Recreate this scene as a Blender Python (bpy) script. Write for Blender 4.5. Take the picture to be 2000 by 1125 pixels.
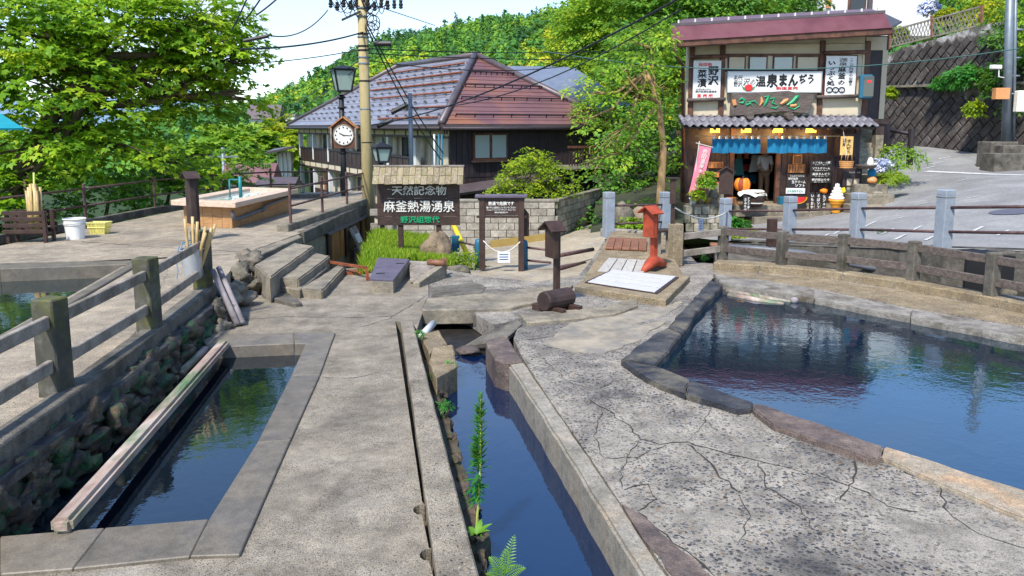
import bpy, bmesh, math, random
import numpy as np
from mathutils import Vector, Matrix, noise as _mn
for _o in list(bpy.data.objects): bpy.data.objects.remove(_o)
S = bpy.context.scene
COL = S.collection
R = math.radians
random.seed(7); RNG = np.random.default_rng(7)

# ------------------------------------------------------------------ camera
F = 1600.0; PITCH = R(8.5); HC = 2.4; CY = 248 + F*math.tan(PITCH)
cam = bpy.data.objects.new('camera', bpy.data.cameras.new('camera')); COL.objects.link(cam)
cam.location = (0, 0, HC); cam.rotation_euler = (math.pi/2 - PITCH, 0, 0)
cam.data.sensor_width = 36; cam.data.lens = F/2000*36
cam.data.shift_y = -(562.5-CY)/2000
cam.data.clip_end = 5000; cam.data.clip_start = .05
S.camera = cam
# ------------------------------------------------------------------ sky, sun, exposure
SUN_EL, SUN_AZ = R(52), R(205)          # azimuth clockwise from +Y (north)
w = bpy.data.worlds.new('World'); S.world = w; w.use_nodes = True
nt = w.node_tree; nt.nodes.clear()
out = nt.nodes.new('ShaderNodeOutputWorld'); bg = nt.nodes.new('ShaderNodeBackground'); bg.inputs[1].default_value = .15
sky = nt.nodes.new('ShaderNodeTexSky'); sky.sky_type = 'NISHITA'; sky.sun_disc = False
sky.sun_elevation = SUN_EL; sky.sun_rotation = SUN_AZ; sky.air_density = 1.0; sky.dust_density = .35; sky.ozone_density = 4.5
tc = nt.nodes.new('ShaderNodeTexCoord'); mp = nt.nodes.new('ShaderNodeMapping'); mp.inputs['Scale'].default_value = (1, 1, 2.6)
nz = nt.nodes.new('ShaderNodeTexNoise'); nz.inputs['Scale'].default_value = 2.3; nz.inputs['Detail'].default_value = 9; nz.inputs['Roughness'].default_value = .58
rp = nt.nodes.new('ShaderNodeValToRGB'); rp.color_ramp.elements[0].position = .45; rp.color_ramp.elements[1].position = .66
mx = nt.nodes.new('ShaderNodeMix'); mx.data_type = 'RGBA'; mx.inputs[7].default_value = (3.0, 3.2, 3.5, 1)
nt.links.new(tc.outputs['Generated'], mp.inputs[0]); nt.links.new(mp.outputs[0], nz.inputs['Vector'])
nt.links.new(nz.outputs[0], rp.inputs[0])
sxyz = nt.nodes.new('ShaderNodeSeparateXYZ'); nt.links.new(tc.outputs['Generated'], sxyz.inputs[0])      # cloud bank low over the hills, clear above
fall = nt.nodes.new('ShaderNodeMapRange'); fall.inputs[1].default_value = .16; fall.inputs[2].default_value = .42; fall.inputs[3].default_value = 1; fall.inputs[4].default_value = .05
nt.links.new(sxyz.outputs[2], fall.inputs[0]); cm_ = nt.nodes.new('ShaderNodeMath'); cm_.operation = 'MULTIPLY'
nt.links.new(rp.outputs[0], cm_.inputs[0]); nt.links.new(fall.outputs[0], cm_.inputs[1]); nt.links.new(cm_.outputs[0], mx.inputs[0])
nt.links.new(sky.outputs[0], mx.inputs[6]); nt.links.new(mx.outputs[2], bg.inputs[0]); nt.links.new(bg.outputs[0], out.inputs[0])
sl = bpy.data.lights.new('sun', 'SUN'); sl.energy = 3.2; sl.angle = R(4); sl.color = (1, .95, .87)
sun = bpy.data.objects.new('sun', sl); COL.objects.link(sun)
sun.rotation_euler = (math.pi/2 - SUN_EL, 0, math.pi - SUN_AZ)
S.view_settings.view_transform = 'Standard'; S.view_settings.look = 'None'
S.view_settings.exposure = 1.02; S.view_settings.gamma = 1; S.view_settings.use_curve_mapping = False
S.cycles.use_denoising = True; S.cycles.max_bounces = 5; S.cycles.transparent_max_bounces = 8
S.cycles.caustics_reflective = False; S.cycles.caustics_refractive = False

# ------------------------------------------------------------------ layout helpers: photo pixel (2000x1125) to a world point
_c, _s = math.cos(PITCH), math.sin(PITCH)
def _ray(px, py):
    yc = (CY-py)/F
    return Vector(((px-1000)/F, _c+yc*_s, -_s+yc*_c))
def Z(px, py, z=0.):
    d = _ray(px, py); return Vector((0, 0, HC)) + d*((z-HC)/d.z)
def D(px, py, Y):
    d = _ray(px, py); return Vector((0, 0, HC)) + d*(Y/d.y)
def lerp(a, b, t): return a+(b-a)*t

# ------------------------------------------------------------------ mesh builder
class MB:
    def __init__(s): s.v = []; s.f = []
    def add(s, vs, fs):
        n = len(s.v); s.v += [Vector(p) for p in vs]; s.f += [[i+n for i in f] for f in fs]; return s
    def box(s, c, d, rz=0., M=None):
        c = Vector(c); x, y, z = d[0]/2, d[1]/2, d[2]/2
        rot = M if M is not None else Matrix.Rotation(rz, 3, 'Z')
        vs = [c + rot @ Vector((sx*x, sy*y, sz*z)) for sz in (-1, 1) for sx, sy in ((-1, -1), (1, -1), (1, 1), (-1, 1))]
        return s.add(vs, [[3, 2, 1, 0], [4, 5, 6, 7], [0, 1, 5, 4], [1, 2, 6, 5], [2, 3, 7, 6], [3, 0, 4, 7]])
    def beam(s, a, b, wd, ht, up=(0, 0, 1)):
        a, b = Vector(a), Vector(b); d = (b-a); L = d.length; d.normalize()
        sd = d.cross(Vector(up)); sd = sd.normalized() if sd.length > 1e-6 else Vector((1, 0, 0))
        u = sd.cross(d)
        M = Matrix((sd, d, u)).transposed()
        return s.box((a+b)/2, (wd, L, ht), M=M)
    def prism(s, top, depth=None, z0=None):
        top = [Vector(p) for p in top]; n = len(top)
        ar = sum(top[i].x*top[(i+1) % n].y - top[(i+1) % n].x*top[i].y for i in range(n))
        if ar < 0: top.reverse()
        bot = [Vector((p.x, p.y, p.z-depth if z0 is None else z0)) for p in top]
        return s.add(top+bot, [list(range(n)), list(range(2*n-1, n-1, -1))] + [[i, n+i, n+(i+1) % n, (i+1) % n] for i in range(n)])
    def face(s, pts): return s.add(pts, [list(range(len(pts)))])
    def slabq(s, q, nrm, th):
        """thick plate: quad/polygon q extruded by th along -nrm"""
        q = [Vector(p) for p in q]; n = len(q); off = Vector(nrm).normalized()*th
        nn = sum(((q[i]-q[0]).cross(q[(i+1) % n]-q[0]) for i in range(1, n-1)), Vector((0, 0, 0)))
        if nn.dot(off) < 0: q.reverse()
        b = [p-off for p in q]
        return s.add(q+b, [list(range(n)), list(range(2*n-1, n-1, -1))] + [[i, n+i, n+(i+1) % n, (i+1) % n] for i in range(n)])
    def tube(s, path, r, n=8, cap=True):
        path = [Vector(p) for p in path]; m = len(path)
        rs = list(r) if hasattr(r, '__len__') else [r]*m
        vs, fs = [], []; prev = None
        for i, p in enumerate(path):
            t = (path[min(i+1, m-1)]-path[max(i-1, 0)]).normalized()
            if prev is None:
                a = Vector((0, 0, 1)) if abs(t.z) < .9 else Vector((1, 0, 0)); u = t.cross(a).normalized()
            else:
                u = (prev - t*prev.dot(t)); u = u.normalized() if u.length > 1e-6 else t.orthogonal().normalized()
            prev = u; v = t.cross(u)
            for k in range(n):
                a = 2*math.pi*k/n; vs.append(p + (u*math.cos(a)+v*math.sin(a))*rs[i])
        for i in range(m-1):
            for k in range(n):
                k2 = (k+1) % n; fs.append([i*n+k, i*n+k2, (i+1)*n+k2, (i+1)*n+k])
        if cap: fs += [list(range(n-1, -1, -1)), [(m-1)*n+k for k in range(n)]]
        return s.add(vs, fs)
    def lathe(s, c, prof, n=16, axis=(0, 0, 1)):
        c = Vector(c); ax = Vector(axis).normalized()
        return s.tube([c+ax*z for r, z in prof], [max(r, .0005) for r, z in prof], n)
    def blob(s, c, r, seed=0, sub=2, amp=.25, flat=1., fr=1.6):
        bm = bmesh.new(); bmesh.ops.create_icosphere(bm, subdivisions=sub, radius=1)
        rr = random.Random(seed); off = Vector((rr.uniform(-50, 50), rr.uniform(-50, 50), rr.uniform(-50, 50))); vs = []
        r = Vector(r) if hasattr(r, '__len__') else Vector((r, r, r))
        for v in bm.verts:
            p = v.co; k = 1+amp*(1.5*_mn.noise(p*.9+off)+.7*_mn.noise(p*2.3+off))-.35*amp*abs(_mn.noise(p*1.4-off))*2
            vs.append(Vector(c)+Vector((p.x*r.x*k, p.y*r.y*k, p.z*r.z*k*flat)))
        fs = [[v.index for v in f.verts] for f in bm.faces]; bm.free()
        return s.add(vs, fs)

WL = {}
def worldloc(o): return WL.get(o.name, Vector((0, 0, 0)))
def setp(o, label=None, cat=None, group=None, kind=None):
    if label: o['label'] = label
    if cat: o['category'] = cat
    if group: o['group'] = group
    if kind: o['kind'] = kind
    return o
def thing(name, loc, label, cat, group=None):
    o = bpy.data.objects.new(name, None); o.empty_display_size = .1; COL.objects.link(o)
    o.location = loc; WL[o.name] = Vector(loc)
    return setp(o, label, cat, group)
def obj(name, mb, m, parent=None, label=None, cat=None, group=None, kind=None, bevel=0, smooth=False, org=None, segs=1):
    """one mesh object; mb verts are world coordinates"""
    vs = mb.v
    if org is None:
        lo = Vector((min(p.x for p in vs), min(p.y for p in vs), min(p.z for p in vs))); hi = Vector((max(p.x for p in vs), max(p.y for p in vs), max(p.z for p in vs)))
        org = Vector(((lo.x+hi.x)/2, (lo.y+hi.y)/2, lo.z))
    me = bpy.data.meshes.new(name); me.from_pydata([p-org for p in vs], [], mb.f)
    if bevel:
        bm = bmesh.new(); bm.from_mesh(me)
        bmesh.ops.bevel(bm, geom=[e for e in bm.edges if len(e.link_faces) == 2 and e.calc_face_angle(0) > .5], offset=bevel, segments=segs, affect='EDGES', clamp_overlap=True)
        bm.to_mesh(me); bm.free()
    if smooth: me.polygons.foreach_set('use_smooth', [True]*len(me.polygons))
    me.materials.append(MT[m] if isinstance(m, str) else m); me.update()
    o = bpy.data.objects.new(name, me); COL.objects.link(o)
    if parent:
        o.parent = parent; o.location = org - worldloc(parent)
    else: o.location = org
    WL[o.name] = Vector(org)
    return setp(o, label, cat, group, kind)
def inst(src, name, loc, parent, rot=None, scale=None):
    """another piece sharing the mesh of src, at world loc"""
    o = bpy.data.objects.new(name, src.data); COL.objects.link(o)
    o.location = Vector(loc)-(worldloc(parent) if parent else Vector((0, 0, 0)))
    if parent: o.parent = parent
    if rot is not None: o.rotation_euler = rot
    if scale is not None: o.scale = scale
    WL[o.name] = Vector(loc); return o
def npmesh(name, v, f, m, attr=None, smooth=False):
    """fast mesh: v (n,3), f (m,k) arrays; attr = per-face-corner-free vertex float"""
    me = bpy.data.meshes.new(name); n, k = len(f), f.shape[1]
    me.vertices.add(len(v)); me.vertices.foreach_set('co', np.ascontiguousarray(v, dtype=np.float32).ravel())
    me.loops.add(n*k); me.loops.foreach_set('vertex_index', np.ascontiguousarray(f, dtype=np.int32).ravel())
    me.polygons.add(n); me.polygons.foreach_set('loop_start', np.arange(0, n*k, k, dtype=np.int32)); me.polygons.foreach_set('loop_total', np.full(n, k, dtype=np.int32))
    if smooth: me.polygons.foreach_set('use_smooth', np.ones(n, dtype=bool))
    if attr is not None:
        a = me.attributes.new('tint', 'FLOAT', 'POINT'); a.data.foreach_set('value', np.ascontiguousarray(attr, dtype=np.float32))
    me.materials.append(MT[m]); me.update(calc_edges=True); return me

# ------------------------------------------------------------------ procedural materials
MT = {}
def nodes(name):
    m = bpy.data.materials.new(name); m.use_nodes = True; MT[name] = m
    t = m.node_tree; t.nodes.clear()
    o = t.nodes.new('ShaderNodeOutputMaterial'); b = t.nodes.new('ShaderNodeBsdfPrincipled')
    t.links.new(b.outputs[0], o.inputs[0]); return m, t, b, o
def N(t, k, **kw):
    n = t.nodes.new(k)
    for a, v in kw.items(): setattr(n, a, v)
    return n
def coords(t, stretch=(1, 1, 1), rnd=True, world=False):
    if world:
        g = N(t, 'ShaderNodeNewGeometry'); src = g.outputs['Position']
    else:
        src = N(t, 'ShaderNodeTexCoord').outputs['Object']
    if rnd:
        oi = N(t, 'ShaderNodeObjectInfo'); mu = N(t, 'ShaderNodeMath', operation='MULTIPLY'); mu.inputs[1].default_value = 37.
        t.links.new(oi.outputs['Random'], mu.inputs[0])
        va = N(t, 'ShaderNodeVectorMath', operation='ADD'); t.links.new(src, va.inputs[0]); t.links.new(mu.outputs[0], va.inputs[1]); src = va.outputs[0]
    mp = N(t, 'ShaderNodeMapping'); mp.inputs['Scale'].default_value = stretch; t.links.new(src, mp.inputs[0])
    return mp.outputs[0]
def noise(t, vec, sc, det=5, ro=.6, dist=0.):
    n = N(t, 'ShaderNodeTexNoise'); n.inputs['Scale'].default_value = sc; n.inputs['Detail'].default_value = det; n.inputs['Roughness'].default_value = ro; n.inputs['Distortion'].default_value = dist
    t.links.new(vec, n.inputs['Vector']); return n.outputs[0]
def ramp(t, val, stops, interp='LINEAR'):
    r = N(t, 'ShaderNodeValToRGB'); cr = r.color_ramp; cr.interpolation = interp
    while len(cr.elements) < len(stops): cr.elements.new(.5)
    for e, (p, c) in zip(cr.elements, stops):
        e.position = p; e.color = (*c, 1) if hasattr(c, '__len__') else (c, c, c, 1)
    t.links.new(val, r.inputs[0]); return r.outputs[0]
def mix(t, fac, a, b, mode='MIX'):
    m = N(t, 'ShaderNodeMix', data_type='RGBA', blend_type=mode)
    for i, x in ((0, fac), (6, a), (7, b)):
        if hasattr(x, 'is_output'): t.links.new(x, m.inputs[i])
        elif i == 0: m.inputs[0].default_value = x
        else: m.inputs[i].default_value = (*x, 1)
    return m.outputs[2]
def bump(t, b, h, strength=.4, dist=.01):
    n = N(t, 'ShaderNodeBump'); n.inputs['Strength'].default_value = strength; n.inputs['Distance'].default_value = dist
    t.links.new(h, n.inputs['Height']); t.links.new(n.outputs[0], b.inputs['Normal']); return n
def mat(name, cols, scale=4., rough=.8, bs=40., bst=.4, bd=.008, stretch=(1, 1, 1), metal=0., spec=.4, det=6, dirt=None, rnd=True, world=False, tint=0., grain=0.):
    m, t, b, o = nodes(name); v = coords(t, stretch, rnd, world)
    n = len(cols); stops = [(lerp(.3, .7, i/max(1, n-1)), c) for i, c in enumerate(cols)] if not isinstance(cols[0][0], tuple) and n > 1 else cols
    col = ramp(t, noise(t, v, scale, det), stops)
    if dirt:
        dc, amt, ds = dirt
        k = ramp(t, noise(t, v, ds, 4, .65, .3), [(.48, 0.), (.66, amt)]); col = mix(t, k, col, dc)
    if grain:
        col = mix(t, grain, col, ramp(t, noise(t, v, 110., 4, .75), [(.34, (.2, .19, .18)), (.5, (.85, .85, .85)), (.68, (1.45, 1.42, 1.36))]), 'MULTIPLY'); col = mix(t, grain*.7, col, ramp(t, noise(t, v, 13., 6, .7, .4), [(.36, (.35, .34, .33)), (.6, (1.15, 1.13, 1.1))]), 'MULTIPLY')
    if tint:
        oi = N(t, 'ShaderNodeObjectInfo'); k = ramp(t, oi.outputs['Random'], [(0, 1-tint), (1, 1+tint*.6)]); col = mix(t, 1., col, k, 'MULTIPLY')
    t.links.new(col, b.inputs['Base Color'])
    b.inputs['Roughness'].default_value = rough; b.inputs['Metallic'].default_value = metal; b.inputs['Specular IOR Level'].default_value = spec
    if bst: bump(t, b, noise(t, v, bs, 5, .6), bst, bd)
    return m
def pebble(name, matrix, stones, psc=38., cover=.6, patch=None, fine=2.6, msc=2., bd=.006, soft=.12):
    """washed-out concrete: two sizes of uneven stones set in a worn matrix"""
    m, t, b, o = nodes(name); v = coords(t, rnd=False, world=True)
    dn = N(t, 'ShaderNodeTexNoise'); dn.inputs['Scale'].default_value = psc*.8; dn.inputs['Detail'].default_value = 3; t.links.new(v, dn.inputs['Vector'])
    ds = N(t, 'ShaderNodeVectorMath', operation='SCALE'); ds.inputs['Scale'].default_value = .9/psc; t.links.new(dn.outputs['Color'], ds.inputs[0])
    dv = N(t, 'ShaderNodeVectorMath', operation='ADD'); t.links.new(v, dv.inputs[0]); t.links.new(ds.outputs[0], dv.inputs[1])
    col = ramp(t, noise(t, v, msc, 8, .68), [(lerp(.3, .7, i/(len(matrix)-1)), c) for i, c in enumerate(matrix)])
    col = mix(t, .8, col, ramp(t, noise(t, v, 120., 4, .8), [(.34, (.14, .135, .13)), (.5, (.85, .84, .82)), (.68, (1.6, 1.56, 1.48))]), 'MULTIPLY'); col = mix(t, .6, col, ramp(t, noise(t, v, 5., 8, .75, .3), [(.34, (.38, .37, .36)), (.62, (1.2, 1.18, 1.15))]), 'MULTIPLY')
    wear = ramp(t, noise(t, v, .8, 7, .72, .5), [(.36, .25), (.52, 1.)]); hs = []
    for sc, cv_ in ((psc*fine, min(1., cover*1.2)), (psc, cover*.8)):
        vo = N(t, 'ShaderNodeTexVoronoi'); vo.inputs['Scale'].default_value = sc; t.links.new(dv.outputs[0], vo.inputs['Vector'])
        sep = N(t, 'ShaderNodeSeparateColor'); t.links.new(vo.outputs['Color'], sep.inputs[0])
        scol = ramp(t, sep.outputs[1], [(i/len(stones), c) for i, c in enumerate(stones)], 'CONSTANT')
        size = N(t, 'ShaderNodeMapRange'); size.inputs[3].default_value = .18; size.inputs[4].default_value = .55; t.links.new(sep.outputs[2], size.inputs[0])
        df = N(t, 'ShaderNodeMath', operation='SUBTRACT'); t.links.new(size.outputs[0], df.inputs[0]); t.links.new(vo.outputs['Distance'], df.inputs[1])
        sm = N(t, 'ShaderNodeMapRange'); sm.inputs[1].default_value = 0; sm.inputs[2].default_value = soft; t.links.new(df.outputs[0], sm.inputs[0])
        cv = N(t, 'ShaderNodeMath', operation='LESS_THAN'); t.links.new(sep.outputs[0], cv.inputs[0]); cv.inputs[1].default_value = cv_
        mk = N(t, 'ShaderNodeMath', operation='MULTIPLY'); t.links.new(sm.outputs[0], mk.inputs[0]); t.links.new(cv.outputs[0], mk.inputs[1])
        m2 = N(t, 'ShaderNodeMath', operation='MULTIPLY'); t.links.new(mk.outputs[0], m2.inputs[0]); t.links.new(wear, m2.inputs[1])
        col = mix(t, m2.outputs[0], col, scol); hs.append(m2.outputs[0])
    if patch:
        for pc, sc, lo, hi, amt in patch:
            k = ramp(t, noise(t, v, sc, 8, .68, .6), [(lo, 0.), (hi, amt)]); col = mix(t, k, col, pc)
    h = N(t, 'ShaderNodeMath', operation='ADD'); t.links.new(hs[0], h.inputs[0]); t.links.new(hs[1], h.inputs[1])
    h2 = N(t, 'ShaderNodeMath', operation='MULTIPLY_ADD'); t.links.new(h.outputs[0], h2.inputs[0]); h2.inputs[1].default_value = .45; t.links.new(noise(t, v, 14., 7, .72), h2.inputs[2])
    t.links.new(col, b.inputs['Base Color']); b.inputs['Roughness'].default_value = .85; b.inputs['Specular IOR Level'].default_value = .25
    bump(t, b, h2.outputs[0], .9, bd); return m
def water(name, col, scale=5., bst=.12, stretch=(1, 1, 1), ior=1.5, rot=0):
    m, t, b, o = nodes(name); v = coords(t, stretch, False, True)
    b.inputs['Base Color'].default_value = (*col, 1); b.inputs['Roughness'].default_value = .03; b.inputs['IOR'].default_value = ior; b.inputs['Specular Tint'].default_value = (.62, .86, 1, 1)
    a = noise(t, v, scale, 3, .5, .6); c = noise(t, v, scale*5, 2, .5)
    ad = N(t, 'ShaderNodeMath', operation='MULTIPLY_ADD'); t.links.new(c, ad.inputs[0]); ad.inputs[1].default_value = .3; t.links.new(a, ad.inputs[2])
    bump(t, b, ad.outputs[0], bst, .04); return m
def leaf(name, stops, tr=.45, rough=.5):
    m, t, b, o = nodes(name)
    at = N(t, 'ShaderNodeAttribute', attribute_name='tint')
    col = ramp(t, at.outputs['Fac'], stops)
    t.links.new(col, b.inputs['Base Color']); b.inputs['Roughness'].default_value = rough; b.inputs['Specular IOR Level'].default_value = .3
    tb = N(t, 'ShaderNodeBsdfTranslucent'); t.links.new(mix(t, .5, col, (.35, .5, .04)), tb.inputs[0])
    ms = N(t, 'ShaderNodeMixShader'); ms.inputs[0].default_value = tr
    t.links.new(b.outputs[0], ms.inputs[1]); t.links.new(tb.outputs[0], ms.inputs[2]); t.links.new(ms.outputs[0], o.inputs[0]); return m
def emit(name, col, st):
    m, t, b, o = nodes(name); b.inputs['Base Color'].default_value = (*col, 1); b.inputs['Emission Color'].default_value = (*col, 1); b.inputs['Emission Strength'].default_value = st; return m
def flat(name, c, rough=.6, metal=0., spec=.4): return mat(name, [tuple(x*.88 for x in c), tuple(min(1, x*1.08) for x in c)], 6, rough, 60, .08, .003, metal=metal, spec=spec)
def glass(name, c, rough=.08):
    m, t, b, o = nodes(name); b.inputs['Base Color'].default_value = (*c, 1); b.inputs['Roughness'].default_value = rough; b.inputs['IOR'].default_value = 1.6; b.inputs['Specular IOR Level'].default_value = .8; return m

pebble('walk', [(0.170, 0.150, 0.116), (0.289, 0.254, 0.200), (0.380, 0.338, 0.272)], [(.09, .075, .058), (.2, .155, .105), (.3, .275, .235), (.05, .047, .045), (.24, .18, .115), (.13, .12, .115)], 60., .75, [((.06, .054, .047), .6, .52, .74, .75), ((.34, .31, .26), .8, .56, .72, .5)], 2.2, bd=.004)
pebble('pebbled', [(0.193, 0.177, 0.154), (0.315, 0.288, 0.249), (0.406, 0.369, 0.315)], [(.03, .032, .038), (.055, .052, .05), (.07, .078, .095), (.19, .13, .075), (.10, .09, .075), (.04, .04, .044), (.13, .12, .11)], 23., 1., [((.36, .30, .21), .4, .58, .72, .5), ((.035, .035, .038), .8, .5, .68, .85), ((.5, .47, .41), 1.1, .6, .72, .5)], 2.1)
pebble('gravelly', [(0.180, 0.140, 0.087), (0.300, 0.235, 0.144), (0.372, 0.308, 0.207)], [(.09, .07, .045), (.27, .21, .135), (.33, .3, .25), (.06, .055, .05), (.21, .155, .1)], 48., .8, [((.12, .105, .09), .7, .5, .72, .55)], 2.2, bd=.005)
pebble('deckc', [(0.248, 0.212, 0.166), (0.379, 0.321, 0.245), (0.476, 0.400, 0.296)], [(.12, .1, .08), (.26, .22, .16), (.32, .3, .26), (.08, .074, .068)], 75., .7, [((.22, .145, .085), .5, .54, .72, .55), ((.09, .083, .076), .9, .52, .74, .55)], 2., bd=.003)
mat('concrete', [(0.158, 0.138, 0.101), (0.263, 0.227, 0.165), (0.348, 0.295, 0.220)], 3, .85, 70, .5, .006, dirt=((.12, .11, .10), .7, 1.6), grain=0.65)
mat('conc_dark', [(0.083, 0.075, 0.064), (0.150, 0.135, 0.112), (0.203, 0.180, 0.143)], 3.5, .9, 60, .8, .012, dirt=((.05, .045, .03), .8, 2.), grain=0.65)
mat('conc_pale', [(0.211, 0.192, 0.152), (0.283, 0.256, 0.207), (0.343, 0.314, 0.261)], 3, .8, 50, .4, .005, dirt=((.35, .28, .2), .6, 2.5), grain=0.65)
mat('coping', [(0.119, 0.103, 0.079), (0.167, 0.143, 0.109), (0.206, 0.174, 0.135)], 5, .55, 120, .25, .003, dirt=((.13, .12, .11), .6, 1.7), tint=.12, grain=0.45)
mat('rim_dark', [(0.019, 0.020, 0.025), (0.041, 0.043, 0.050), (0.083, 0.080, 0.077)], 3.2, .6, 26, .8, .018, dirt=((.22, .19, .13), .6, 2.6), grain=0.65)
mat('rim_brown', [(.10, .075, .065), (.17, .125, .105), (.24, .19, .15)], 3.5, .7, 26, .8, .018, dirt=((.06, .05, .05), .7, 2.2), grain=0.65)
mat('rim_pale', [(.255, .204, .140), (.340, .281, .204), (.391, .348, .281)], 2.5, .8, 30, .6, .012, dirt=((.55, .33, .17), .6, 3.), grain=0.65)
mat('rim_far', [(0.153, 0.140, 0.122), (0.279, 0.253, 0.217), (0.378, 0.352, 0.307)], 3, .8, 25, .8, .018, dirt=((.1, .08, .05), .8, 2.3), grain=0.65)
def mossrock():
    m, t, b, o = nodes('moss_rock'); v = coords(t)
    r = ramp(t, noise(t, v, 9, 8, .7), [(.3, (.012, .011, .011)), (.48, (.05, .04, .032)), (.6, (.13, .085, .045)), (.74, (.2, .18, .16))])
    g = ramp(t, noise(t, v, 22, 5), [(.35, (.003, .04, .010)), (.55, (.006, .10, .022)), (.72, (.015, .2, .07))])
    k = ramp(t, noise(t, v, 5, 7, .7), [(.49, 0.), (.58, .85)])
    t.links.new(mix(t, k, r, g), b.inputs['Base Color']); b.inputs['Roughness'].default_value = .55
    bump(t, b, noise(t, v, 20, 8, .7), 1., .04)
mossrock()
mat('rock', [(.06, .055, .05), (.2, .17, .13), (.33, .28, .22)], 4, .85, 14, 1., .04, dirt=((.05, .06, .03), .6, 2.), grain=0.65)
mat('boulder', [(.160, .112, .064), (.264, .192, .120), (.304, .248, .184)], 3, .85, 14, .8, .03, dirt=((.1, .09, .07), .6, 2.), grain=0.65)
def posts():
    m, t, b, o = nodes('mossy_post'); v = coords(t); 
    g = N(t, 'ShaderNodeTexCoord'); sp = N(t, 'ShaderNodeSeparateXYZ'); t.links.new(g.outputs['Object'], sp.inputs[0])
    base = ramp(t, noise(t, v, 7, 6), [(.3, (.03, .03, .022)), (.55, (.065, .062, .048)), (.75, (.15, .145, .13))])
    ms = ramp(t, noise(t, v, 11, 4), [(.3, (.035, .04, .008)), (.7, (.11, .115, .018))])
    k = ramp(t, noise(t, v, 3.4, 5), [(.46, 0.), (.64, .85)])
    t.links.new(mix(t, k, base, ms), b.inputs['Base Color']); b.inputs['Roughness'].default_value = .85
    bump(t, b, noise(t, v, 70, 4), .5, .006)
posts()
WD = dict(stretch=(1, 1, 1))
mat('wood_grey', [(0.144, 0.117, 0.099), (0.270, 0.233, 0.197), (0.360, 0.315, 0.261)], 5, .8, 40, .5, .006, dirt=((.1, .09, .05), .5, 3.), grain=0.45)
mat('wood_brown', [(0.028, 0.014, 0.010), (0.046, 0.024, 0.017), (0.062, 0.034, 0.025)], 7, .55, 50, .3, .004, tint=.12)
mat('wood_dark', [(.018, .011, .010), (.04, .024, .02), (.06, .036, .03)], 5, .6, 40, .4, .005, tint=.15)
mat('wood_black', [(.012, .010, .012), (.028, .02, .024), (.045, .03, .032)], 3, .55, 40, .3, .005, stretch=(6, 6, .7), tint=.25)
mat('wood_red', [(.12, .045, .025), (.2, .085, .045), (.27, .13, .075)], 4, .6, 30, .4, .006, stretch=(1, 5, 5))
mat('wood_orange', [(.26, .09, .02), (.42, .17, .045), (.5, .23, .07)], 4, .6, 30, .3, .004, stretch=(7, 7, .8), dirt=((.06, .035, .02), .9, 1.3))
mat('tub_wood', [(.289, .145, .055), (.391, .212, .089), (.442, .255, .119)], 4, .55, 40, .15, .003, stretch=(.6, .6, 5))
mat('tub_rim', [(.442, .306, .212), (.544, .408, .306), (.595, .476, .383)], 3, .6, 40, .15, .003, stretch=(5, .6, 5))
mat('log_wet', [(.2, .13, .10), (.36, .27, .22), (.52, .44, .38)], 7, .7, 30, .9, .014, stretch=(1, .25, 1), dirt=((.02, .13, .03), .85, 4.))
mat('pole_wood', [(.13, .11, .11), (.24, .21, .21), (.31, .28, .28)], 4, .8, 40, .5, .006)
mat('bamboo', [(.357, .230, .085), (.493, .340, .145), (.544, .408, .204)], 6, .5, 30, .15, .003, tint=.25)
mat('bamboo_green', [(.3, .36, .06), (.45, .5, .12)], 6, .5, 30, .1, .003)
mat('lid_white', [(.377, .369, .385), (.467, .459, .476), (.525, .517, .525)], 6, .7, 60, .3, .004, stretch=(.7, 6, 3), dirt=((.45, .42, .4), .5, 2.))
mat('lid_grey', [(.270, .247, .217), (.360, .338, .300), (.405, .383, .352)], 6, .8, 60, .4, .005, stretch=(6, .8, 3), tint=.15)
mat('lid_purple', [(0.068, 0.056, 0.080), (0.096, 0.080, 0.112), (0.120, 0.104, 0.136)], 4, .45, 40, .2, .003, tint=.1)
mat('rail_iron', [(.055, .03, .028), (.10, .055, .05), (.15, .085, .07)], 8, .5, 60, .3, .003, metal=.2)
mat('rust', [(.09, .022, .01), (.22, .06, .02), (.3, .1, .04)], 9, .8, 50, .6, .006)
mat('grey_paint', [(.212, .242, .281), (.264, .297, .340), (.297, .327, .365)], 3, .6, 50, .25, .003, dirt=((.24, .25, .26), .5, 2.), grain=0.25)
mat('asphalt', [(0.211, 0.208, 0.204), (0.276, 0.273, 0.268), (0.343, 0.337, 0.326)], .8, .85, 90, .5, .006, rnd=False, world=True, dirt=((.2, .195, .185), .7, .5), grain=0.50)
mat('road_white', [(.32, .32, .31), (.5, .5, .49), (.58, .58, .57)], 7, .8, 60, .2, .003); flat('manhole', (.10, .10, .13), .5)
mat('path_c', [(0.272, 0.220, 0.147), (0.397, 0.332, 0.235), (0.481, 0.411, 0.303)], 1.2, .85, 60, .4, .006, rnd=False, world=True, dirt=((.28, .27, .27), .6, .9), grain=0.65)
mat('block', [(0.299, 0.265, 0.216), (0.410, 0.370, 0.304), (0.474, 0.442, 0.376)], 3, .9, 60, .5, .006, dirt=((.2, .18, .14), .6, 1.8), tint=.14, grain=0.65)
mat('block_mossy', [(0.230, 0.218, 0.149), (0.391, 0.356, 0.276), (0.517, 0.471, 0.391)], 3, .9, 60, .5, .006, dirt=((.08, .09, .04), .8, 1.2), tint=.2, grain=0.65)
mat('mortar', [(.12, .11, .09), (.17, .155, .13)], 5, .95, 40, .3, .005)
mat('ochre', [(0.252, 0.162, 0.036), (0.300, 0.216, 0.072)], 4, .9, 40, .3, .005)
mat('ret_block', [(.045, .038, .036), (.085, .07, .064), (.13, .108, .095)], 4, .9, 30, .9, .02, dirt=((.2, .19, .18), .35, 2.4), tint=.3, grain=0.65)
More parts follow.
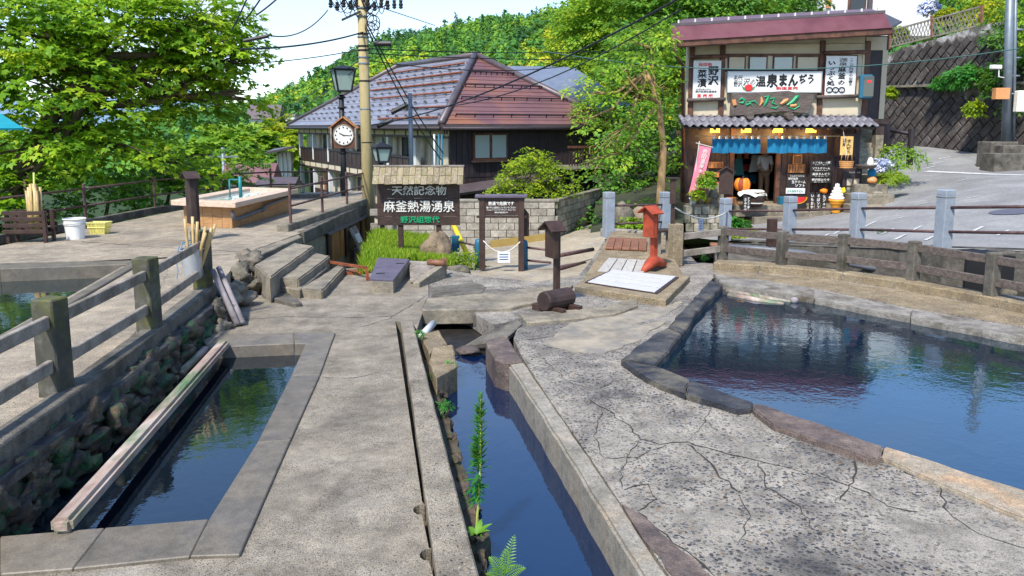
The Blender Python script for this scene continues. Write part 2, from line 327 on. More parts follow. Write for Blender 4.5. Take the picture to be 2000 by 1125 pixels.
mat('ret_joint', [(.06, .05, .045), (.14, .125, .11), (.6, .58, .54)], 2.5, .9, 30, .5, .01)
mat('cream', [(0.469, 0.390, 0.271), (0.540, 0.461, 0.331), (0.580, 0.505, 0.373)], 1.5, .85, 60, .1, .002)
mat('white_wall', [(.561, .552, .527), (.629, .620, .603)], 2, .8, 60, .1, .002)
mat('signwhite', [(.634, .625, .598), (.704, .695, .678)], 2, .5, 60, .05, .002)
flat('ink', (.012, .011, .011), .5); flat('redink', (.62, .03, .03), .5); flat('greenink', (.01, .32, .13), .5); flat('whiteink', (.66, .64, .59), .5)
flat('orangeink', (.62, .27, .1), .5)
mat('roof_lead', [(.198, .194, .221), (.252, .248, .275), (.297, .288, .310)], .8, .38, 40, .15, .004, metal=.3, tint=.05, dirt=((.2, .17, .18), .4, .6), rnd=False)
mat('roof_red', [(0.152, 0.074, 0.078), (0.195, 0.095, 0.095), (0.237, 0.114, 0.100)], .55, .4, 40, .15, .004, metal=.2, tint=.04, dirt=((.33, .135, .06), .75, .35), rnd=False, world=True)
mat('roof_trim', [(.09, .07, .075), (.13, .105, .11)], 4, .45, 40, .1, .003, metal=.3)
mat('roof_blue', [(0.150, 0.180, 0.240), (0.210, 0.247, 0.315)], 3, .45, 40, .1, .003, metal=.3, tint=.03)
mat('maroon', [(0.123, 0.043, 0.051), (0.167, 0.061, 0.069), (0.188, 0.079, 0.087)], 1.5, .35, 40, .08, .003, metal=.25)
mat('shop_tile', [(.10, .095, .115), (.16, .15, .17), (.2, .19, .21)], 6, .45, 40, .2, .004, tint=.15)
mat('beam', [(0.047, 0.021, 0.015), (0.102, 0.043, 0.025), (0.170, 0.076, 0.043)], 5, .6, 40, .4, .006)
mat('driftwood', [(.068, .053, .046), (.128, .101, .086), (.188, .150, .128)], 5, .75, 20, .8, .012, stretch=(.7, 4, 5), grain=0.65)
mat('shingle', [(.153, .115, .072), (.255, .200, .132), (.357, .302, .230)], 3, .85, 30, .8, .01, stretch=(9, 9, .8), tint=.25, dirt=((.2, .2, .05), .75, 2.2))
mat('noren', [(0.003, 0.098, 0.210), (0.006, 0.143, 0.277), (0.009, 0.173, 0.323)], 2.5, .85, 120, .2, .002, stretch=(4, 4, .6))
flat('pink', (.85, .22, .30), .8); flat('cone', (.80, .33, .03), .5); flat('soft', (.82, .81, .82), .35); flat('yellow', (.75, .55, .02), .5)
emit('lantern_glow', (1., .50, .05), 2.2)
emit('sign_glow', (.8, .50, .16), .38)
flat('whiteplastic', (.74, .73, .70), .4); flat('yellowplastic', (.62, .56, .16), .45); flat('steel', (.48, .50, .52), .35, .5); flat('pvc', (.10, .11, .13), .45); flat('pvc_pale', (.5, .5, .48), .5)
flat('teal', (.01, .16, .17), .5); flat('bluepaint', (.015, .11, .18), .5); flat('bluepaper', (.62, .66, .8), .8); flat('teal_roof', (.01, .25, .33), .4)
mat('redbox', [(.22, .03, .012), (.34, .05, .018), (.40, .075, .03)], 7, .6, 40, .3, .004, dirt=((.12, .03, .015), .6, 3.)); flat('orange', (.80, .22, .01), .5); flat('cloth', (.78, .74, .62), .9); flat('skin', (.45, .28, .2), .6); flat('shirt', (.6, .6, .62), .9); flat('trousers', (.2, .12, .07), .9); flat('hair', (.01, .008, .008), .6)
flat('black', (.006, .006, .007), .6); flat('blackboard', (.018, .015, .015), .6); flat('cable', (.012, .013, .016), .5); flat('cable_green', (.005, .07, .06), .5); flat('basket', (.5, .24, .08), .7); flat('rope', (.6, .58, .52), .9); flat('bluerope', (.06, .22, .4), .8)
mat('pole_conc', [(.340, .264, .119), (.425, .340, .170), (.459, .383, .221)], 2, .8, 60, .25, .004, stretch=(2, 2, .4), dirt=((.25, .2, .1), .5, 1.2), grain=0.20)
mat('pole_steel', [(0.132, 0.162, 0.186), (0.198, 0.228, 0.252)], 4, .5, 60, .2, .003, metal=.4)
glass('glass_dark', (.012, .016, .018)); glass('glass_pale', (.35, .40, .38), .2); leaf('lamp_glass', [(0, (.6, .74, .74)), (1, (.6, .74, .74))], .55); glass('tubwater', (.42, .5, .48), .03)
water('water_left', (.002, .005, .010), 3.6, .05, ior=1.9)
water('water_channel', (.002, .010, .040), 3.4, .045, (1.6, .7, 1), ior=2.)
water('water_right', (.002, .010, .024), 4.5, .045, (1, 1, 1), 2.6)
water('water_deck', (.008, .018, .018), 3., .05, ior=1.5)
mat('mud', [(.03, .022, .015), (.08, .055, .035), (.13, .1, .07)], 5, .8, 14, 1., .03, dirt=((.02, .06, .01), .6, 2.2))
mat('soil', [(.02, .025, .012), (.045, .05, .022)], 2, .95, 10, .6, .03)
mat('grassland', [(.03, .06, .012), (.06, .10, .02)], .1, .95, 2, .5, .1, rnd=False, world=True)
mat('forest_floor', [(.015, .035, .008), (.03, .06, .012)], .05, .95, 1, .5, .3, rnd=False, world=True)
mat('bark', [(.05, .035, .022), (.11, .08, .05), (.15, .11, .07)], 4, .9, 20, .9, .015, stretch=(3, 3, .7))
mat('bark_tan', [(.20, .12, .045), (.32, .20, .09), (.38, .26, .14)], 4, .85, 20, .6, .01, stretch=(2, 2, .6))
leaf('leaf_maple', [(0, (0.081, 0.204, 0.015)), (.45, (0.218, 0.423, 0.022)), (.8, (0.416, 0.612, 0.031)), (1, (0.600, 0.660, 0.048))], .55)
leaf('leaf_light', [(0, (0.078, 0.209, 0.018)), (.5, (0.207, 0.403, 0.030)), (1, (0.467, 0.568, 0.044))], .5)
leaf('leaf_dark', [(0, (0.035, 0.107, 0.016)), (.5, (0.081, 0.225, 0.026)), (1, (0.194, 0.392, 0.039))], .4)
leaf('leaf_forest', [(0, (0.035, 0.127, 0.044)), (.35, (0.080, 0.239, 0.038)), (.65, (0.195, 0.367, 0.030)), (.88, (0.390, 0.463, 0.027)), (1, (0.600, 0.494, 0.022))], .3, .7)
leaf('leaf_grass', [(0, (.11, .22, .012)), (.5, (.24, .40, .02)), (1, (.42, .50, .06))], .5)
leaf('leaf_bush', [(0, (0.097, 0.182, 0.013)), (.5, (0.241, 0.375, 0.018)), (1, (0.507, 0.555, 0.024))], .5)
leaf('leaf_gold', [(0, (0.120, 0.200, 0.010)), (.5, (0.320, 0.380, 0.012)), (1, (0.550, 0.500, 0.020))], .45)
leaf('leaf_weed', [(0, (.015, .10, .02)), (.5, (.04, .22, .03)), (1, (.1, .36, .06))], .4)
leaf('petal', [(0, (.12, .2, .6)), (.5, (.6, .62, .75)), (1, (.8, .8, .8))], .2)
mat('fernm', [(.05, .15, .01), (.12, .25, .015)], 8, .5, 20, .1, .003)
# ================================================================== STRUCTURE: ground near the springs
ZD = .36                                            # height of the upper deck over the walkway
def PZ(pts, z): return [Z(x, y, z) for x, y in pts]
def jag(pts, amp=.015, seg=.12, seed=1):
    """roughen a closed outline: slow wander plus fine chipping"""
    rr = random.Random(seed); outp = []; seg = min(seg, .11)
    n = len(pts); sd = rr.uniform(0, 99)
    for i in range(n):
        a, b = pts[i], pts[(i+1) % n]; L = (b-a).length; k = min(60, max(1, int(L/seg))); d = (b-a); nn = Vector((-d.y, d.x, 0)).normalized() if L > 0 else Vector((0, 0, 0))
        for j in range(k):
            p = a.lerp(b, j/k)
            if j: p = p + nn*(amp*1.6*_mn.noise(Vector((p.x*3.1, p.y*3.1, sd)))+amp*.25*rr.uniform(-1, 1)) + Vector((0, 0, amp*.35*_mn.noise(Vector((p.x*2, p.y*2, sd+9)))))
            outp.append(p)
    return outp
def struct(name, mb, m, **k): return obj(name, mb, m, kind='structure', **k)
def crack(px, wd, z, parent, seed=0):
    """a hairline crack: dark ribbon of uneven width on the slab"""
    rr = random.Random(seed); pts = PZ(px, z); fine = []
    for a, b in zip(pts[:-1], pts[1:]):
        n = max(2, int((b-a).length/.07)); fine += [a.lerp(b, i/n)+Vector((rr.uniform(-.02, .02), rr.uniform(-.02, .02), 0)) for i in range(n)]
    fine.append(pts[-1]); mb = MB(); L = []
    for i, p in enumerate(fine):
        d = fine[min(i+1, len(fine)-1)]-fine[max(i-1, 0)]; nn = Vector((-d.y, d.x, 0)).normalized(); ww = wd*rr.uniform(.15, .75)*(.25 if i in (0, len(fine)-1) else 1)
        L += [p+nn*ww/2, p-nn*ww/2]
    mb.add(L, [[2*i, 2*i+1, 2*i+3, 2*i+2] for i in range(len(fine)-1)])
    return obj('crack', mb, 'crackm', parent)
mat('patch', [(.16, .14, .115), (.27, .23, .17), (.35, .30, .22)], 4, .85, 70, .5, .006, dirt=((.16, .15, .14), .7, 3.))
mat('culvert_shade', [(.006, .006, .006), (.018, .015, .012), (.03, .022, .016)], 6, .5, 14, 1., .03)  # culvert floor: the cavity's shade is put into this near-black colour
flat('crackm', (.035, .03, .026), .9)

# base sheet out to the horizon
def base_h(x, y):
    z = np.full_like(x, -1.5)
    z = z - np.clip((-x-6)/14, 0, 1)*5*np.clip((y-8)/8, 0, 1)      # valley left of the terrace
    z = z - np.clip((y-27)/30, 0, 1)*1.5*np.clip((6-x)/6, 0, 1)
    z = np.where(y < 3, -1.5, z)
    z = z - np.clip((-x-25)/120, 0, 1)*14
    return z
gx = np.unique(np.concatenate([np.linspace(-1500, -60, 25), np.linspace(-60, 60, 61), np.linspace(60, 1500, 25)])); gy = np.unique(np.concatenate([np.linspace(-200, -10, 8), np.linspace(-10, 100, 56), np.linspace(100, 2500, 40)]))
XX, YY = np.meshgrid(gx, gy); ZZ = base_h(XX, YY)
idx = np.arange(XX.size).reshape(XX.shape)
fc = np.stack([idx[:-1, :-1], idx[:-1, 1:], idx[1:, 1:], idx[1:, :-1]], -1).reshape(-1, 4)
me = npmesh('ground', np.stack([XX, YY, ZZ], -1).reshape(-1, 3), fc, 'grassland', smooth=True)
o = bpy.data.objects.new('ground', me); COL.objects.link(o); setp(o, kind='structure')

# walkway between the left pool and the channel
def arcnotch(c, r, n=7):   # half round notch cut into the walkway edge
    return [c+Vector((-r*math.sin(math.pi*i/(n-1)), -r*math.cos(math.pi*i/(n-1))*1.15, 0)) for i in range(n)]
wl = [Z(772, 627), Z(815, 905)]
def on_edge(y): return Z(lerp(772, 846, (y-627)/(1125-627)), y)
walk = [Z(-250, 1330), Z(-250, 1137), Z(0, 1121), Z(468, 1083), Z(655, 649), Z(437, 653), Z(398, 668), Z(415, 640), Z(440, 600), Z(480, 560), Z(540, 540), Z(640, 528), Z(700, 522), Z(836, 522), Z(837, 575), Z(815, 641), Z(795, 634), on_edge(627)]
walk += [on_edge(980)] + list(reversed(arcnotch(on_edge(995), .065))) + [on_edge(1070)] + list(reversed(arcnotch(on_edge(1083), .06))) + [on_edge(1125), on_edge(1330)]
wk = struct('walkway', MB().prism(walk, .4), 'walk')
for i, (px, wd) in enumerate([([(625, 737), (690, 738), (740, 728), (772, 732)], .012), ([(470, 624), (560, 618), (700, 620), (772, 617)], .02), ([(700, 640), (760, 622), (832, 578)], .014), ([(440, 1110), (470, 1084)], .012)]):
    crack(px, wd, .004, wk, i)
struct('gutter_floor', MB().prism([Z(760, 627), Z(800, 620), Z(880, 1330), Z(820, 1330)], 0).v and MB().prism(PZ([(755, 620), (800, 620), (900, 1330), (800, 1330)], -.12), .3), 'mud')
# kerb along the channel
kb = MB().prism(jag([Z(783, 627, .06), Z(806, 627, .06), Z(862, 842, .06), Z(936, 1125, .06), Z(990, 1330, .06), Z(880, 1330, .06), Z(853, 1125, .06), Z(815, 850, .06)], .004, .2, 3), .6)
obj('channel_kerb', kb, 'walk', label='long concrete kerb running between walkway gutter and narrow channel', cat='kerb', bevel=.012)

# upper deck
deck = PZ([(-300, 1080), (0, 880), (150, 773), (318, 643), (425, 558), (478, 495), (506, 484), (585, 456), (726, 392), (726, 372), (600, 376), (480, 392), (350, 411), (0, 480), (-300, 545), (-300, 533), (0, 522), (250, 514), (0, 655), (-300, 812)], ZD)
dk = struct('deck', MB().prism(deck, 1.6), 'deckc')
crack([(110, 468), (220, 476), (330, 484), (400, 487), (470, 492)], .035, ZD+.004, dk, 11)
crack([(474, 458), (500, 464), (530, 461), (560, 455)], .02, ZD+.004, dk, 12)
crack([(330, 520), (300, 600), (240, 680)], .008, ZD+.004, dk, 13)
# deck pool: rim and water
rim = thing('deck_pool_rim', Z(100, 520, ZD), 'dark grey stone rim of the upper pool at the left edge', 'pool rim')
for q in ([(0, 514), (262, 508), (250, 516), (0, 525)], [(-300, 530), (-300, 518), (0, 514), (0, 525)], [(262, 508), (276, 512), (150, 585), (128, 586), (250, 516)], [(150, 585), (0, 672), (-300, 832), (-300, 812), (0, 655), (128, 586)]):
    obj('coping_stone', MB().prism(PZ(q, ZD+.03), .5), 'coping', rim, bevel=.008)
struct('deck_pool_water', MB().face(PZ([(-320, 500), (300, 495), (280, 530), (0, 720), (-320, 900)], ZD-.16)), 'water_deck')

# ledge and mossy rock wall between deck and left pool
edge = PZ([(-300, 1080), (0, 880), (150, 773), (318, 643), (425, 558)], ZD)
def offs(pl, o, z):
    r_ = []
    for i, p in enumerate(pl):
        d = (pl[min(i+1, len(pl)-1)]-pl[max(i-1, 0)]).normalized(); r_.append(Vector((p.x+d.y*o, p.y-d.x*o, z)))
    return r_
struct('ledge', MB().prism(jag(offs(edge, -.05, .27)+list(reversed(offs(edge, .13, .27))), .02, .15, 4), .1), 'rim_dark', bevel=.01)
struct('wall_core', MB().prism(offs(edge, -.05, .16)+list(reversed(offs(edge, .04, .16))), 1.), 'mud')
kerbm = MB()
for a, b in zip(edge[:-1], edge[1:]):
    d = (b-a).normalized(); nn = Vector((d.y, -d.x, 0))
    q = jag([a+nn*.03, b+nn*.03, b-nn*.16, a-nn*.16], .008, .15, 9); kerbm.prism([p+Vector((0, 0, .05)) for p in q], .2)
obj('deck_kerb', kerbm, 'conc_dark', label='worn gravelly kerb under the left wooden rail fence', cat='kerb', bevel=.012)
botl = PZ([(-280, 1280), (0, 1046), (54, 965), (112, 915), (171, 870), (247, 816), (324, 749), (387, 690), (420, 650)], -.12)
def poly_at(pl, t):
    L = [0]
    for a, b in zip(pl[:-1], pl[1:]): L.append(L[-1]+(b-a).length)
    s_ = t*L[-1]
    for i in range(len(pl)-1):
        if s_ <= L[i+1] or i == len(pl)-2: return pl[i].lerp(pl[i+1], (s_-L[i])/max(1e-6, L[i+1]-L[i]))
rw = thing('rock_wall', Z(200, 800, -.1), 'mossy green and rusty rock wall along the left pool', 'rock wall')
rr = random.Random(5)
for row in range(3):
    n = 36; line = offs(edge, .06+.035*row, 0)
    for i in range(n):
        p = poly_at(line, (i+rr.uniform(.2, .8))/n); p.z = (.17, .04, -.09)[row]+rr.uniform(-.03, .03); r = rr.uniform(.1, .2)
        obj('stone', MB().blob(p, (r*rr.uniform(.4, .6), r*rr.uniform(.9, 1.6), r*rr.uniform(.5, .75)), rr.random()*1e6, 3, 1.05), 'moss_rock', rw, smooth=True)
for px, py, z, r in [(430, 610, .15, .16), (450, 575, .2, .2), (470, 540, .24, .18), (488, 515, .25, .2), (462, 590, .05, .17), (492, 560, .1, .2), (440, 640, .0, .14), (505, 548, .05, .16), (420, 585, .2, .15), (475, 505, .3, .14)]:
    obj('stone', MB().blob(Z(px, py, z), (r, r*1.2, r*.8), px, 3, .8), 'rock', rw, smooth=True)
# left pool
lp = thing('pool_rim', Z(468, 1083), 'flat grey-brown stone coping framing the lower left pool', 'pool rim')
for q in ([(371, 1086), (468, 1083), (567, 859), (502, 864), (408, 1013)], [(567, 859), (625, 731), (569, 733), (502, 864)], [(625, 731), (655, 649), (574, 650), (575, 671), (597, 671), (569, 733)], [(574, 650), (575, 671), (405, 678), (397, 667), (437, 653)], [(371, 1086), (408, 1013), (205, 1030), (142, 1110)], [(142, 1110), (205, 1030), (0, 1047), (0, 1121)], [(0, 1121), (0, 1047), (-250, 1070), (-250, 1137)]):
    c = sum((Vector(p).to_2d() for p in q), Vector((0, 0)))/len(q)
    q2 = [Vector(p).to_2d().lerp(c, .006) for p in q]
    obj('coping_stone', MB().prism(PZ([(p.x, p.y) for p in q2], .022), .42), 'coping', lp, bevel=.006)
struct('left_pool_water', MB().face(PZ([(-300, 1330), (380, 1050), (430, 1030), (640, 655), (400, 640), (0, 900), (-300, 1080)], -.11)), 'water_left')
lg = obj('squared_log', MB().beam(Z(118, 1030, .07), Z(437, 672, .04), .125, .1), 'log_wet', label='weathered squared log laid lengthwise across the lower left pool', cat='log', bevel=.025, segs=2)
obj('short_pole', MB().tube([Z(338, 742, -.09), Z(402, 682, .0)], [.045, .04], 8), 'log_wet', label='short wet pole at the far end of the left pool, beside the rock wall', cat='pole', smooth=True)

# channel
struct('channel_water', MB().face(PZ([(835, 690), (985, 680), (1060, 740), (1330, 1140), (1460, 1330), (960, 1330), (840, 760)], -.24)), 'water_channel')
struct('channel_bank', MB().prism(jag(PZ([(806, 640), (832, 690), (868, 790), (893, 870), (915, 960), (945, 1080), (985, 1330), (960, 1330), (900, 1125), (840, 842)], -.17), .05, .12, 8), .4), 'mud')
bk = thing('bank_stones', Z(880, 900, -.2), 'rough dark stones at the waterline under the channel kerb', 'stones')
rr = random.Random(9)
for i in range(34):
    t = i/33; y = lerp(720, 1125, t); x = lerp(850, 944, t)+rr.uniform(-6, 5); r = rr.uniform(.025, .06)
    obj('stone', MB().blob(Z(x, y, -.21+rr.uniform(-.02, .06)), (r, r*1.5, r), i, 2, .7), 'mud', bk)
cw = [Z(990, 706, .03), Z(1022, 704, .03), Z(1080, 790, .03), Z(1152, 893, .03), Z(1303, 1121, .03), Z(1440, 1330, .03), Z(1385, 1330, .03), Z(1250, 1119, .03), Z(1110, 893, .03), Z(1048, 795, .03)]
obj('channel_edging', MB().prism(jag(cw, .007, .1, 12), .5), 'conc_pale', label='pale worn stone edging on the right side of the channel', cat='edging', bevel=.02, segs=2)
obj('brown_block', MB().prism(jag(PZ([(948, 664), (990, 655), (1022, 703), (990, 708), (966, 700)], .06), .01, .1, 2), .45), 'rim_brown', label='brown gravelly block at the head of the channel edging', cat='stone block', bevel=.02)
obj('tan_block', MB().prism(jag(PZ([(845, 678), (885, 672), (893, 714), (852, 736), (838, 706)], .02), .01, .1, 3), .4), 'gravelly', label='tan concrete block beside the kerb where the channel starts', cat='stone block', bevel=.015)
obj('tan_block', MB().prism(jag(PZ([(822, 652), (858, 644), (874, 670), (838, 690)], -.02), .01, .1, 4), .4), 'gravelly', label='smaller tan block just behind the other, by the pale pipe', cat='stone block', bevel=.015)
obj('leaning_slab', MB().slabq([Z(905, 676, -.2), Z(985, 664, -.02), Z(1020, 632, .03), Z(1012, 622, .03), Z(950, 650, -.06)], (0, -.3, 1), .07), 'conc_dark', label='dark grey slab leaning over the mouth of the channel', cat='slab', bevel=.008)
obj('brown_stone', MB().blob(Z(918, 688, -.21), (.13, .1, .055), 3, 3, .7), 'rim_brown', label='brown stone at the head of the channel water', cat='stone', smooth=True)
obj('loose_stone', MB().blob(Z(988, 662, .03), (.035, .035, .04), 4, 2, .25), 'boulder', label='small brown loose stone standing by the brown block', cat='stone', smooth=True)
obj('drain_pipe', MB().tube([Z(822, 658, -.05), Z(846, 632, -.02)], .045, 10), 'pvc_pale', label='short pale drain pipe poking out beside the kerb', cat='pipe', smooth=True)
struct('culvert', MB().prism(jag(PZ([(780, 560), (1000, 560), (1000, 676), (960, 690), (900, 692), (840, 700), (800, 690)], -.23), .03, .1, 2), .5), 'culvert_shade')
obj('slab_edge', MB().prism(jag(PZ([(824, 611), (870, 606), (915, 608), (945, 624), (968, 637), (975, 625), (915, 596), (824, 598)], -.02), .012, .1, 5), .16), 'conc_dark', label='dark broken slab edge over the mouth of the channel', cat='slab', bevel=.01)

# pebbled pavement with the right pool, and the plaza behind it
peb = [(838, 575), (822, 606), (870, 600), (915, 604), (940, 620), (965, 634), (1016, 624), (1003, 662), (1023, 703), (1080, 790), (1152, 893), (1304, 1121), (1440, 1330), (2700, 1330), (2700, 1200), (2250, 1100), (2000, 1000), (1840, 940), (1722, 888), (1600, 856), (1510, 826), (1470, 793), (1340, 762), (1265, 732), (1218, 702), (1258, 669), (1304, 641), (1347, 593), (1390, 546), (1398, 538), (1490, 550), (1587, 567), (1779, 608), (2000, 643), (2700, 790), (2700, 720), (2250, 655), (1935, 588), (1700, 544), (1395, 515), (1360, 512), (1318, 470), (1192, 455), (1150, 515), (1130, 538), (1050, 550), (960, 542), (870, 526), (838, 522)]
pv = struct('pavement', MB().prism(PZ(peb, 0), .22), 'pebbled')
for i, (px, wd) in enumerate([([(1150, 778), (1180, 797), (1235, 838), (1250, 858), (1292, 868), (1340, 862), (1400, 880), (1478, 900), (1590, 926)], .022), ([(1345, 865), (1380, 895), (1408, 930), (1445, 962)], .026), ([(1392, 800), (1362, 840), (1342, 862)], .016), ([(1180, 895), (1240, 893), (1300, 870)], .016), ([(1668, 898), (1666, 940), (1640, 978)], .025), ([(1245, 1000), (1285, 1035), (1350, 1085), (1400, 1130)], .03), ([(1722, 900), (1835, 950), (1850, 1000), (1920, 1046), (2020, 1075)], .02), ([(1215, 955), (1262, 945), (1280, 975), (1245, 998)], .02), ([(1000, 665), (1060, 660), (1110, 650)], .02), ([(1000, 625), (1080, 616), (1180, 610), (1280, 600)], .014), ([(840, 590), (900, 583), (960, 578), (1040, 570), (1085, 562)], .014), ([(1000, 690), (1060, 700), (1110, 745)], .012), ([(1478, 900), (1500, 950), (1560, 990), (1600, 1050)], .016), ([(1180, 797), (1160, 850), (1180, 895)], .012), ([(1590, 926), (1660, 945), (1740, 990), (1800, 1000)], .02), ([(1445, 962), (1470, 1010), (1440, 1060)], .012), ([(1100, 745), (1160, 760), (1215, 740)], .012), ([(1250, 858), (1210, 920), (1215, 955)], .012)]):
    crack(px, wd, .004, pv, 30+i)
obj('muddy_strip', MB().prism(jag(PZ([(1215, 985), (1250, 1003), (1290, 1040), (1352, 1088), (1410, 1140), (1480, 1250), (1400, 1250), (1300, 1110)], .008), .02, .1, 6), .1), 'rim_brown', pv)
obj('pale_patch', MB().prism(jag(PZ([(1060, 672), (1100, 640), (1180, 612), (1280, 600), (1330, 588), (1290, 636), (1240, 668), (1180, 690), (1120, 688)], .006), .05, .1, 7), .1), 'patch', pv)
obj('grey_strip', MB().prism(jag(PZ([(842, 560), (930, 552), (950, 560), (940, 572), (842, 580)], .012), .02, .15, 17), .05), 'conc_dark', pv, bevel=.006)
obj('broken_slab', MB().prism(jag(PZ([(836, 582), (930, 574), (1060, 560), (1120, 556), (1090, 580), (1000, 600), (918, 604), (824, 605)], .05), .015, .15, 27), .2), 'concrete', pv, bevel=.012)
obj('broken_slab', MB().prism(jag(PZ([(1015, 612), (1060, 608), (1180, 600), (1240, 580), (1246, 596), (1200, 612), (1120, 622), (1030, 630)], .04), .015, .15, 28), .1), 'concrete', pv, bevel=.012)
rp_ = thing('pool_rim', Z(1280, 714), 'uneven dark stone rim around the large blue pool on the right', 'pool rim')
for i, (m, q, z) in enumerate([('rim_dark', [(1212, 702), (1255, 668), (1302, 640), (1331, 652), (1302, 690), (1281, 714)], .045), ('rim_dark', [(1303, 640), (1345, 592), (1388, 547), (1412, 558), (1366, 605), (1332, 651)], .04), ('rim_dark', [(1212, 704), (1281, 715), (1346, 740), (1340, 772), (1263, 739)], .05), ('rim_dark', [(1347, 741), (1412, 765), (1472, 785), (1469, 798), (1440, 801), (1341, 772)], .045), ('rim_brown', [(1474, 786), (1590, 823), (1726, 871), (1721, 893), (1700, 897), (1600, 862), (1510, 830), (1470, 797)], .05), ('rim_pale', [(1728, 871), (1830, 902), (2000, 956), (2250, 1040), (2700, 1180), (2700, 1250), (2250, 1110), (2000, 1012), (1840, 946), (1723, 893)], .03), ('rim_far', [(1392, 534), (1490, 547), (1586, 564), (1590, 582), (1500, 568), (1411, 555)], .03), ('rim_far', [(1588, 564), (1680, 583), (1778, 605), (1778, 619), (1680, 601), (1592, 583)], .03), ('rim_far', [(1780, 605), (2000, 640), (2250, 690), (2700, 785), (2700, 815), (2250, 716), (2000, 661), (1780, 620)], .03)]):
    obj('rim_stone', MB().prism(jag(PZ(q, z), .022, .3, 40+i), .45), m, rp_, bevel=.012, segs=2)
struct('right_pool_water', MB().face(PZ([(1225, 706), (1395, 545), (2000, 648), (2700, 800), (2700, 1210), (2000, 990), (1470, 794)], -.05)), 'water_right')
sk = thing('sunken_poles', Z(1480, 575, -.08), 'bundle of stripped poles floating in the far corner of the right pool', 'poles')
for i, (a, b, r) in enumerate([((1412, 562), (1500, 575), .05), ((1420, 570), (1548, 592), .045), ((1424, 578), (1530, 596), .05), ((1440, 566), (1552, 585), .03)]):
    obj('pole', MB().tube([Z(*a, -.06), Z((a[0]+b[0])/2, (a[1]+b[1])/2, -.05), Z(*b, -.07)], [r, r*.95, r*.8], 8), 'log_wet' if i != 3 else 'pole_wood', sk, smooth=True)
obj('knot', MB().blob(Z(1552, 588, -.03), (.06, .05, .05), 3, 2, .3), 'pole_wood', sk, smooth=True)

# kerb of the right fence, ditch and road edge
fk = [(1392, 527), (1520, 536), (1640, 548), (1780, 570), (1935, 599), (2250, 668), (2700, 775)]
a_ = PZ(fk, 0.); b_ = [p+Vector((.18, .34, 0)) for p in a_]
obj('fence_kerb', MB().prism(jag([p+Vector((0, 0, .13)) for p in a_]+[p+Vector((0, 0, .13)) for p in reversed(b_)], .012, .15, 3), .5), 'gravelly', label='low gravelly kerb carrying the right wooden rail fence', cat='kerb', bevel=.015)
GP = [(2120, 492, 11.3, .66), (1840, 485, 13.1, .46), (1672, 476, 15., .26), (1540, 474, 16.7, .05), (1415, 472, 18., -.1), (1297, 466, 18.5, .0), (1188, 463, 17.2, .1)]
gpost = [D(x, y, Y) for x, y, Y, z in GP]
for p, g in zip(gpost, GP): p.z = g[3]
ditch = MB().prism([Vector((p.x, p.y, -.25)) for p in b_]+[Vector((p.x+.2, p.y+.8, -.25)) for p in reversed(gpost[:4])]+[Z(1395, 490, -.25)], .4)
struct('ditch', ditch, 'conc_dark')
rl = gpost[:5]; ww_ = MB(); outer = [p+Vector((-.12, -.28, .0)) for p in rl]; inner = [p+Vector((.14, .3, 0)) for p in rl]
ww_.prism([*jag(outer, .01, .3, 2)[:-3], *reversed(inner)], z0=-.8)
obj('road_edge_wall', ww_, 'conc_dark', label='stained concrete retaining wall under the grey road posts', cat='wall', bevel=.01)

# road, lane
def tps(pts):
    P = np.array([(p[0], p[1]) for p in pts]); z = np.array([p[2] for p in pts]); n = len(P)
    d = np.linalg.norm(P[:, None]-P[None], axis=-1); K = np.where(d > 0, d*d*np.log(d+1e-9), 0)+np.eye(n)*.3
    A = np.zeros((n+3, n+3)); A[:n, :n] = K; A[:n, n] = 1; A[:n, n+1:] = P; A[n, :n] = 1; A[n+1:, :n] = P.T
    wv = np.linalg.solve(A, np.concatenate([z, [0, 0, 0]]))
    def f(x, y):
        q = np.stack([np.asarray(x, float), np.asarray(y, float)], -1); dd = np.linalg.norm(q[..., None, :]-P, axis=-1)
        return (np.where(dd > 0, dd*dd*np.log(dd+1e-9), 0)*wv[:n]).sum(-1)+wv[n]+q[..., 0]*wv[n+1]+q[..., 1]*wv[n+2]
    return f
road_pts = [tuple(p) for p in gpost[:6]]+[tuple(D(*q)) for q in [(1700, 402, 23.5), (1612, 418, 24), (1500, 440, 22.8), (1400, 470, 21.5), (1970, 413, 17.5), (1790, 282, 34), (1960, 310, 29), (1850, 330, 27.5), (1900, 362, 23), (2150, 425, 16), (2250, 330, 26), (1735, 284, 38), (1330, 478, 20.5)]]
road_h = tps(road_pts)
def inpoly(x, y, P):
    r = np.zeros(x.shape, bool); n = len(P)
    for i in range(n):
        x1, y1 = P[i]; x2, y2 = P[(i+1) % n]
        c = ((y1 > y) != (y2 > y)) & (x < (x2-x1)*(y-y1)/(y2-y1+1e-12)+x1); r ^= c
    return r
def hfield(name, poly, hf, m, step=.3, dz=0., kind='structure'):
    P = np.array(poly); gx = np.arange(P[:, 0].min()-step, P[:, 0].max()+2*step, step); gy = np.arange(P[:, 1].min()-step, P[:, 1].max()+2*step, step)
    X, Y = np.meshgrid(gx, gy); Zt = hf(X, Y)+dz; ix = np.arange(X.size).reshape(X.shape)
    f = np.stack([ix[:-1, :-1], ix[:-1, 1:], ix[1:, 1:], ix[1:, :-1]], -1).reshape(-1, 4)
    cx = (X[:-1, :-1]+step/2).ravel(); cy = (Y[:-1, :-1]+step/2).ravel(); f = f[inpoly(cx, cy, poly)]
    u, inv = np.unique(f, return_inverse=True); f = inv.reshape(f.shape)
    v = np.stack([X, Y, Zt], -1).reshape(-1, 3)[u]
    o = bpy.data.objects.new(name, npmesh(name, v, f, m, smooth=True)); COL.objects.link(o); setp(o, kind=kind); return o
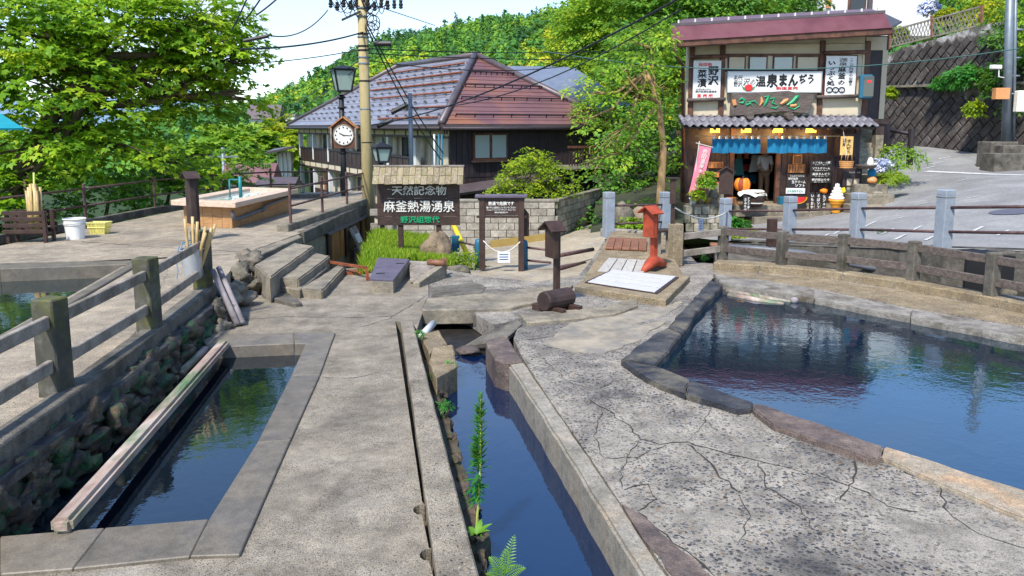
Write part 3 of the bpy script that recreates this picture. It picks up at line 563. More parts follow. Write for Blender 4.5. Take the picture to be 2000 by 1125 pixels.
rpoly = [(p.x, p.y) for p in reversed(gpost[:6])]+[(24, 9), (40, 20), (40, 45), (14, 45), (12.4, 30), (11.2, 24.2), (4.0, 24.2), (3.0, 20.5)]
road = hfield('road', rpoly, road_h, 'asphalt', .25)
def road_mark(px, hw, name='road_mark'):
    """painted line through photo points, laid on the road surface"""
    pts = []
    for x, y in px:
        d = _ray(x, y); t = 8.
        for _ in range(4000):
            p = Vector((0, 0, HC))+d*t
            if p.z <= float(road_h(p.x, p.y)): break
            t += .01
        pts.append(p)
    mb = MB(); L = []
    for i, p in enumerate(pts):
        dd = pts[min(i+1, len(pts)-1)]-pts[max(i-1, 0)]; nn = Vector((-dd.y, dd.x, 0)).normalized()*hw
        for s_ in (1, -1):
            q = p+nn*s_; L.append(Vector((q.x, q.y, float(road_h(q.x, q.y))+.012)))
    mb.add(L, [[2*i, 2*i+1, 2*i+3, 2*i+2] for i in range(len(pts)-1)]); return obj(name, mb, 'road_white', road)
road_mark([(1808, 335), (1870, 338), (1940, 341), (2030, 343)], .12)
for i, (x, y) in enumerate([(1760, 425), (1752, 410), (1800, 398), (1850, 372), (1880, 352), (1830, 318), (1845, 308), (1815, 327), (1900, 385), (1700, 438), (1735, 452), (1790, 447), (1850, 450), (1910, 448), (1960, 455), (1760, 463), (1820, 464), (1640, 452), (1610, 462)]):
    road_mark([(x-12, y+3), (x+12, y-2)] if i < 9 else [(x-13, y+6), (x+10, y-5)], .032)
def surf(px, py):
    d = _ray(px, py); t = 8.
    for _ in range(4000):
        p = Vector((0, 0, HC))+d*t
        if p.z <= float(road_h(p.x, p.y)): break
        t += .01
    return p
mh = surf(1975, 414); n_ = 24
obj('manhole_cover', MB().add([Vector((mh.x+.42*math.cos(a), mh.y+.42*math.sin(a), float(road_h(mh.x+.42*math.cos(a), mh.y+.42*math.sin(a)))+.014)) for a in [2*math.pi*i/n_ for i in range(n_)]], [list(range(n_))]), 'manhole', label='round dark manhole cover in the road at the right edge', cat='manhole cover')
lane_pts = [tuple(Z(*q)) for q in [(900, 552, -.1), (1140, 550, -.08), (950, 520, -.25), (1000, 505, -.4), (1100, 490, -.38), (1190, 458, -.2), (960, 480, -.75), (860, 510, -.5), (1180, 440, -.3), (780, 520, -.2), (1000, 470, -.8)]]
lane_h = tps(lane_pts)
lane = hfield('lane', [(Z(*q).x, Z(*q).y) for q in [(905, 552, -.1), (1052, 556, -.1), (1140, 542, -.1), (1196, 452, -.2), (1260, 440, -.2), (1185, 425, -.3), (1000, 455, -.8), (890, 470, -.8), (880, 520, -.3)]], lane_h, 'path_c', .2)

obj('gravel_strip', MB().prism(jag(PZ([(1402, 535), (1587, 561), (1779, 601), (2000, 637), (2700, 782), (2700, 770), (2250, 667), (1935, 600), (1780, 571), (1640, 549), (1520, 537), (1394, 528)], .006), .01, .3, 3), .05), 'gravelly', pv)
# ================================================================== OBJECTS: springs and terrace
def text(body, c, wdt, hgt, m, parent, ux=(1, 0, 0), uz=(0, 0, 1), thick=0., ext=.004, vertical=False, name='lettering', shear=0., line=1., fit=True):
    """lettering as thin raised geometry, fitted into a wdt x hgt box round c"""
    cu = bpy.data.curves.new('t', 'FONT'); cu.body = '\n'.join(body) if vertical else body
    cu.align_x = 'CENTER'; cu.extrude = ext/max(hgt, .01)*.5; cu.resolution_u = 1; cu.shear = shear; cu.space_line = line
    to = bpy.data.objects.new('t', cu); COL.objects.link(to)
    dg = bpy.context.evaluated_depsgraph_get(); ev = to.evaluated_get(dg); me = bpy.data.meshes.new_from_object(ev)
    n = len(me.vertices); v = np.zeros(n*3, np.float32); me.vertices.foreach_get('co', v); v = v.reshape(-1, 3)
    bpy.data.objects.remove(to); bpy.data.curves.remove(cu)
    lo, hi = v.min(0), v.max(0); v = v-(lo+hi)/2; sz = np.maximum(hi-lo, 1e-6)
    if thick > 0:                                     # bolder strokes: shifted copies, each a hair deeper
        bmx = bmesh.new(); me.vertices.foreach_set('co', np.ascontiguousarray(v, dtype=np.float32).ravel())
        for i, (dx, dy) in enumerate(((0, 0), (thick, 0), (-thick, 0), (0, thick), (0, -thick))):
            m2 = me.copy(); vv = v+np.array([dx, dy, -i*.07*max(sz[2], .001)]); m2.vertices.foreach_set('co', np.ascontiguousarray(vv, dtype=np.float32).ravel()); bmx.from_mesh(m2); bpy.data.meshes.remove(m2)
        bmx.to_mesh(me); bmx.free(); n = len(me.vertices); v = np.zeros(n*3, np.float32); me.vertices.foreach_get('co', v); v = v.reshape(-1, 3)
        sz = np.maximum(v.max(0)-v.min(0), 1e-6)
    sx, sy = wdt/sz[0], hgt/sz[1]
    ux, uz = Vector(ux).normalized(), Vector(uz).normalized(); nn = ux.cross(uz)   # faces -nn... towards the viewer
    B = np.array([ux, uz, nn]); sc = np.array([sx, sy, ext/max(sz[2], 1e-6)])
    me.vertices.foreach_set('co', np.ascontiguousarray((v*sc)@B, dtype=np.float32).ravel())
    me.materials.clear(); me.materials.append(MT[m]); me.update()
    o = bpy.data.objects.new(name, me); COL.objects.link(o); o.parent = parent; o.location = Vector(c)-worldloc(parent); WL[o.name] = Vector(c); o['kind'] = 'stuff'; return o

AX = R(-10)                                             # the springs run about ten degrees off the view axis
def shake(p, a): return p+Vector((random.uniform(-a, a), random.uniform(-a, a), random.uniform(-a, a)))
# left rail fence
fb = [Z(112, 770, ZD), Z(293, 648, ZD), Z(398, 566, ZD)]; d0 = (fb[0]-fb[1])
fence = thing('rail_fence', fb[1], 'mossy concrete post fence with weathered plank rails beside the left pool', 'fence')
fall = [fb[0]+d0*1.0]+fb
for i, p in enumerate(fall):
    obj('post', MB().box(p+Vector((0, 0, .37)), (.185, .185, .78), AX), 'mossy_post' if i < 3 else 'mossy_post', fence, bevel=.012)
for a, b in zip(fall[:-1], fall[1:]):
    for z in (.59, .25):
        obj('rail', MB().beam(a+Vector((.02, 0, z)), b+Vector((.02, -.05, z)), .045, .1), 'wood_grey', fence, bevel=.006)
# steel pail hung on the third post, with canes
pc = Vector((fb[2].x-.02, fb[2].y-.27, ZD+.2))
pail = thing('hanging_pail', pc, 'grey metal pail tied to the third mossy fence post', 'pail')
obj('pail_body', MB().tube([pc+Vector((0, 0, .0)), pc+Vector((0, 0, .36))], [.095, .135], 16, cap=False), 'steel', pail, smooth=True)
obj('pail_base', MB().lathe(pc+Vector((0, 0, .004)), [(.001, 0), (.095, 0), (.095, .006)], 16), 'steel', pail)
obj('pail_lip', MB().tube([pc+Vector((.137*math.cos(a), .137*math.sin(a), .36)) for a in [6.2832*i/16 for i in range(17)]], .007, 6), 'steel', pail, smooth=True)
tp = [pc+Vector((-.13, .02, .36)), pc+Vector((-.15, .1, .42)), pc+Vector((-.02, .3, .47)), pc+Vector((.06, .2, .45)), pc+Vector((-.1, .06, .38))]
obj('rope_tie', MB().tube(tp, .008, 5), 'bluerope', pail)
obj('rope_tail', MB().tube([pc+Vector((-.15, .02, .4)), pc+Vector((-.2, .0, .25)), pc+Vector((-.17, -.02, .1)), pc+Vector((-.19, -.02, .0))], .006, 5), 'bluerope', pail)
for i, (dx, dy, tx, ty, L) in enumerate([(-.03, 0, -.04, 0, .72), (0, .04, .02, .02, .74), (.03, .02, .08, .0, .68), (.04, -.02, .25, .0, .62), (.06, .03, .3, .05, .6), (.05, .05, .36, .05, .64), (.02, -.04, .33, 0, .55)]):
    a = pc+Vector((dx, dy, .03)); b = a+Vector((tx*L, ty*L, L*.98)); pts = []; rad = []
    for k in range(5):
        t = k/4; pts += [a.lerp(b, min(1, t))]; rad += [.019]
    obj('bamboo_cane', MB().tube(pts, rad, 8), 'bamboo', None, ['straight bamboo cane standing leftmost in the hanging pail', 'second bamboo cane from the left in the hanging pail', 'third bamboo cane from the left in the hanging pail', 'leaning bamboo cane nearest the middle of the hanging pail', 'tilted bamboo cane behind the others in the hanging pail', 'bamboo cane leaning farthest right out of the pail', 'short tilted bamboo cane low in the hanging pail'][i], 'cane', 'bamboo canes in the pail', smooth=True)
for i, (a, b) in enumerate([((415, 528), (464, 634)), ((427, 523), (474, 632))]):
    obj('leaning_pole', MB().tube([Z(*b, .03), Z(*a, .62)], [.042, .036], 10), 'pole_wood', label=['weathered round pole leaning on the rocks below the pail, left of two', 'weathered round pole leaning on the rocks below the pail, right of two'][i], cat='pole', group='leaning poles', smooth=True)

# iron railings of the terrace
def railing(name, label, bases, ht, zs, r=.022, pr=.03, post='rail_iron', cap=True):
    t = thing(name, bases[0], label, 'railing')
    for p in bases:
        obj('post', MB().tube([p-Vector((0, 0, .05)), p+Vector((0, 0, ht))], pr, 8), post, t, smooth=False)
        if cap: obj('post_cap', MB().lathe(p+Vector((0, 0, ht)), [(pr*1.15, 0), (pr*1.15, .012), (pr*.5, .03)], 8), post, t)
    for a, b in zip(bases[:-1], bases[1:]):
        for z in zs: obj('rail', MB().tube([a+Vector((0, 0, z)), b+Vector((0, 0, z))], r, 8), post, t, smooth=True)
    return t
back = [Z(x, y, ZD+.1) for x, y in [(-330, 520), (-60, 470), (168, 430), (303, 405), (418, 390), (530, 381), (640, 379)]]
railing('terrace_railing', 'rusty brown pipe railing along the back of the terrace under the big tree', back, .74, (.66, .3))
side = [Z(x, y, ZD+.14) for x, y in [(568, 436), (630, 415), (678, 399), (722, 384)]]
railing('side_railing', 'brown pipe railing on the right edge of the terrace beside the tub', side, .78, (.68, .34))
kb = MB()
for a, b in zip(back[:-1], back[1:]): kb.beam(Vector((a.x, a.y, ZD+.03)), Vector((b.x, b.y, ZD+.03)), .16, .16)
obj('terrace_kerb', kb, 'conc_dark', label='mossy concrete kerb under the back railing of the terrace', cat='kerb', bevel=.01)
kb = MB().beam(Vector((side[0].x-.1, side[0].y-.25, ZD+.06)), Vector((side[-1].x, side[-1].y, ZD+.06)), .24, .16)
obj('edge_kerb', kb, 'concrete', label='concrete kerb under the side railing above the wooden hut boards', cat='kerb', bevel=.015)
# timber front under the terrace edge
ha, hb = Z(586, 455, ZD), Z(722, 393, ZD)
hut = thing('timber_front', Z(690, 520), 'old orange and grey plank boarding under the terrace edge', 'boarding')
nr = Vector(((hb-ha).y, -(hb-ha).x, 0)).normalized()
obj('concrete_beam', MB().slabq([ha+nr*.08+Vector((0, 0, .02)), hb+nr*.08+Vector((0, 0, .02)), hb+nr*.08-Vector((0, 0, .3)), ha+nr*.08-Vector((0, 0, .22))], nr, .14), 'conc_dark', hut, bevel=.01)
def board(t0, t1, zt, zb, m, off=.05, name='plank', lean=0.):
    a = ha.lerp(hb, t0); b = ha.lerp(hb, t1)
    q = [a+nr*off+Vector((0, 0, zt-ZD)), b+nr*off+Vector((0, 0, zt-ZD)), b+nr*(off+lean)+Vector((0, 0, zb-ZD)), a+nr*(off+lean)+Vector((0, 0, zb-ZD))]
    return obj(name, MB().slabq(q, nr, .03), m, hut, bevel=.004)
for i in range(12):
    t0 = .28+i*.059; m = 'wood_orange' if i in (1, 2, 3, 8, 9, 10, 11) else 'wood_dark'
    board(t0, t0+.056, lerp(.14, .06, i/11), -.62, m, .03+.01*(i % 2))
board(.55, .66, -.02, -.62, 'wood_grey', .1, 'leaning_board', .28)
board(.575, .635, -.2, -.4, 'whiteink', .215, 'paper_notice', .09)
for t in (.27, .52, .77, .985): board(t, t+.03, .14, -.7, 'wood_dark', .09, 'post')
obj('lean_roof', MB().slabq([ha.lerp(hb, .25)+nr*.02-Vector((0, 0, .2)), hb+nr*.02-Vector((0, 0, .26)), hb+nr*.16-Vector((0, 0, .31)), ha.lerp(hb, .25)+nr*.16-Vector((0, 0, .25))], (0, 0, 1), .03), 'driftwood', hut)
board(.6, 1.02, -.62, -.95, 'concrete', .16, 'footing')

# steps
st = thing('stone_steps', Z(630, 570), 'three worn concrete steps climbing to the terrace', 'steps')
for i, (q, z) in enumerate([([(498, 585), (586, 565), (645, 527), (660, 517), (676, 518), (630, 566), (590, 575)], .13), ([(500, 545), (528, 543), (583, 545), (643, 498), (612, 496), (520, 515)], .25), ([(495, 516), (528, 540), (611, 480), (576, 476)], .37)]):
    q = [[(586, 563), (660, 517), (676, 518), (630, 567)], [(527, 543), (583, 545), (645, 499), (612, 492)], [(496, 517), (528, 541), (613, 480), (574, 474)]][i]
    pts = PZ(q, z)
    obj('step', MB().prism(jag(pts, .012, .14, i), z+.06), 'concrete', st, bevel=.02, segs=2)
obj('step_base', MB().prism(jag(PZ([(520, 553), (585, 566), (640, 522), (600, 500), (540, 520)], .13), .012, .2, 4), .2), 'concrete', st, bevel=.012)
obj('stringer', MB().prism(jag(PZ([(488, 518), (500, 520), (590, 590), (575, 592), (515, 575), (498, 548)], .06), .02, .12, 6), .1), 'conc_dark', st, bevel=.015)
obj('terrace_wall', MB().prism(jag(PZ([(478, 497), (506, 484), (583, 458), (590, 462), (520, 492), (490, 506)], ZD-.01), .015, .12, 8), .6), 'concrete', label='broken concrete edge of the terrace above the steps', cat='wall', bevel=.015)
rg = thing('rusty_stand', Z(700, 535), 'rusty angle iron frame beside the purple hatch', 'iron frame')
obj('bar', MB().beam(Z(640, 511, .15), Z(716, 523, .2), .04, .04), 'rust', rg); obj('bar', MB().beam(Z(716, 523, .2), Z(718, 548, .0), .04, .04), 'rust', rg)
obj('grate', MB().box(Z(690, 532, .02), (.35, .25, .05), AX), 'rust', rg)

# wooden bath tub on the terrace
A, B, C = Z(360, 441, ZD), Z(454, 446, ZD), Z(565, 413, ZD); Dp = A+C-B
tub = thing('bath_tub', B, 'long wooden bath tub with pale rim and grey pipe on the terrace', 'tub')
th = .44
e1 = (A-B).normalized(); e2 = (C-B).normalized()
for a, b, nm in ((A, B, 0), (B, C, 1), (C, Dp, 2), (Dp, A, 3)):
    n = 5 if nm % 2 == 0 else 8
    dd = (b-a)/n; no = Vector((dd.y, -dd.x, 0)).normalized()
    if no.dot((a+b)/2-(A+C)/2) < 0: no = -no
    for k in range(n):
        p, q = a+dd*(k+.01), a+dd*(k+.99)
        obj('side_board', MB().slabq([p, q, q+Vector((0, 0, th)), p+Vector((0, 0, th))], no, .06), 'tub_wood', tub, bevel=.004)
ov = .2; inn = .16
def off(P, o): return P + (e1*o*(1 if P in (A, Dp) else -1)) + (e2*o*(1 if P in (C, Dp) else -1))
Ao, Bo, Co, Do = [off(P, ov)+Vector((0, 0, th+.11)) for P in (A, B, C, Dp)]; Ai, Bi, Ci, Di = [off(P, -inn)+Vector((0, 0, th+.11)) for P in (A, B, C, Dp)]
for q in ((Ao, Bo, Bi, Ai), (Bo, Co, Ci, Bi), (Co, Do, Di, Ci), (Do, Ao, Ai, Di)):
    obj('rim_plank', MB().prism(q, .11), 'tub_rim', tub, bevel=.008)
obj('bath_water', MB().prism([p-Vector((0, 0, .06)) for p in (Ai+(Ai-Bi)*0, Bi, Ci, Di)], .05), 'tubwater', tub)
pp = [B+e1*.02+Vector((.06, -.1, .36)), B+Vector((.05, -.09, .2))+e2*.05, B+e2*.2+Vector((.07, -.07, .18)), B.lerp(C, .45)+Vector((.07, -.06, .24)), B.lerp(C, .5)+Vector((.07, -.06, .3)), B.lerp(C, .97)+Vector((.07, -.06, .38))]
obj('waste_pipe', MB().tube(pp, .035, 10), 'pvc', tub, smooth=True)
obj('pipe_joint', MB().tube([pp[3]-e2*.07, pp[3]+e2*.1], .05, 10), 'pvc', tub)
for i, (x, y0, y1, nm) in enumerate([(434, 378, 335, 0), (452, 374, 345, 1)]):
    p = Ai.lerp(Ci, .45)+Vector((.12*(i*2-1)+.0, .0, 0))
    obj('filler_pipe', MB().tube([p-Vector((0, 0, .1)), p+Vector((0, 0, .33 if i == 0 else .4))], .018 if i == 0 else .04, 8), 'teal', tub, smooth=True)
p0 = Ai.lerp(Ci, .45)+Vector((-.12, 0, .33)); obj('filler_spout', MB().tube([p0, p0+Vector((.16, 0, .0)), p0+Vector((.24, 0, -.02))], .016, 8), 'teal', tub, smooth=True)

# little roofed sign boxes
def box_sign(name, base, ht, wd, label, m='wood_brown', bw=.3, bh=.42, dp=.07, rz=0., foot=None, pw=.075):
    t = thing(name, base, label, 'sign')
    obj('post', MB().box(base+Vector((0, 0, ht/2)), (pw, pw, ht), rz), m, t, bevel=.005)
    M3 = Matrix.Rotation(rz, 3, 'Z'); cc = base+Vector((0, 0, ht-bh/2))+M3@Vector((0, -pw*.6-dp/2, 0))
    mb = MB(); hw = bw/2
    prof = [(-hw, -bh/2), (hw, -bh/2), (hw, bh/2-hw*.55), (0, bh/2), (-hw, bh/2-hw*.55)]
    q = [cc+M3@Vector((x, -dp/2, z)) for x, z in prof]
    obj('board', mb.slabq(q, M3@Vector((0, -1, 0)), dp), m, t, bevel=.004)
    for s_ in (-1, 1):
        a = cc+M3@Vector((0, 0, bh/2+.03)); b = cc+M3@Vector((s_*(hw+.06), 0, bh/2-hw*.55-.02))
        obj('roof_board', MB().beam(a, b, dp+.16, .025), m, t, bevel=.003)
    return t
t = box_sign('notice_post', Z(388, 470, ZD), 1.22, .3, 'dark roofed notice board on a post in front of the tub', 'wood_dark', .26, .9, .1, R(-50))
t = box_sign('notice_post', Z(1087, 582, .1), 1.02, .3, 'brown roofed notice board standing on a small log base', 'wood_brown', .25, .46, .07, R(-62))
lb = Z(1087, 584, .16)
ld = Vector((.75, .66, 0)).normalized(); obj('log_foot', MB().lathe(lb-ld*.24, [(.12, 0), (.13, .02), (.13, .46), (.12, .48)], 14, ld), 'wood_dark', t, smooth=False)
for s_ in (-.14, .16): obj('skid', MB().box(lb+ld*s_+Vector((0, 0, -.12)), (.08, .55, .09), math.atan2(ld.y, ld.x)+.05), 'wood_brown', t, bevel=.006)
t = box_sign('red_notice_post', Z(1276, 521, .12), .98, .3, 'bright red roofed notice post on a splayed red foot', 'redbox', .24, .48, .09, R(-55), pw=.09)
fp = Z(1276, 521, .14); 
obj('foot', MB().tube([fp+Vector((-.22, -.3, -.03)), fp+Vector((-.1, -.14, .05)), fp+Vector((.0, 0, .1)), fp+Vector((.12, .12, .05)), fp+Vector((.24, .26, .0))], [.04, .085, .1, .085, .04], 8), 'redbox', t, smooth=True)
pst = Z(1311, 519, .0); t = thing('tall_post', pst, 'tall thin brown post with a narrow board beside the square concrete post', 'post')
obj('post', MB().box(pst+Vector((0, 0, .76)), (.06, .06, 1.55), .1), 'wood_brown', t, bevel=.004)
obj('board', MB().box(pst+Vector((-.02, -.06, 1.3)), (.09, .06, .42), .1), 'wood_brown', t, bevel=.004); obj('cap', MB().box(pst+Vector((-.02, -.04, 1.53)), (.2, .16, .025), .1), 'wood_brown', t)

# right rail fence
fr = [Z(1318, 519, 0.), Z(1411, 507, .05), Z(1526, 520, .1), Z(1645, 530, .12), Z(1782, 548, .12), Z(1935, 578, .12), Z(2160, 625, .12), Z(2500, 700, .12)]
rf = thing('rail_fence', fr[2], 'dark concrete post and plank rail fence behind the right pool', 'fence')
for i, p in enumerate(fr):
    hh = .74 if i == 0 else .6; w_ = .2 if i == 0 else .15
    obj('post', MB().box(p+Vector((0, 0, hh/2)), (w_, w_, hh), R(20)), 'gravelly' if i == 0 else 'conc_dark', rf, bevel=.014)
for a, b in zip(fr[:-1], fr[1:]):
    for z in (.5, .2): obj('rail', MB().beam(a+Vector((0, 0, z)), b+Vector((0, 0, z)), .055, .115), 'wood_grey' if a is fr[0] else 'driftwood', rf, bevel=.006)
dp_ = [Z(1420, 487, .12), Z(1500, 492, .1), Z(1580, 500, .06), Z(1680, 522, .0), Z(1780, 540, -.1)]
obj('black_pipe', MB().tube([p+Vector((0, .35, 0)) for p in dp_], .06, 8), 'pvc', label='black pipe lying behind the right rail fence', cat='pipe', smooth=True)
hb_ = Z(1395, 484, .15)+Vector((0, .3, 0)); obj('wood_bar', MB().tube([hb_, hb_+Vector((.42, .05, 0))], [.06, .04], 8), 'wood_red', label='reddish wood bar end lying on the slab behind the fence', cat='wood bar', smooth=True)
rp2 = Z(1517, 497, .05)+Vector((0, .35, 0)); obj('short_brown_post', MB().box(rp2+Vector((0, 0, .3)), (.16, .12, .66), .3), 'wood_brown', label='short dark brown post behind the fence, below the grey railing', cat='post', bevel=.006)
cv = thing('culvert_mouth', Z(1965, 580), 'dark culvert opening with stub pipe at the right edge', 'culvert')
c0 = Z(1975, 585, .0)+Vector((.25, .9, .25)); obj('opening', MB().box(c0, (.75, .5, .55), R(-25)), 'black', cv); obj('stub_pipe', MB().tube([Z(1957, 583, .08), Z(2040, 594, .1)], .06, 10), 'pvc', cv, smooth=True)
obj('rock_in_culvert', MB().blob(Z(1968, 572, .1), (.12, .12, .09), 5, 2, .3), 'rock', label='round grey rock lying at the dark culvert mouth', cat='rock', smooth=True)

# grey road posts with rails
gr = thing('road_railing', gpost[2], 'pale grey square posts with thin brown rails along the road', 'railing')
for p in gpost:
    obj('post', MB().box(p+Vector((0, 0, .44)), (.2, .2, .9), R(18)), 'grey_paint', gr, bevel=.008)
    obj('post_cap', MB().box(p+Vector((0, 0, .905)), (.205, .205, .09), R(18)), 'grey_paint', gr, bevel=.012)
    obj('cap_joint', MB().box(p+Vector((0, 0, .83)), (.206, .206, .012), R(18)), 'conc_dark', gr)
for i, (a, b) in enumerate(zip(gpost[:-1], gpost[1:])):
    if i == 4: continue
    for z in (.66, .27): obj('rail', MB().tube([a+Vector((0, 0, z)), b+Vector((0, 0, z))], .025, 8), 'rail_iron', gr, smooth=True)
gk = MB().beam(Z(1176, 452, .06)+Vector((0, 0, 0)), Z(1300, 460, .06), .24, .16)
obj('pale_kerb', gk, 'conc_pale', label='pale concrete kerb between the two grey posts by the trees', cat='kerb', bevel=.015)
# rope with paper
def sag(a, b, s, n=9): return [a.lerp(b, i/n)-Vector((0, 0, s*4*(i/n)*(1-i/n))) for i in range(n+1)]
ra, rb = pst+Vector((.03, -.03, 1.02)), gpost[4]+Vector((0, -.12, .66))
t = thing('rope_barrier', ra, 'white rope with paper notice hung from brown post to grey post', 'rope')
sg = sag(ra, rb, .17); obj('rope', MB().tube(sg, .014, 6), 'rope', t, smooth=True)
mp_ = sg[4]; dr = (rb-ra).normalized(); q = [mp_-dr*.17, mp_+dr*.17, mp_+dr*.17-Vector((0, 0, .24)), mp_-dr*.17-Vector((0, 0, .24))]
obj('paper_notice', MB().slabq(q, (0, -1, 0), .004), 'bluepaper', t)
for k in range(4): obj('print_line', MB().slabq([mp_-dr*.12-Vector((0, .006, .05+k*.045)), mp_+dr*.12-Vector((0, .006, .05+k*.045)), mp_+dr*.12-Vector((0, .006, .062+k*.045)), mp_-dr*.12-Vector((0, .006, .062+k*.045))], (0, -1, 0), .002), 'ink', t)

# ramp with hatches in front of the grey posts
rmp = [Z(1138, 548, .04), Z(1340, 545, .04), Z(1318, 505, .14), Z(1302, 460, .22), Z(1194, 452, .24), Z(1172, 490, .16)]
ramp_o = obj('hatch_ramp', MB().prism(rmp, .35), 'gravelly', label='sloping concrete ramp carrying the board hatches up to the grey posts', cat='ramp', bevel=.01)
bx_ = PZ([(1176, 520), (1348, 538), (1300, 586), (1122, 558)], .1)
lf = thing('white_hatch', Z(1230, 550, .17), 'white painted board hatch lid in a raised concrete frame', 'hatch')
obj('frame', MB().prism(jag(bx_, .006, .3, 4), .22), 'gravelly', lf, bevel=.012)
q = PZ([(1193, 527), (1326, 541), (1284, 573), (1142, 551)], .115)
obj('frame_board', MB().prism(q, .02), 'wood_dark', lf)
for k in range(4):
    a, b, c_, d_ = [Vector((p.x, p.y, p.z+.012)) for p in (q[0].lerp(q[3], (k+.08)/4), q[1].lerp(q[2], (k+.08)/4), q[1].lerp(q[2], (k+.92)/4), q[0].lerp(q[3], (k+.92)/4))]
    obj('board', MB().prism([a.lerp(b, .04), b.lerp(a, .04), c_.lerp(d_, .04), d_.lerp(c_, .04)], .02), 'lid_white', lf, bevel=.003)
gh = thing('grey_board_hatch', Z(1215, 515, .16), 'row of weathered grey boards between white hatch and brown hatch', 'hatch')
qa, qb = [Z(1166, 529, .11), Z(1258, 533, .11)], [Z(1188, 503, .2), Z(1264, 508, .2)]
for k in range(4):
    a, b = qa[0].lerp(qa[1], (k+.04)/4), qa[0].lerp(qa[1], (k+.96)/4); c_, d_ = qb[0].lerp(qb[1], (k+.96)/4), qb[0].lerp(qb[1], (k+.04)/4)
    obj('board', MB().prism([a, b, c_, d_], .04), 'lid_grey', gh, bevel=.004)
bh_ = thing('brown_board_hatch', Z(1222, 475, .25), 'small hatch of five worn reddish brown boards on the ramp', 'hatch')
qa, qb = [Z(1182, 483, .215), Z(1263, 486, .215)], [Z(1189, 463, .27), Z(1264, 466, .27)]
for k in range(5):
    a, b = qa[0].lerp(qa[1], (k+.03)/5), qa[0].lerp(qa[1], (k+.97)/5); c_, d_ = qb[0].lerp(qb[1], (k+.97)/5), qb[0].lerp(qb[1], (k+.03)/5)
    obj('board', MB().prism([a, b, c_, d_], .04), 'wood_red', bh_, bevel=.004)
sb = thing('box_stand', Z(1290, 505, .1), 'small dark wooden stand between red post and concrete post', 'stand')
for dx in (-.15, 0, .14): obj('leg', MB().box(Z(1290, 505, .1)+Vector((dx, .15, .22)), (.05, .05, .5)), 'wood_grey', sb)
obj('top', MB().box(Z(1290, 505, .1)+Vector((0, .15, .48)), (.42, .3, .04), .3), 'wood_dark', sb)
# purple hatch and board box left of the lane
ph = thing('purple_hatch', Z(760, 555), 'closed purple-painted hatch box on the plaza', 'hatch')
q = PZ([(722, 549), (738, 512), (800, 515), (768, 551)], .17)
q[2].z = .22; q[1].z = .22
obj('box', MB().prism(q, .3), 'concrete', ph, bevel=.008)
for k in range(3):
    a, b = q[0].lerp(q[1], (k+.02)/3), q[0].lerp(q[1], (k+.98)/3); c_, d_ = q[3].lerp(q[2], (k+.98)/3), q[3].lerp(q[2], (k+.02)/3)
    obj('lid_board', MB().prism([p+Vector((0, 0, .03)) for p in (a, b, c_, d_)], .028), 'lid_purple', ph, bevel=.003)
for k in (.25, .75):
    c_ = q[0].lerp(q[2], k)+Vector((0, 0, .034)); obj('hand_slot', MB().box(c_, (.13, .025, .008), .1), 'black', ph)
wb = thing('board_box', Z(815, 545), 'sloping box of pale purple boards with concrete cheek beside the purple hatch', 'board box')
qa, qb = [Z(801, 547, .06), Z(818, 549, .06)], [Z(800, 509, .2), Z(866, 511, .2)]
for k in range(5):
    a, b = qa[0].lerp(qb[0], (k+.03)/5), qa[0].lerp(qb[0], (k+.97)/5); c_, d_ = qa[1].lerp(qb[1], (k+.97)/5), qa[1].lerp(qb[1], (k+.03)/5)
    obj('board', MB().prism([a, b, c_, d_], .04), 'wood_grey', wb, bevel=.004)
obj('cheek', MB().prism([Z(806, 552, .08), Z(819, 552, .08), Z(872, 514, .24), Z(860, 510, .24)], .35), 'concrete', wb, bevel=.008)
obj('end_log', MB().tube([Z(836, 512, .26), Z(868, 514, .26)], .05, 8), 'wood_red', wb, smooth=True); obj('end_post', MB().box(Z(868, 524, .12), (.07, .07, .34)), 'wood_red', wb)

# things on the terrace
bk = Z(148, 466, ZD); t = thing('white_bucket', bk, 'white plastic bucket on the terrace by the yellow basket', 'bucket')
obj('bucket_body', MB().tube([bk, bk+Vector((0, 0, .38))], [.155, .19], 20, cap=False), 'whiteplastic', t, smooth=True); obj('bucket_base', MB().lathe(bk+Vector((0, 0, .01)), [(.15, 0), (.15, .01)], 20), 'whiteplastic', t)
for z in (.27, .3, .37): obj('rib', MB().tube([bk+Vector(((.155+.035*z/.38+.008)*math.cos(a), (.155+.035*z/.38+.008)*math.sin(a), z)) for a in [6.2832*i/20 for i in range(21)]], .009, 6), 'whiteplastic', t, smooth=True)
ys = Z(187, 458, ZD)+Vector((.02, .12, 0)); t = thing('yellow_basket', ys, 'yellow plastic basket beside the white bucket', 'basket')
w1, d1, w2, d2, h_ = .14, .1, .19, .14, .22
for i, (sx, sy) in enumerate(((0, -1), (0, 1), (-1, 0), (1, 0))):
    n = 6
    for k in range(n):
        t0 = -1+2*(k+.1)/n; t1 = -1+2*(k+.9)/n
        f = (lambda tt, up: ys+Vector(((tt*(w2 if up else w1)) if sx == 0 else sx*(w2 if up else w1), (tt*(d2 if up else d1)) if sx != 0 else sy*(d2 if up else d1), h_ if up else .01)))
        obj('slat', MB().slabq([f(t0, 0), f(t1, 0), f(t1, 1), f(t0, 1)], (sx, sy, 0), .006), 'yellowplastic', t)
obj('base', MB().box(ys+Vector((0, 0, .008)), (w1*2, d1*2, .012)), 'yellowplastic', t)
lip = [ys+Vector((sx*w2, sy*d2, h_)) for sx, sy in ((-1, -1), (1, -1), (1, 1), (-1, 1), (-1, -1))]
obj('lip', MB().tube(lip, .011, 6), 'yellowplastic', t); obj('band', MB().tube([ys+(p-ys)*.9+Vector((0, 0, -.09+.02)) for p in lip], .009, 6), 'yellowplastic', t)
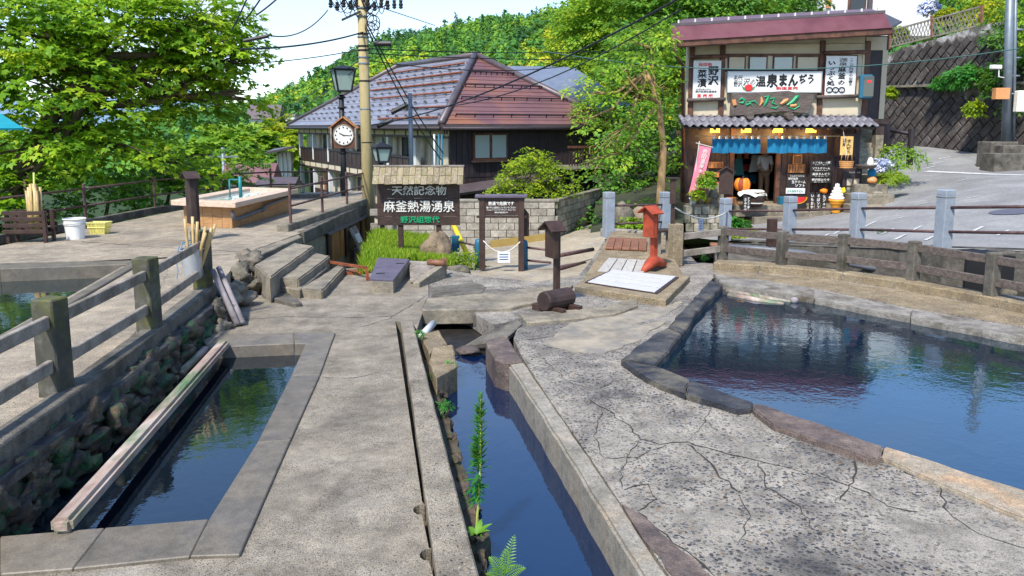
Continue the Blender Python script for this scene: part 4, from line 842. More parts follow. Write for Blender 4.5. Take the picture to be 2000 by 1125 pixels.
tr0 = Z(62, 472, ZD); t = thing('cane_rack', tr0, 'dark slatted wooden rack holding bamboo at the left of the terrace', 'rack')
for sx in (-.33, .33):
    for sy in (-.13, .13): obj('leg', MB().box(tr0+Vector((sx, sy, .28)), (.06, .06, .58), .1), 'wood_brown', t, bevel=.004)
for z in (.2, .31, .42, .53):
    for sy in (-.16, .16): obj('slat', MB().box(tr0+Vector((0, sy, z)), (.76, .025, .07), .1), 'wood_brown', t, bevel=.004)
obj('bottom', MB().box(tr0+Vector((0, 0, .16)), (.7, .28, .03), .1), 'wood_brown', t)
for i in range(14):
    a = tr0+Vector((.02+.028*(i % 7), -.05+.08*(i//7), .18)); L = 1.0 if i == 3 else .74+.06*((i*7) % 3); b = a+Vector((-.02+.012*(i % 5), .02, L))
    if i == 3: b = a+Vector((.04, .05, 1.06))
    obj('bamboo_stick', MB().tube([a, a.lerp(b, .5), b], .024 if i != 3 else .018, 8), 'bamboo' if i != 3 else 'bamboo_green', None, 'tan bamboo stick, %s of the %s row in the slatted rack' % (['leftmost', 'second from left', 'third from left', 'middle', 'third from right', 'second from right', 'rightmost'][i % 7], 'front' if i < 7 else 'back') if i != 3 else 'long green bamboo stick sticking out highest from the slatted rack', 'bamboo stick', ('front bamboo sticks in the rack' if i < 7 else 'back bamboo sticks in the rack') if i != 3 else None, smooth=True)

# big name board
sy_ = 16.2
s0 = D(818, 500, sy_); nb = thing('name_board', s0, 'large dark plank name board with shingle roof and white lettering', 'sign')
L_, R_ = D(738, 440, sy_), D(898, 440, sy_); T_ = D(818, 352, sy_)
bw = R_.x-L_.x; zb, zt = L_.z, T_.z; cx = (L_.x+R_.x)/2
for k in range(5):
    z0 = lerp(zb, zt, k/5)+.003; z1 = lerp(zb, zt, (k+1)/5)-.003
    obj('plank', MB().box((cx, sy_+.004*(k % 2), (z0+z1)/2), (bw, .05, z1-z0)), 'wood_brown', nb, bevel=.004)
for x in (L_.x+.03, R_.x-.03): obj('side_batten', MB().box((x, sy_+.05, (zb+zt)/2+.05), (.06, .05, zt-zb+.1)), 'wood_grey', nb)
for px in (784, 858):
    p = D(px, 505, sy_+.06); obj('post', MB().box((p.x, p.y, (zb+p.z)/2), (.1, .1, zb-p.z+.5)), 'wood_brown', nb, bevel=.006)
rt = D(818, 326, sy_).z; rb_ = D(818, 355, sy_).z
n = 15; x0, x1 = D(731, 340, sy_).x, D(906, 340, sy_).x
for row in range(2):
    for sgn in (-1, 1):
        for k in range(n):
            xa, xb = lerp(x0, x1, (k+.03)/n), lerp(x0, x1, (k+.97)/n); za = lerp(rt, rb_, row*.5); zc = lerp(rt, rb_, row*.5+.56); ya = sgn*(.04+row*.13); yc = sgn*(.04+(row+1.1)*.13)
            lift = -.012*(row == 0)+.006*((k*5+row) % 3)
            obj('shingle', MB().slabq([(xa, sy_+ya, za-lift), (xb, sy_+ya, za-lift), (xb, sy_+yc, zc-lift), (xa, sy_+yc, zc-lift)], (0, sgn, .6), .018), 'shingle', nb)
obj('ridge_board', MB().box(((x0+x1)/2, sy_, rt+.02), (x1-x0+.02, .12, .03)), 'wood_grey', nb, bevel=.004)
def fitpx(body, x0, x1, y0, y1, Y, m, parent, thick=.03, dy=.03, **k):
    a, b = D(x0, y1, Y), D(x1, y0, Y); return text(body, ((a.x+b.x)/2, Y-dy, (a.z+b.z)/2), b.x-a.x, b.z-a.z, m, parent, thick=thick, **k)
fitpx('天然記念物', 766, 872, 362, 381, sy_, 'whiteink', nb, .014, ext=.03, dy=.035)
fitpx('麻釜熱湯湧泉', 750, 888, 391, 414, sy_, 'whiteink', nb, .01, ext=.03, dy=.035)
fitpx('野沢組惣代', 783, 859, 422, 435, sy_, 'greenink', nb, .014, ext=.03, dy=.035)
# warning sign frame
gy_ = 14.6
wsn = thing('warning_sign', D(980, 530, gy_), 'brown timber gate frame carrying a small warning panel', 'sign')
for px, pb in ((942, 500), (1018, 532)):
    a, b = D(px, pb, gy_), D(px, 384, gy_); obj('post', MB().box((a.x, gy_, (a.z+b.z)/2-.1), (.105, .1, b.z-a.z+.3)), 'wood_brown', wsn, bevel=.006)
a, b = D(928, 383, gy_), D(1030, 383, gy_); obj('roof_beam', MB().box(((a.x+b.x)/2, gy_, a.z), (b.x-a.x, .2, .06)), 'lid_purple', wsn, bevel=.012); obj('lintel', MB().box(((a.x+b.x)/2, gy_, a.z-.05), (b.x-a.x-.1, .08, .05)), 'wood_brown', wsn)
a, b = D(946, 420, gy_), D(1013, 390, gy_); obj('panel', MB().box(((a.x+b.x)/2, gy_-.02, (a.z+b.z)/2), (b.x-a.x, .03, b.z-a.z)), 'wood_brown', wsn, bevel=.003)
for zz in (a.z-.03, ): obj('cross_rail', MB().box(((a.x+b.x)/2, gy_, zz), (b.x-a.x+.28, .05, .04)), 'wood_brown', wsn)
fitpx('熱湯で危険です', 954, 1004, 393, 401, gy_, 'whiteink', wsn, .03, dy=.042); fitpx('柵の中には絶対に入らないでください', 950, 1008, 403, 407, gy_, 'whiteink', wsn, .02, dy=.042); fitpx('Danger! Very Hot Water!  Keep Out', 951, 1007, 408, 411.5, gy_, 'whiteink', wsn, .01, dy=.042); fitpx('野沢組惣代', 966, 992, 413, 416, gy_, 'whiteink', wsn, .02, dy=.042)
pm = D(1025, 440, gy_+.1); obj('side_box', MB().slabq([pm+Vector((-.06, 0, -.2)), pm+Vector((.08, 0, -.2)), pm+Vector((.08, 0, .2)), pm+Vector((.0, 0, .3)), pm+Vector((-.06, 0, .2))], (0, -1, 0), .08), 'wood_brown', wsn)
# rope and paper across the frame
ra, rb = D(944, 470, gy_-.06), D(1016, 472, gy_-.06); t = thing('rope_barrier', ra, 'thin rope with paper notice strung across the warning sign frame', 'rope')
sg = sag(ra, rb, .2); obj('rope', MB().tube(sg, .01, 5), 'rope', t, smooth=True); m_ = sg[5]
obj('paper_notice', MB().box(m_+Vector((0, -.01, -.09)), (.22, .006, .2), .05), 'bluepaper', t)
for k in range(3): obj('print_line', MB().box(m_+Vector((0, -.016, -.04-k*.045)), (.16, .004, .012), .05), 'ink', t)
# low lane fence with blue posts
t = thing('lane_fence', D(1023, 520, 14.9), 'low lane fence with rounded blue posts and thin brown rails', 'fence')
for px, y0, y1, Y in ((935, 466, 506, 15.2), (1023, 468, 530, 14.9)):
    a, b = D(px, y1, Y), D(px, y0, Y); obj('post', MB().lathe((a.x, Y, a.z-.2), [(.075, 0), (.075, b.z-a.z+.12), (.06, b.z-a.z+.18), (.02, b.z-a.z+.2)], 12), 'bluepaint', t, smooth=True)
for px, y0, y1, Y in ((890, 460, 492, 17.5),):
    a, b = D(px, y1, Y), D(px, y0, Y); obj('post', MB().box((a.x, Y, (a.z+b.z)/2), (.17, .1, b.z-a.z)), 'bluepaint', t, bevel=.006)
for q0, q1 in (((895, 472, 17.3), (932, 480, 15.2)), ((1026, 483, 14.9), (1076, 489, 14.6)), ((1026, 508, 14.9), (1076, 513, 14.6)), ((1092, 499, 15.), (1158, 487, 16.2)), ((1092, 523, 14.6), (1142, 514, 15.6))):
    obj('rail', MB().tube([D(*q0), D(*q1)], .022 if q0[0] < 1090 else .04, 8), 'rail_iron', t, smooth=True)
ga, gb = D(873, 440, 18.6), D(935, 500, 18.2)+Vector((-.3, 0, 0)); 
obj('yellow_guy_cover', MB().tube([D(886, 440, 18), D(913, 497, 17)], .055, 10), 'yellow', label='yellow guy wire cover leaning beside the name board', cat='guy cover', smooth=True)
# ================================================================== INN behind the springs
def PL(px, py, p0, n):
    d = _ray(px, py); o_ = Vector((0, 0, HC)); return o_+d*((Vector(p0)-o_).dot(n)/d.dot(n))
Ce, Er, El = D(862, 243, 28.3), D(1206, 240, 32.2), D(562, 241, 50.)
Er.z = El.z = Ce.z
Ap, Rl = D(928, 110, 35.2), D(778, 131, 44.5)
ul = (El-Ce).normalized(); ur = (Er-Ce).normalized(); nL = Vector((-ul.y, ul.x, 0)); nL = nL if nL.y < 0 else -nL; nR = Vector((ur.y, -ur.x, 0)); nR = nR if nR.y < 0 else -nR
inn_ = thing('inn', Vector((Ce.x, Ce.y, -3)), 'large two-storey inn with grey and rust red hipped metal roof', 'inn')
Cw = Ce-nL*.55-nR*.5
Lw = (El-Ce).length-1.; Wr = (Er-Ce).length-.8; ez = Ce.z
# roof courses
def courses(a0, b0, a1, b1, n, m, nrm, rf, tk=.05):
    for k in range(n):
        t0, t1 = k/n, (k+1.12)/n
        p, q, r_, s_ = a0.lerp(a1, t0), b0.lerp(b1, t0), b0.lerp(b1, min(1, t1)), a0.lerp(a1, min(1, t1))
        up = Vector(nrm).normalized()*.02
        pts = [p+up, q+up, r_, s_] if (r_-s_).length > .05 else [p+up, q+up, r_]
        obj('roof_course', MB().slabq(pts, nrm, tk), m, rf)
nl = (El-Ce).cross(Ap-Ce); nl = nl if nl.z > 0 else -nl; nr_ = (Er-Ce).cross(Ap-Ce); nr_ = nr_ if nr_.z > 0 else -nr_
lead = obj('roof', MB().slabq([Ce, El, Rl, Ap], nl, .2), 'roof_lead', inn_); courses(Ce, El, Ap, Rl, 14, 'roof_lead', nl, lead)
redr = obj('roof_end', MB().slabq([Ce, Er, Ap], nr_, .2), 'roof_red', inn_); courses(Ce, Er, Ap, Ap, 18, 'roof_red', nr_, redr)
Elb, Erb = El+ur*7.6, Er+ul*20; 
obj('roof_far_end', MB().slabq([El, Rl, Elb], (El-Rl).cross(Elb-Rl) if (El-Rl).cross(Elb-Rl).z > 0 else -(El-Rl).cross(Elb-Rl), .15), 'roof_lead', inn_)
obj('roof_back', MB().slabq([Er, Elb, Rl, Ap], Vector((.5, .5, 1)), .1), 'roof_lead', inn_)
for a, b in ((Ce, Ap), (Er, Ap), (Ap, Rl), (El, Rl)): obj('ridge_cap', MB().tube([a+Vector((0, 0, .05)), b+Vector((0, 0, .09))], .13, 8), 'roof_trim', inn_, smooth=True)
for a, b, n_o in ((Ce, El, nL), (Ce, Er, nR)):
    obj('eave_board', MB().beam(a-Vector((0, 0, .1)), b-Vector((0, 0, .1)), .08, .2), 'roof_trim' if n_o is nR else 'wood_dark', inn_); 
    obj('gutter', MB().tube([a+n_o*.08-Vector((0, 0, .14)), b+n_o*.08-Vector((0, 0, .14))], .07, 8), 'wood_black', inn_, smooth=True)
guard = None
nln = nl.normalized()
for row in range(9):
    tt = .09+row*.095; a, b = Ce.lerp(Ap, tt), El.lerp(Rl, tt)
    n = 19-row
    for k in range(n):
        p = a.lerp(b, .02+(.94/n)*(k+(.5 if row % 2 else 0)))+nln*.06
        if guard is None: guard = obj('snow_guard', MB().add([p+Vector(v) for v in ((-.075, -.02, 0), (.075, -.02, 0), (.075, .1, .02), (-.075, .1, .02), (-.04, 0, .085), (.04, 0, .085))], [[0, 1, 5, 4], [1, 2, 5], [2, 3, 4, 5], [3, 0, 4], [3, 2, 1, 0]]), 'wood_black', lead, org=p)
        else: inst(guard, 'snow_guard', p, lead)
for tt, t0, t1 in ((.06, .02, .3), (.2, .0, .28), (.4, .02, .55), (.56, .02, .7), (.7, .02, .8), (.86, .05, .9)):
    a, b = Ce.lerp(Ap, tt), El.lerp(Rl, tt); obj('snow_rail', MB().tube([a.lerp(b, t0)+nln*.1, a.lerp(b, t1)+nln*.1], .045, 6), 'rust', lead)
nrn = nr_.normalized()
for tt in (.09, .32, .5, .7):
    a, b = Ce.lerp(Ap, tt), Er.lerp(Ap, tt); obj('snow_rail', MB().tube([a.lerp(b, .06)+nrn*.12, a.lerp(b, .97)+nrn*.12], .03, 6), 'wood_black', redr)
    for k in range(9): p = a.lerp(b, .06+k*.11); obj('rail_bracket', MB().beam(p, p+nrn*.15, .03, .03), 'wood_black', redr)
# left facade: balconies
def onL(t, out, z): return Cw+ul*t+nL*out+Vector((0, 0, z-Cw.z))
def lbox(name, t0, t1, z0, z1, out, th, m, parent=inn_, **k):
    return obj(name, MB().slabq([onL(t0, out, z0), onL(t1, out, z0), onL(t1, out, z1), onL(t0, out, z1)], nL, th), m, parent, **k)
lbox('wall', .06, Lw, -3, ez-.1, -.5, .2, 'cream')
obj('core', MB().prism([onL(.1, -1.15, ez-.2), onL(Lw, -1.15, ez-.2), onL(Lw, -6.5, ez-.2), onL(.1, -6.5, ez-.2)], 5.5), 'wood_black', inn_)
for k in range(8):
    t = .15+k*(Lw-.4)/7; lbox('pillar', t, t+.28, -3, ez-.3, 0., .2, 'white_wall'); lbox('pillar_edge', t+.29, t+.42, -3, ez-.3, -.02, .16, 'wood_dark')
for z0, z1 in ((.2, .45), (-1.9, -1.65)):
    lbox('floor_band', .06, Lw, z0, z1, .04, .9, 'cream'); lbox('band_trim', 0, Lw, z1, z1+.12, .06, .2, 'wood_dark'); lbox('band_trim', 0, Lw, z0-.1, z0, .06, .15, 'wood_dark')
for k in range(18): t = .4+k*(Lw-.6)/17; lbox('band_stud', t, t+.1, .19, .46, .055, .05, 'wood_dark'); lbox('lintel_stud', t, t+.09, ez-.42, ez-.2, .03, .05, 'wood_dark')
lbox('lintel', .06, Lw, ez-.4, ez-.2, .01, .12, 'cream'); lbox('lintel_trim', 0, Lw, ez-.5, ez-.41, .03, .12, 'wood_dark')
for k in range(7):
    t0 = .15+k*(Lw-.4)/7+.45; t1 = t0+(Lw-.4)/7-.5
    if k: 
        r_ = lbox('balcony_panel', t0, t1, .5, 1.16, .0, .06, 'wood_dark'); lbox('handrail', t0, t1, 1.17, 1.25, .04, .12, 'wood_black', r_)
        for j in range(4): tt = lerp(t0, t1, (j+.5)/4); lbox('panel_stile', tt, tt+.07, .5, 1.16, .02, .02, 'wood_black', r_)
    wn = lbox('window', t0+.9, t1-.35, .75 if k else 0.55, 2.05, -.46, .06, 'wood_dark'); lbox('pane', t0+.97, (t0+t1)/2+.25, .8 if k else .6, 2., -.445, .03, 'glass_dark', wn); lbox('pane', (t0+t1)/2+.3, t1-.42, .8 if k else .6, 2., -.442, .03, 'glass_dark' if k % 2 else 'glass_pale', wn)
    wn = lbox('window', t0+.9, t1-.3, -1.5, -.05, -.46, .06, 'wood_dark' if k != 5 else 'wood_orange'); lbox('pane', t0+1., t1-.9, -1.4, -.1, -.445, .03, 'glass_dark', wn)
    if k < 6: lbox('balcony_panel', t0, t1, -1.55, -1.0, .0, .06, 'wood_dark')
lbox('white_panel', .1, 1.1, .5, 2.15, .03, .1, 'cream')
# end wall of dark upright boards
def onR(t, out, z): return Cw+ur*t+nR*out+Vector((0, 0, z-Cw.z))
def rbox(name, t0, t1, z0, z1, out, th, m, parent=inn_, **k):
    return obj(name, MB().slabq([onR(t0, out, z0), onR(t1, out, z0), onR(t1, out, z1), onR(t0, out, z1)], nR, th), m, parent, **k)
ew = rbox('end_wall', 0, Wr, -3.2, ez-.1, 0, .3, 'wood_black'); npk = 29
for k in range(npk):
    t0 = k*Wr/npk; rbox('plank', t0+.008, t0+Wr/npk-.008, .62, ez-.12, .03, .03, 'wood_black', ew); rbox('plank', t0+.008, t0+Wr/npk-.008, -.5, .58, .045, .04, 'wood_black' if k % 3 else 'wood_dark', ew)
def rt_(px, py): 
    p = PL(px, py, Cw, nR); return (p-Cw).dot(ur), p.z
(t0, z1), (t1, z0) = rt_(925, 264), rt_(985, 307)
wn = rbox('window', t0-.08, t1+.08, z0-.08, z1+.08, .12, .1, 'beam'); tm = (t0+t1)/2
rbox('pane', t0, tm-.06, z0, z1, .13, .03, 'glass_pale', wn); rbox('pane', tm+.06, t1, z0, z1, .135, .03, 'glass_pale', wn); rbox('sill', t0-.15, t1+.15, z0-.16, z0-.09, .2, .15, 'wood_dark', wn)
(t0, z1), (t1, z0) = rt_(1079, 255), rt_(1101, 320)
dr_ = rbox('lattice_door', t0-.06, t1+.06, z0, z1, .1, .06, 'beam')
rbox('pane', t0+.04, t1-.04, z0+.05, z1-.3, .115, .03, 'glass_pale', dr_)
for j in range(4): rbox('lattice_bar', lerp(t0, t1, (j+.5)/4)-.012, lerp(t0, t1, (j+.5)/4)+.012, z0+.05, z1-.3, .13, .01, 'wood_dark', dr_)
for j in range(9): rbox('lattice_bar', t0+.04, t1-.04, lerp(z0, z1-.3, (j+.5)/9), lerp(z0, z1-.3, (j+.5)/9)+.025, .132, .01, 'wood_dark', dr_)
# wooden balcony
(t0, zf), (t1, _) = rt_(1074, 322), rt_(1198, 322); zt_ = rt_(1074, 285)[1]
bal = obj('balcony', MB().slabq([onR(t0, 1.3, zf), onR(t1, 1.3, zf), onR(t1, .05, zf), onR(t0, .05, zf)], (0, 0, 1), .12), 'wood_grey', inn_)
for j in range(26): tt = lerp(t0, t1, j/25); rbox('baluster', tt, tt+.035, zf, zt_-.06, 1.28, .035, 'wood_dark', bal)
rbox('handrail', t0-.05, t1+.05, zt_-.06, zt_+.02, 1.31, .09, 'beam', bal)
for tt in (t0+.2, (t0+t1)/2, t1-.2): rbox('strut', tt, tt+.1, -3, zf-.1, 1.2, .1, 'wood_dark', bal)
# lean-to roof on the end wall and blue pipes at the corner
(t0, za), (t1, zb) = rt_(872, 378), rt_(1075, 352)
obj('lean_to_roof', MB().slabq([onR(t0, .05, za+.25), onR(t1, .05, zb+.35), onR(t1, .75, zb+.1), onR(t0, .75, za+.05)], nR+Vector((0, 0, 2)), .1), 'roof_trim', inn_)
rbox('lower_wall', .2, Wr, -3.2, -1., .6, .1, 'cream')
for i, (px, m) in enumerate(((848, 'pvc_pale'), (857, 'bluepaint'), (863, 'bluepaint'))):
    p = D(px, 262, 28.4); obj('corner_pipe', MB().tube([p, Vector((p.x, p.y, p.z-2.2))], .035, 8), m, inn_, smooth=True)
# rear wing
rw_ = thing('rear_wing', D(1100, 250, 44), 'blue-grey metal roofed wing behind the inn', 'building')
q = [D(960, 128, 46), D(1120, 131, 46), D(1260, 222, 41), D(1000, 222, 41)]
obj('roof', MB().slabq(q, (0, -.6, 1), .15), 'roof_blue', rw_)
obj('wall', MB().prism([D(1005, 225, 41.5), D(1255, 225, 41.5), D(1255, 225, 46), D(1005, 225, 46)], 6), 'wood_black', rw_)
# bay with small roof at the far left of the inn
sw = thing('side_bay', D(560, 300, 48), 'small glazed annex with violet roof at the left end of the inn', 'annex')
obj('roof', MB().slabq([D(520, 297, 46), D(575, 285, 46), D(575, 285, 50), D(535, 290, 50)], (0, -.2, 1), .12), 'roof_trim', sw)
a, b = D(540, 297, 47), D(567, 345, 47); obj('wall', MB().box(((a.x+b.x)/2, 47.5, (a.z+b.z)/2-1), (b.x-a.x, .6, a.z-b.z+2)), 'glass_pale', sw)
for k in range(4): obj('mullion', MB().box((lerp(a.x, b.x, k/3), 47.15, (a.z+b.z)/2), (.07, .06, a.z-b.z)), 'white_wall', sw)

# ================================================================== block wall
bw_ = thing('block_wall', Vector((1.1, 21, -.7)), 'cream concrete block garden wall in front of the inn', 'wall')
BX = .415; BH = .185; c0 = D(1084, 394, 21.); endR = D(1180, 372, 27.2); zt0 = c0.z; zt1 = endR.z+.05; nrow = 8
obj('mortar_core', MB().prism([Vector((-3.2, 21.06, zt0-.02)), Vector((c0.x-.06, 21.06, zt0-.02)), Vector((endR.x-.06, 27.2, zt1-.02)), Vector((endR.x-.25, 27.3, zt1-.02)), Vector((c0.x-.25, 21.3, zt0-.02)), Vector((-3.2, 21.3, zt0-.02))], 2.2), 'mortar', bw_)
bsrc = obj('block', MB().box((0, 0, 0), (BX-.014, .1, BH-.014)), 'block', bw_, bevel=.006, org=Vector((0, 0, 0)))
bsrc.location = Vector((c0.x-BX/2, 21.05, zt0-BH/2))-worldloc(bw_)
for r_ in range(nrow):
    for k in range(11):
        x = c0.x-BX/2-BX*k-(BX/2 if r_ % 2 else 0)
        if r_ == 0 and k == 0: continue
        inst(bsrc, 'block', (x, 21.05, zt0-BH/2-BH*r_), bw_)
    if r_ % 2: inst(bsrc, 'block', (c0.x-BX/4, 21.05, zt0-BH/2-BH*r_), bw_, scale=(.49, 1, 1))
dirw = Vector((endR.x-c0.x, 27.2-21, 0)); Ld = dirw.length; aw = math.atan2(dirw.y, dirw.x); dn = dirw.normalized(); nside = Vector((dn.y, -dn.x, 0))
msrc = None
for r_ in range(nrow):
    n = int(Ld/BX)
    for k in range(n):
        s_ = (k+.5+(.5 if r_ % 2 else 0))*BX; dz = lerp(zt0, zt1, s_/Ld)
        p = Vector((c0.x, 21.05, 0))+dn*s_+nside*.02; p.z = dz-BH/2-BH*r_
        if msrc is None: msrc = obj('block', MB().box((0, 0, 0), (BX-.014, .1, BH-.014)), 'block_mossy', bw_, bevel=.006, org=Vector((0, 0, 0))); msrc.location = p-worldloc(bw_); msrc.rotation_euler = (0, 0, aw)
        else: inst(msrc, 'block', p, bw_, (0, 0, aw))
obj('coping', MB().beam((-3.2, 21.08, zt0+.03), (c0.x+.04, 21.08, zt0+.03), .2, .06), 'conc_pale', bw_, bevel=.006); obj('coping', MB().beam((c0.x, 21.02, zt0+.031), (endR.x, 27.2, zt1+.031), .2, .06), 'concrete', bw_, bevel=.006)
obj('ochre_base', MB().slabq([D(958, 470, 20.9), D(1075, 455, 20.9), D(1075, 478, 20.9), D(958, 500, 20.9)], (0, -1, 0), .06), 'ochre', bw_)

# ================================================================== SHOP
SY = 24.6
def sx(px): return (D(px, 248, SY)).x
def sz(py): return D(1000, py, SY).z
def sbx(name, x0, y0, x1, y1, m, parent, out=0., th=.08, **k):
    a, b = Vector((sx(x0), 0, sz(y1))), Vector((sx(x1), 0, sz(y0)))
    return obj(name, MB().box(((a.x+b.x)/2, SY-out+th/2, (a.z+b.z)/2), (b.x-a.x, th, b.z-a.z)), m, parent, **k)
def fr_(x, y, dy): return D(x, y, SY-dy)
def stext(body, x0, x1, y0, y1, m, parent, out, thick=.02, **k):
    a, b = Vector((sx(x0), 0, sz(y1))), Vector((sx(x1), 0, sz(y0)))
    return text(body, ((a.x+b.x)/2, SY-out-.006, (a.z+b.z)/2), b.x-a.x, b.z-a.z, m, parent, thick=thick, ext=.006, **k)
shop = thing('shop', Vector((sx(1510), SY, -1)), 'two-storey cream and dark timber shop with maroon metal roof', 'shop')
uw = sbx('upper_wall', 1338, 84, 1690, 236, 'cream', shop, 0, .2)
obj('gable_wall', MB().slabq([fr_(1338, 85, 0), fr_(1690, 85, 0), fr_(1690, 48, 0), fr_(1338, 70, 0)], (0, -1, 0), .2), 'cream', shop)
zc = sz(80); xb_ = D(1340, 248, SY+4.4).x; obj('upper_core', MB().prism([(sx(1338)+.01, SY+.19, zc), (sx(1690)-.01, SY+.19, zc), (sx(1690)-.01, SY+4.4, zc), (xb_, SY+4.4, zc)], z0=sz(236)), 'cream', shop)
for x in (1347, 1406, 1598, 1685): sbx('timber_post', x-5, 80, x+5, 232, 'beam', shop, .06, .12, bevel=.01)
sbx('timber_post', 1676, 96, 1683, 205, 'cream', shop, .03, .08)
for x0, x1, y in ((1342, 1412, 112), (1598, 1680, 104), (1338, 1412, 196), (1588, 1668, 190)):
    a, b = Vector((sx(x0), SY-.16, sz(y))), Vector((sx(x1), SY-.16, sz(y-2))); obj('round_log_beam', MB().tube([a, b], .055, 10), 'beam' if y < 150 else 'driftwood', shop, smooth=True)
sbx('window_rail', 1412, 105, 1596, 109, 'beam', shop, .05, .1); sbx('window_sill', 1412, 136, 1596, 140, 'wood_dark', shop, .05, .1)
for i, (x0, x1) in enumerate(((1416, 1451), (1456, 1493), (1503, 1543), (1548, 1592))):
    wn = sbx('window', x0, 109, x1, 137, 'beam', shop, .035, .05)
    sbx('pane', x0+3, 112, x1-3, 136, 'glass_pale' if i in (1, 2) else 'cream', wn, .045, .03)
rfm = obj('roof', MB().slabq([fr_(1312, 80, .9), fr_(1742, 54, .9), fr_(1728, 26, .5), fr_(1312, 52, .5)], (0, -1, .3), .06), 'maroon', shop)
obj('roof_top', MB().slabq([fr_(1312, 52, .5), fr_(1728, 26, .5), fr_(1700, 17, -3.5), fr_(1335, 37, -3.5)], (0, -.3, 1), .08), 'maroon', shop)
obj('roof_return', MB().slabq([fr_(1742, 54, .9), fr_(1728, 26, .5), fr_(1745, 34, -1.5), fr_(1762, 42, -1.5)], (1, -.2, .5), .06), 'roof_trim', shop)
obj('roof_return_soffit', MB().slabq([fr_(1742, 56, .88), fr_(1762, 44, -1.5), fr_(1700, 62, -1.5), fr_(1690, 72, .0)], (.2, 0, -1), .05), 'wood_black', shop)
obj('eave_beam', MB().beam(fr_(1322, 86, .78), fr_(1744, 61, .78), .16, .2), 'beam', shop, bevel=.03); obj('soffit', MB().slabq([fr_(1322, 82, .8), fr_(1744, 57, .8), fr_(1744, 60, -.3), fr_(1322, 82, -.3)], (0, 0, -1), .05), 'wood_dark', shop)
obj('ridge_trim', MB().beam(fr_(1312, 49, .45), fr_(1728, 23, .45), .1, .08), 'roof_trim', rfm)
for k in range(13): p = fr_(lerp(1325, 1715, k/12), lerp(46, 22, k/12), .42); obj('snow_stop', MB().box(p+Vector((0, 0, .03)), (.04, .06, .14)), 'whiteink', rfm)
obj('gutter', MB().tube([fr_(1316, 84, 1.), fr_(1320, 110, .9), fr_(1334, 128, .1), fr_(1334, 440, .1)], .05, 8), 'beam', shop, smooth=True)
# set-back bay on the right
def bay(name, x0, y0, x1, y1, m, dy, th=.1):
    a, b = D(x0, y1, SY+dy), D(x1, y0, SY+dy); return obj(name, MB().box(((a.x+b.x)/2, SY+dy+th/2, (a.z+b.z)/2), (b.x-a.x, th, b.z-a.z)), m, shop)
bay('bay_wall', 1680, 70, 1737, 236, 'wood_black', .9); bay('bay_panel', 1691, 72, 1733, 98, 'cream', .87); bay('bay_strip', 1716, 98, 1735, 232, 'cream', .87); bay('bay_sill', 1680, 232, 1737, 242, 'wood_dark', .8, .3)
bay('bay_post', 1708, 242, 1728, 300, 'wood_dark', .85, .25); bay('bay_footing', 1706, 264, 1726, 345, 'concrete', .78, .3); bay('bay_back', 1680, 236, 1740, 300, 'wood_black', 1.6)
# tile canopy
cn = sbx('canopy_board', 1328, 226, 1690, 232, 'wood_dark', shop, .1, .2); ntile = 25; tsrc = None
x0_, x1_ = sx(1325)-.02, sx(1690); tw = (x1_-x0_)/ntile; ya, yb = SY-.05, SY-.85; za, zb = sz(227), D(1000, 243, SY-.85).z
mb = MB(); prof = [(u/8, .035*math.sin(2*math.pi*u/8)) for u in range(9)]
for half in (0, ):
    vs = []
    for u, h in prof:
        vs += [Vector((u*tw*1.04, 0, h)), Vector((u*tw*1.04, -.44, h-.44*(za-zb)/.8-.0)), Vector((u*tw*1.04, -.44, h-.44*(za-zb)/.8-.035)), Vector((u*tw*1.04, 0, h-.035))]
    fs = []
    for i in range(8):
        b0, b1 = 4*i, 4*i+4; fs += [[b0, b0+1, b1+1, b1], [b0+1, b0+2, b1+2, b1+1], [b0+2, b0+3, b1+3, b1+2]]
    mb.add(vs, fs)
for row in (1, 0):
    for k in range(ntile):
        p = Vector((x0_+k*tw, ya-row*.4, za-row*.4*(za-zb)/.8+(.025 if row == 0 else 0)))
        if tsrc is None:
            mb.v = [v+p for v in mb.v]; tsrc = obj('roof_tile', mb, 'shop_tile', cn, org=p, smooth=True)
        else: inst(tsrc, 'roof_tile', p, cn)
obj('canopy_rafter', MB().slabq([(x0_, ya, za-.1), (x1_, ya, za-.1), (x1_, yb+.05, zb-.07), (x0_, yb+.05, zb-.07)], (0, 0, 1), .05), 'wood_dark', shop)
for k in range(14): x = lerp(x0_+.1, x1_-.1, k/13); obj('rafter_end', MB().beam((x, ya, za-.17), (x, yb+.08, zb-.13), .06, .07), 'beam', shop)
for x in (1460, 1537): p = fr_(x, 227, .3); obj('log_end', MB().lathe(p, [(.1, 0), (.11, .02), (.11, .3), (.1, .31)], 12, (0, -1, 0)), 'driftwood', shop)
# ground floor
sbx('left_front', 1334, 244, 1432, 402, 'wood_dark', shop, 0, .15); sbx('right_front', 1520, 244, 1682, 402, 'wood_dark', shop, 0, .15); sbx('header', 1432, 244, 1520, 300, 'wood_dark', shop, 0, .15)
for x in (1340, 1432, 1523, 1628, 1676): sbx('door_post', x-4, 246, x+4, 400, 'beam' if x in (1432, 1523) else 'wood_black', shop, .05, .1)
for k in range(8): x = 1345+k*11; sbx('front_plank', x, 300, x+10, 398, 'wood_dark', shop, .02, .03)
for k in range(14): x = 1530+k*10.6; sbx('front_plank', x, 300, x+9.6, 398, 'wood_dark', shop, .02, .03)
xl, xr = sx(1334), sx(1682); fz = sz(397)
xk = D(1336, 248, SY+4.4).x; obj('floor', MB().prism([(xl, SY-.25, fz), (xr, SY-.25, fz), (xr, SY+4.4, fz), (xk, SY+4.4, fz)], 2.), 'concrete', shop)
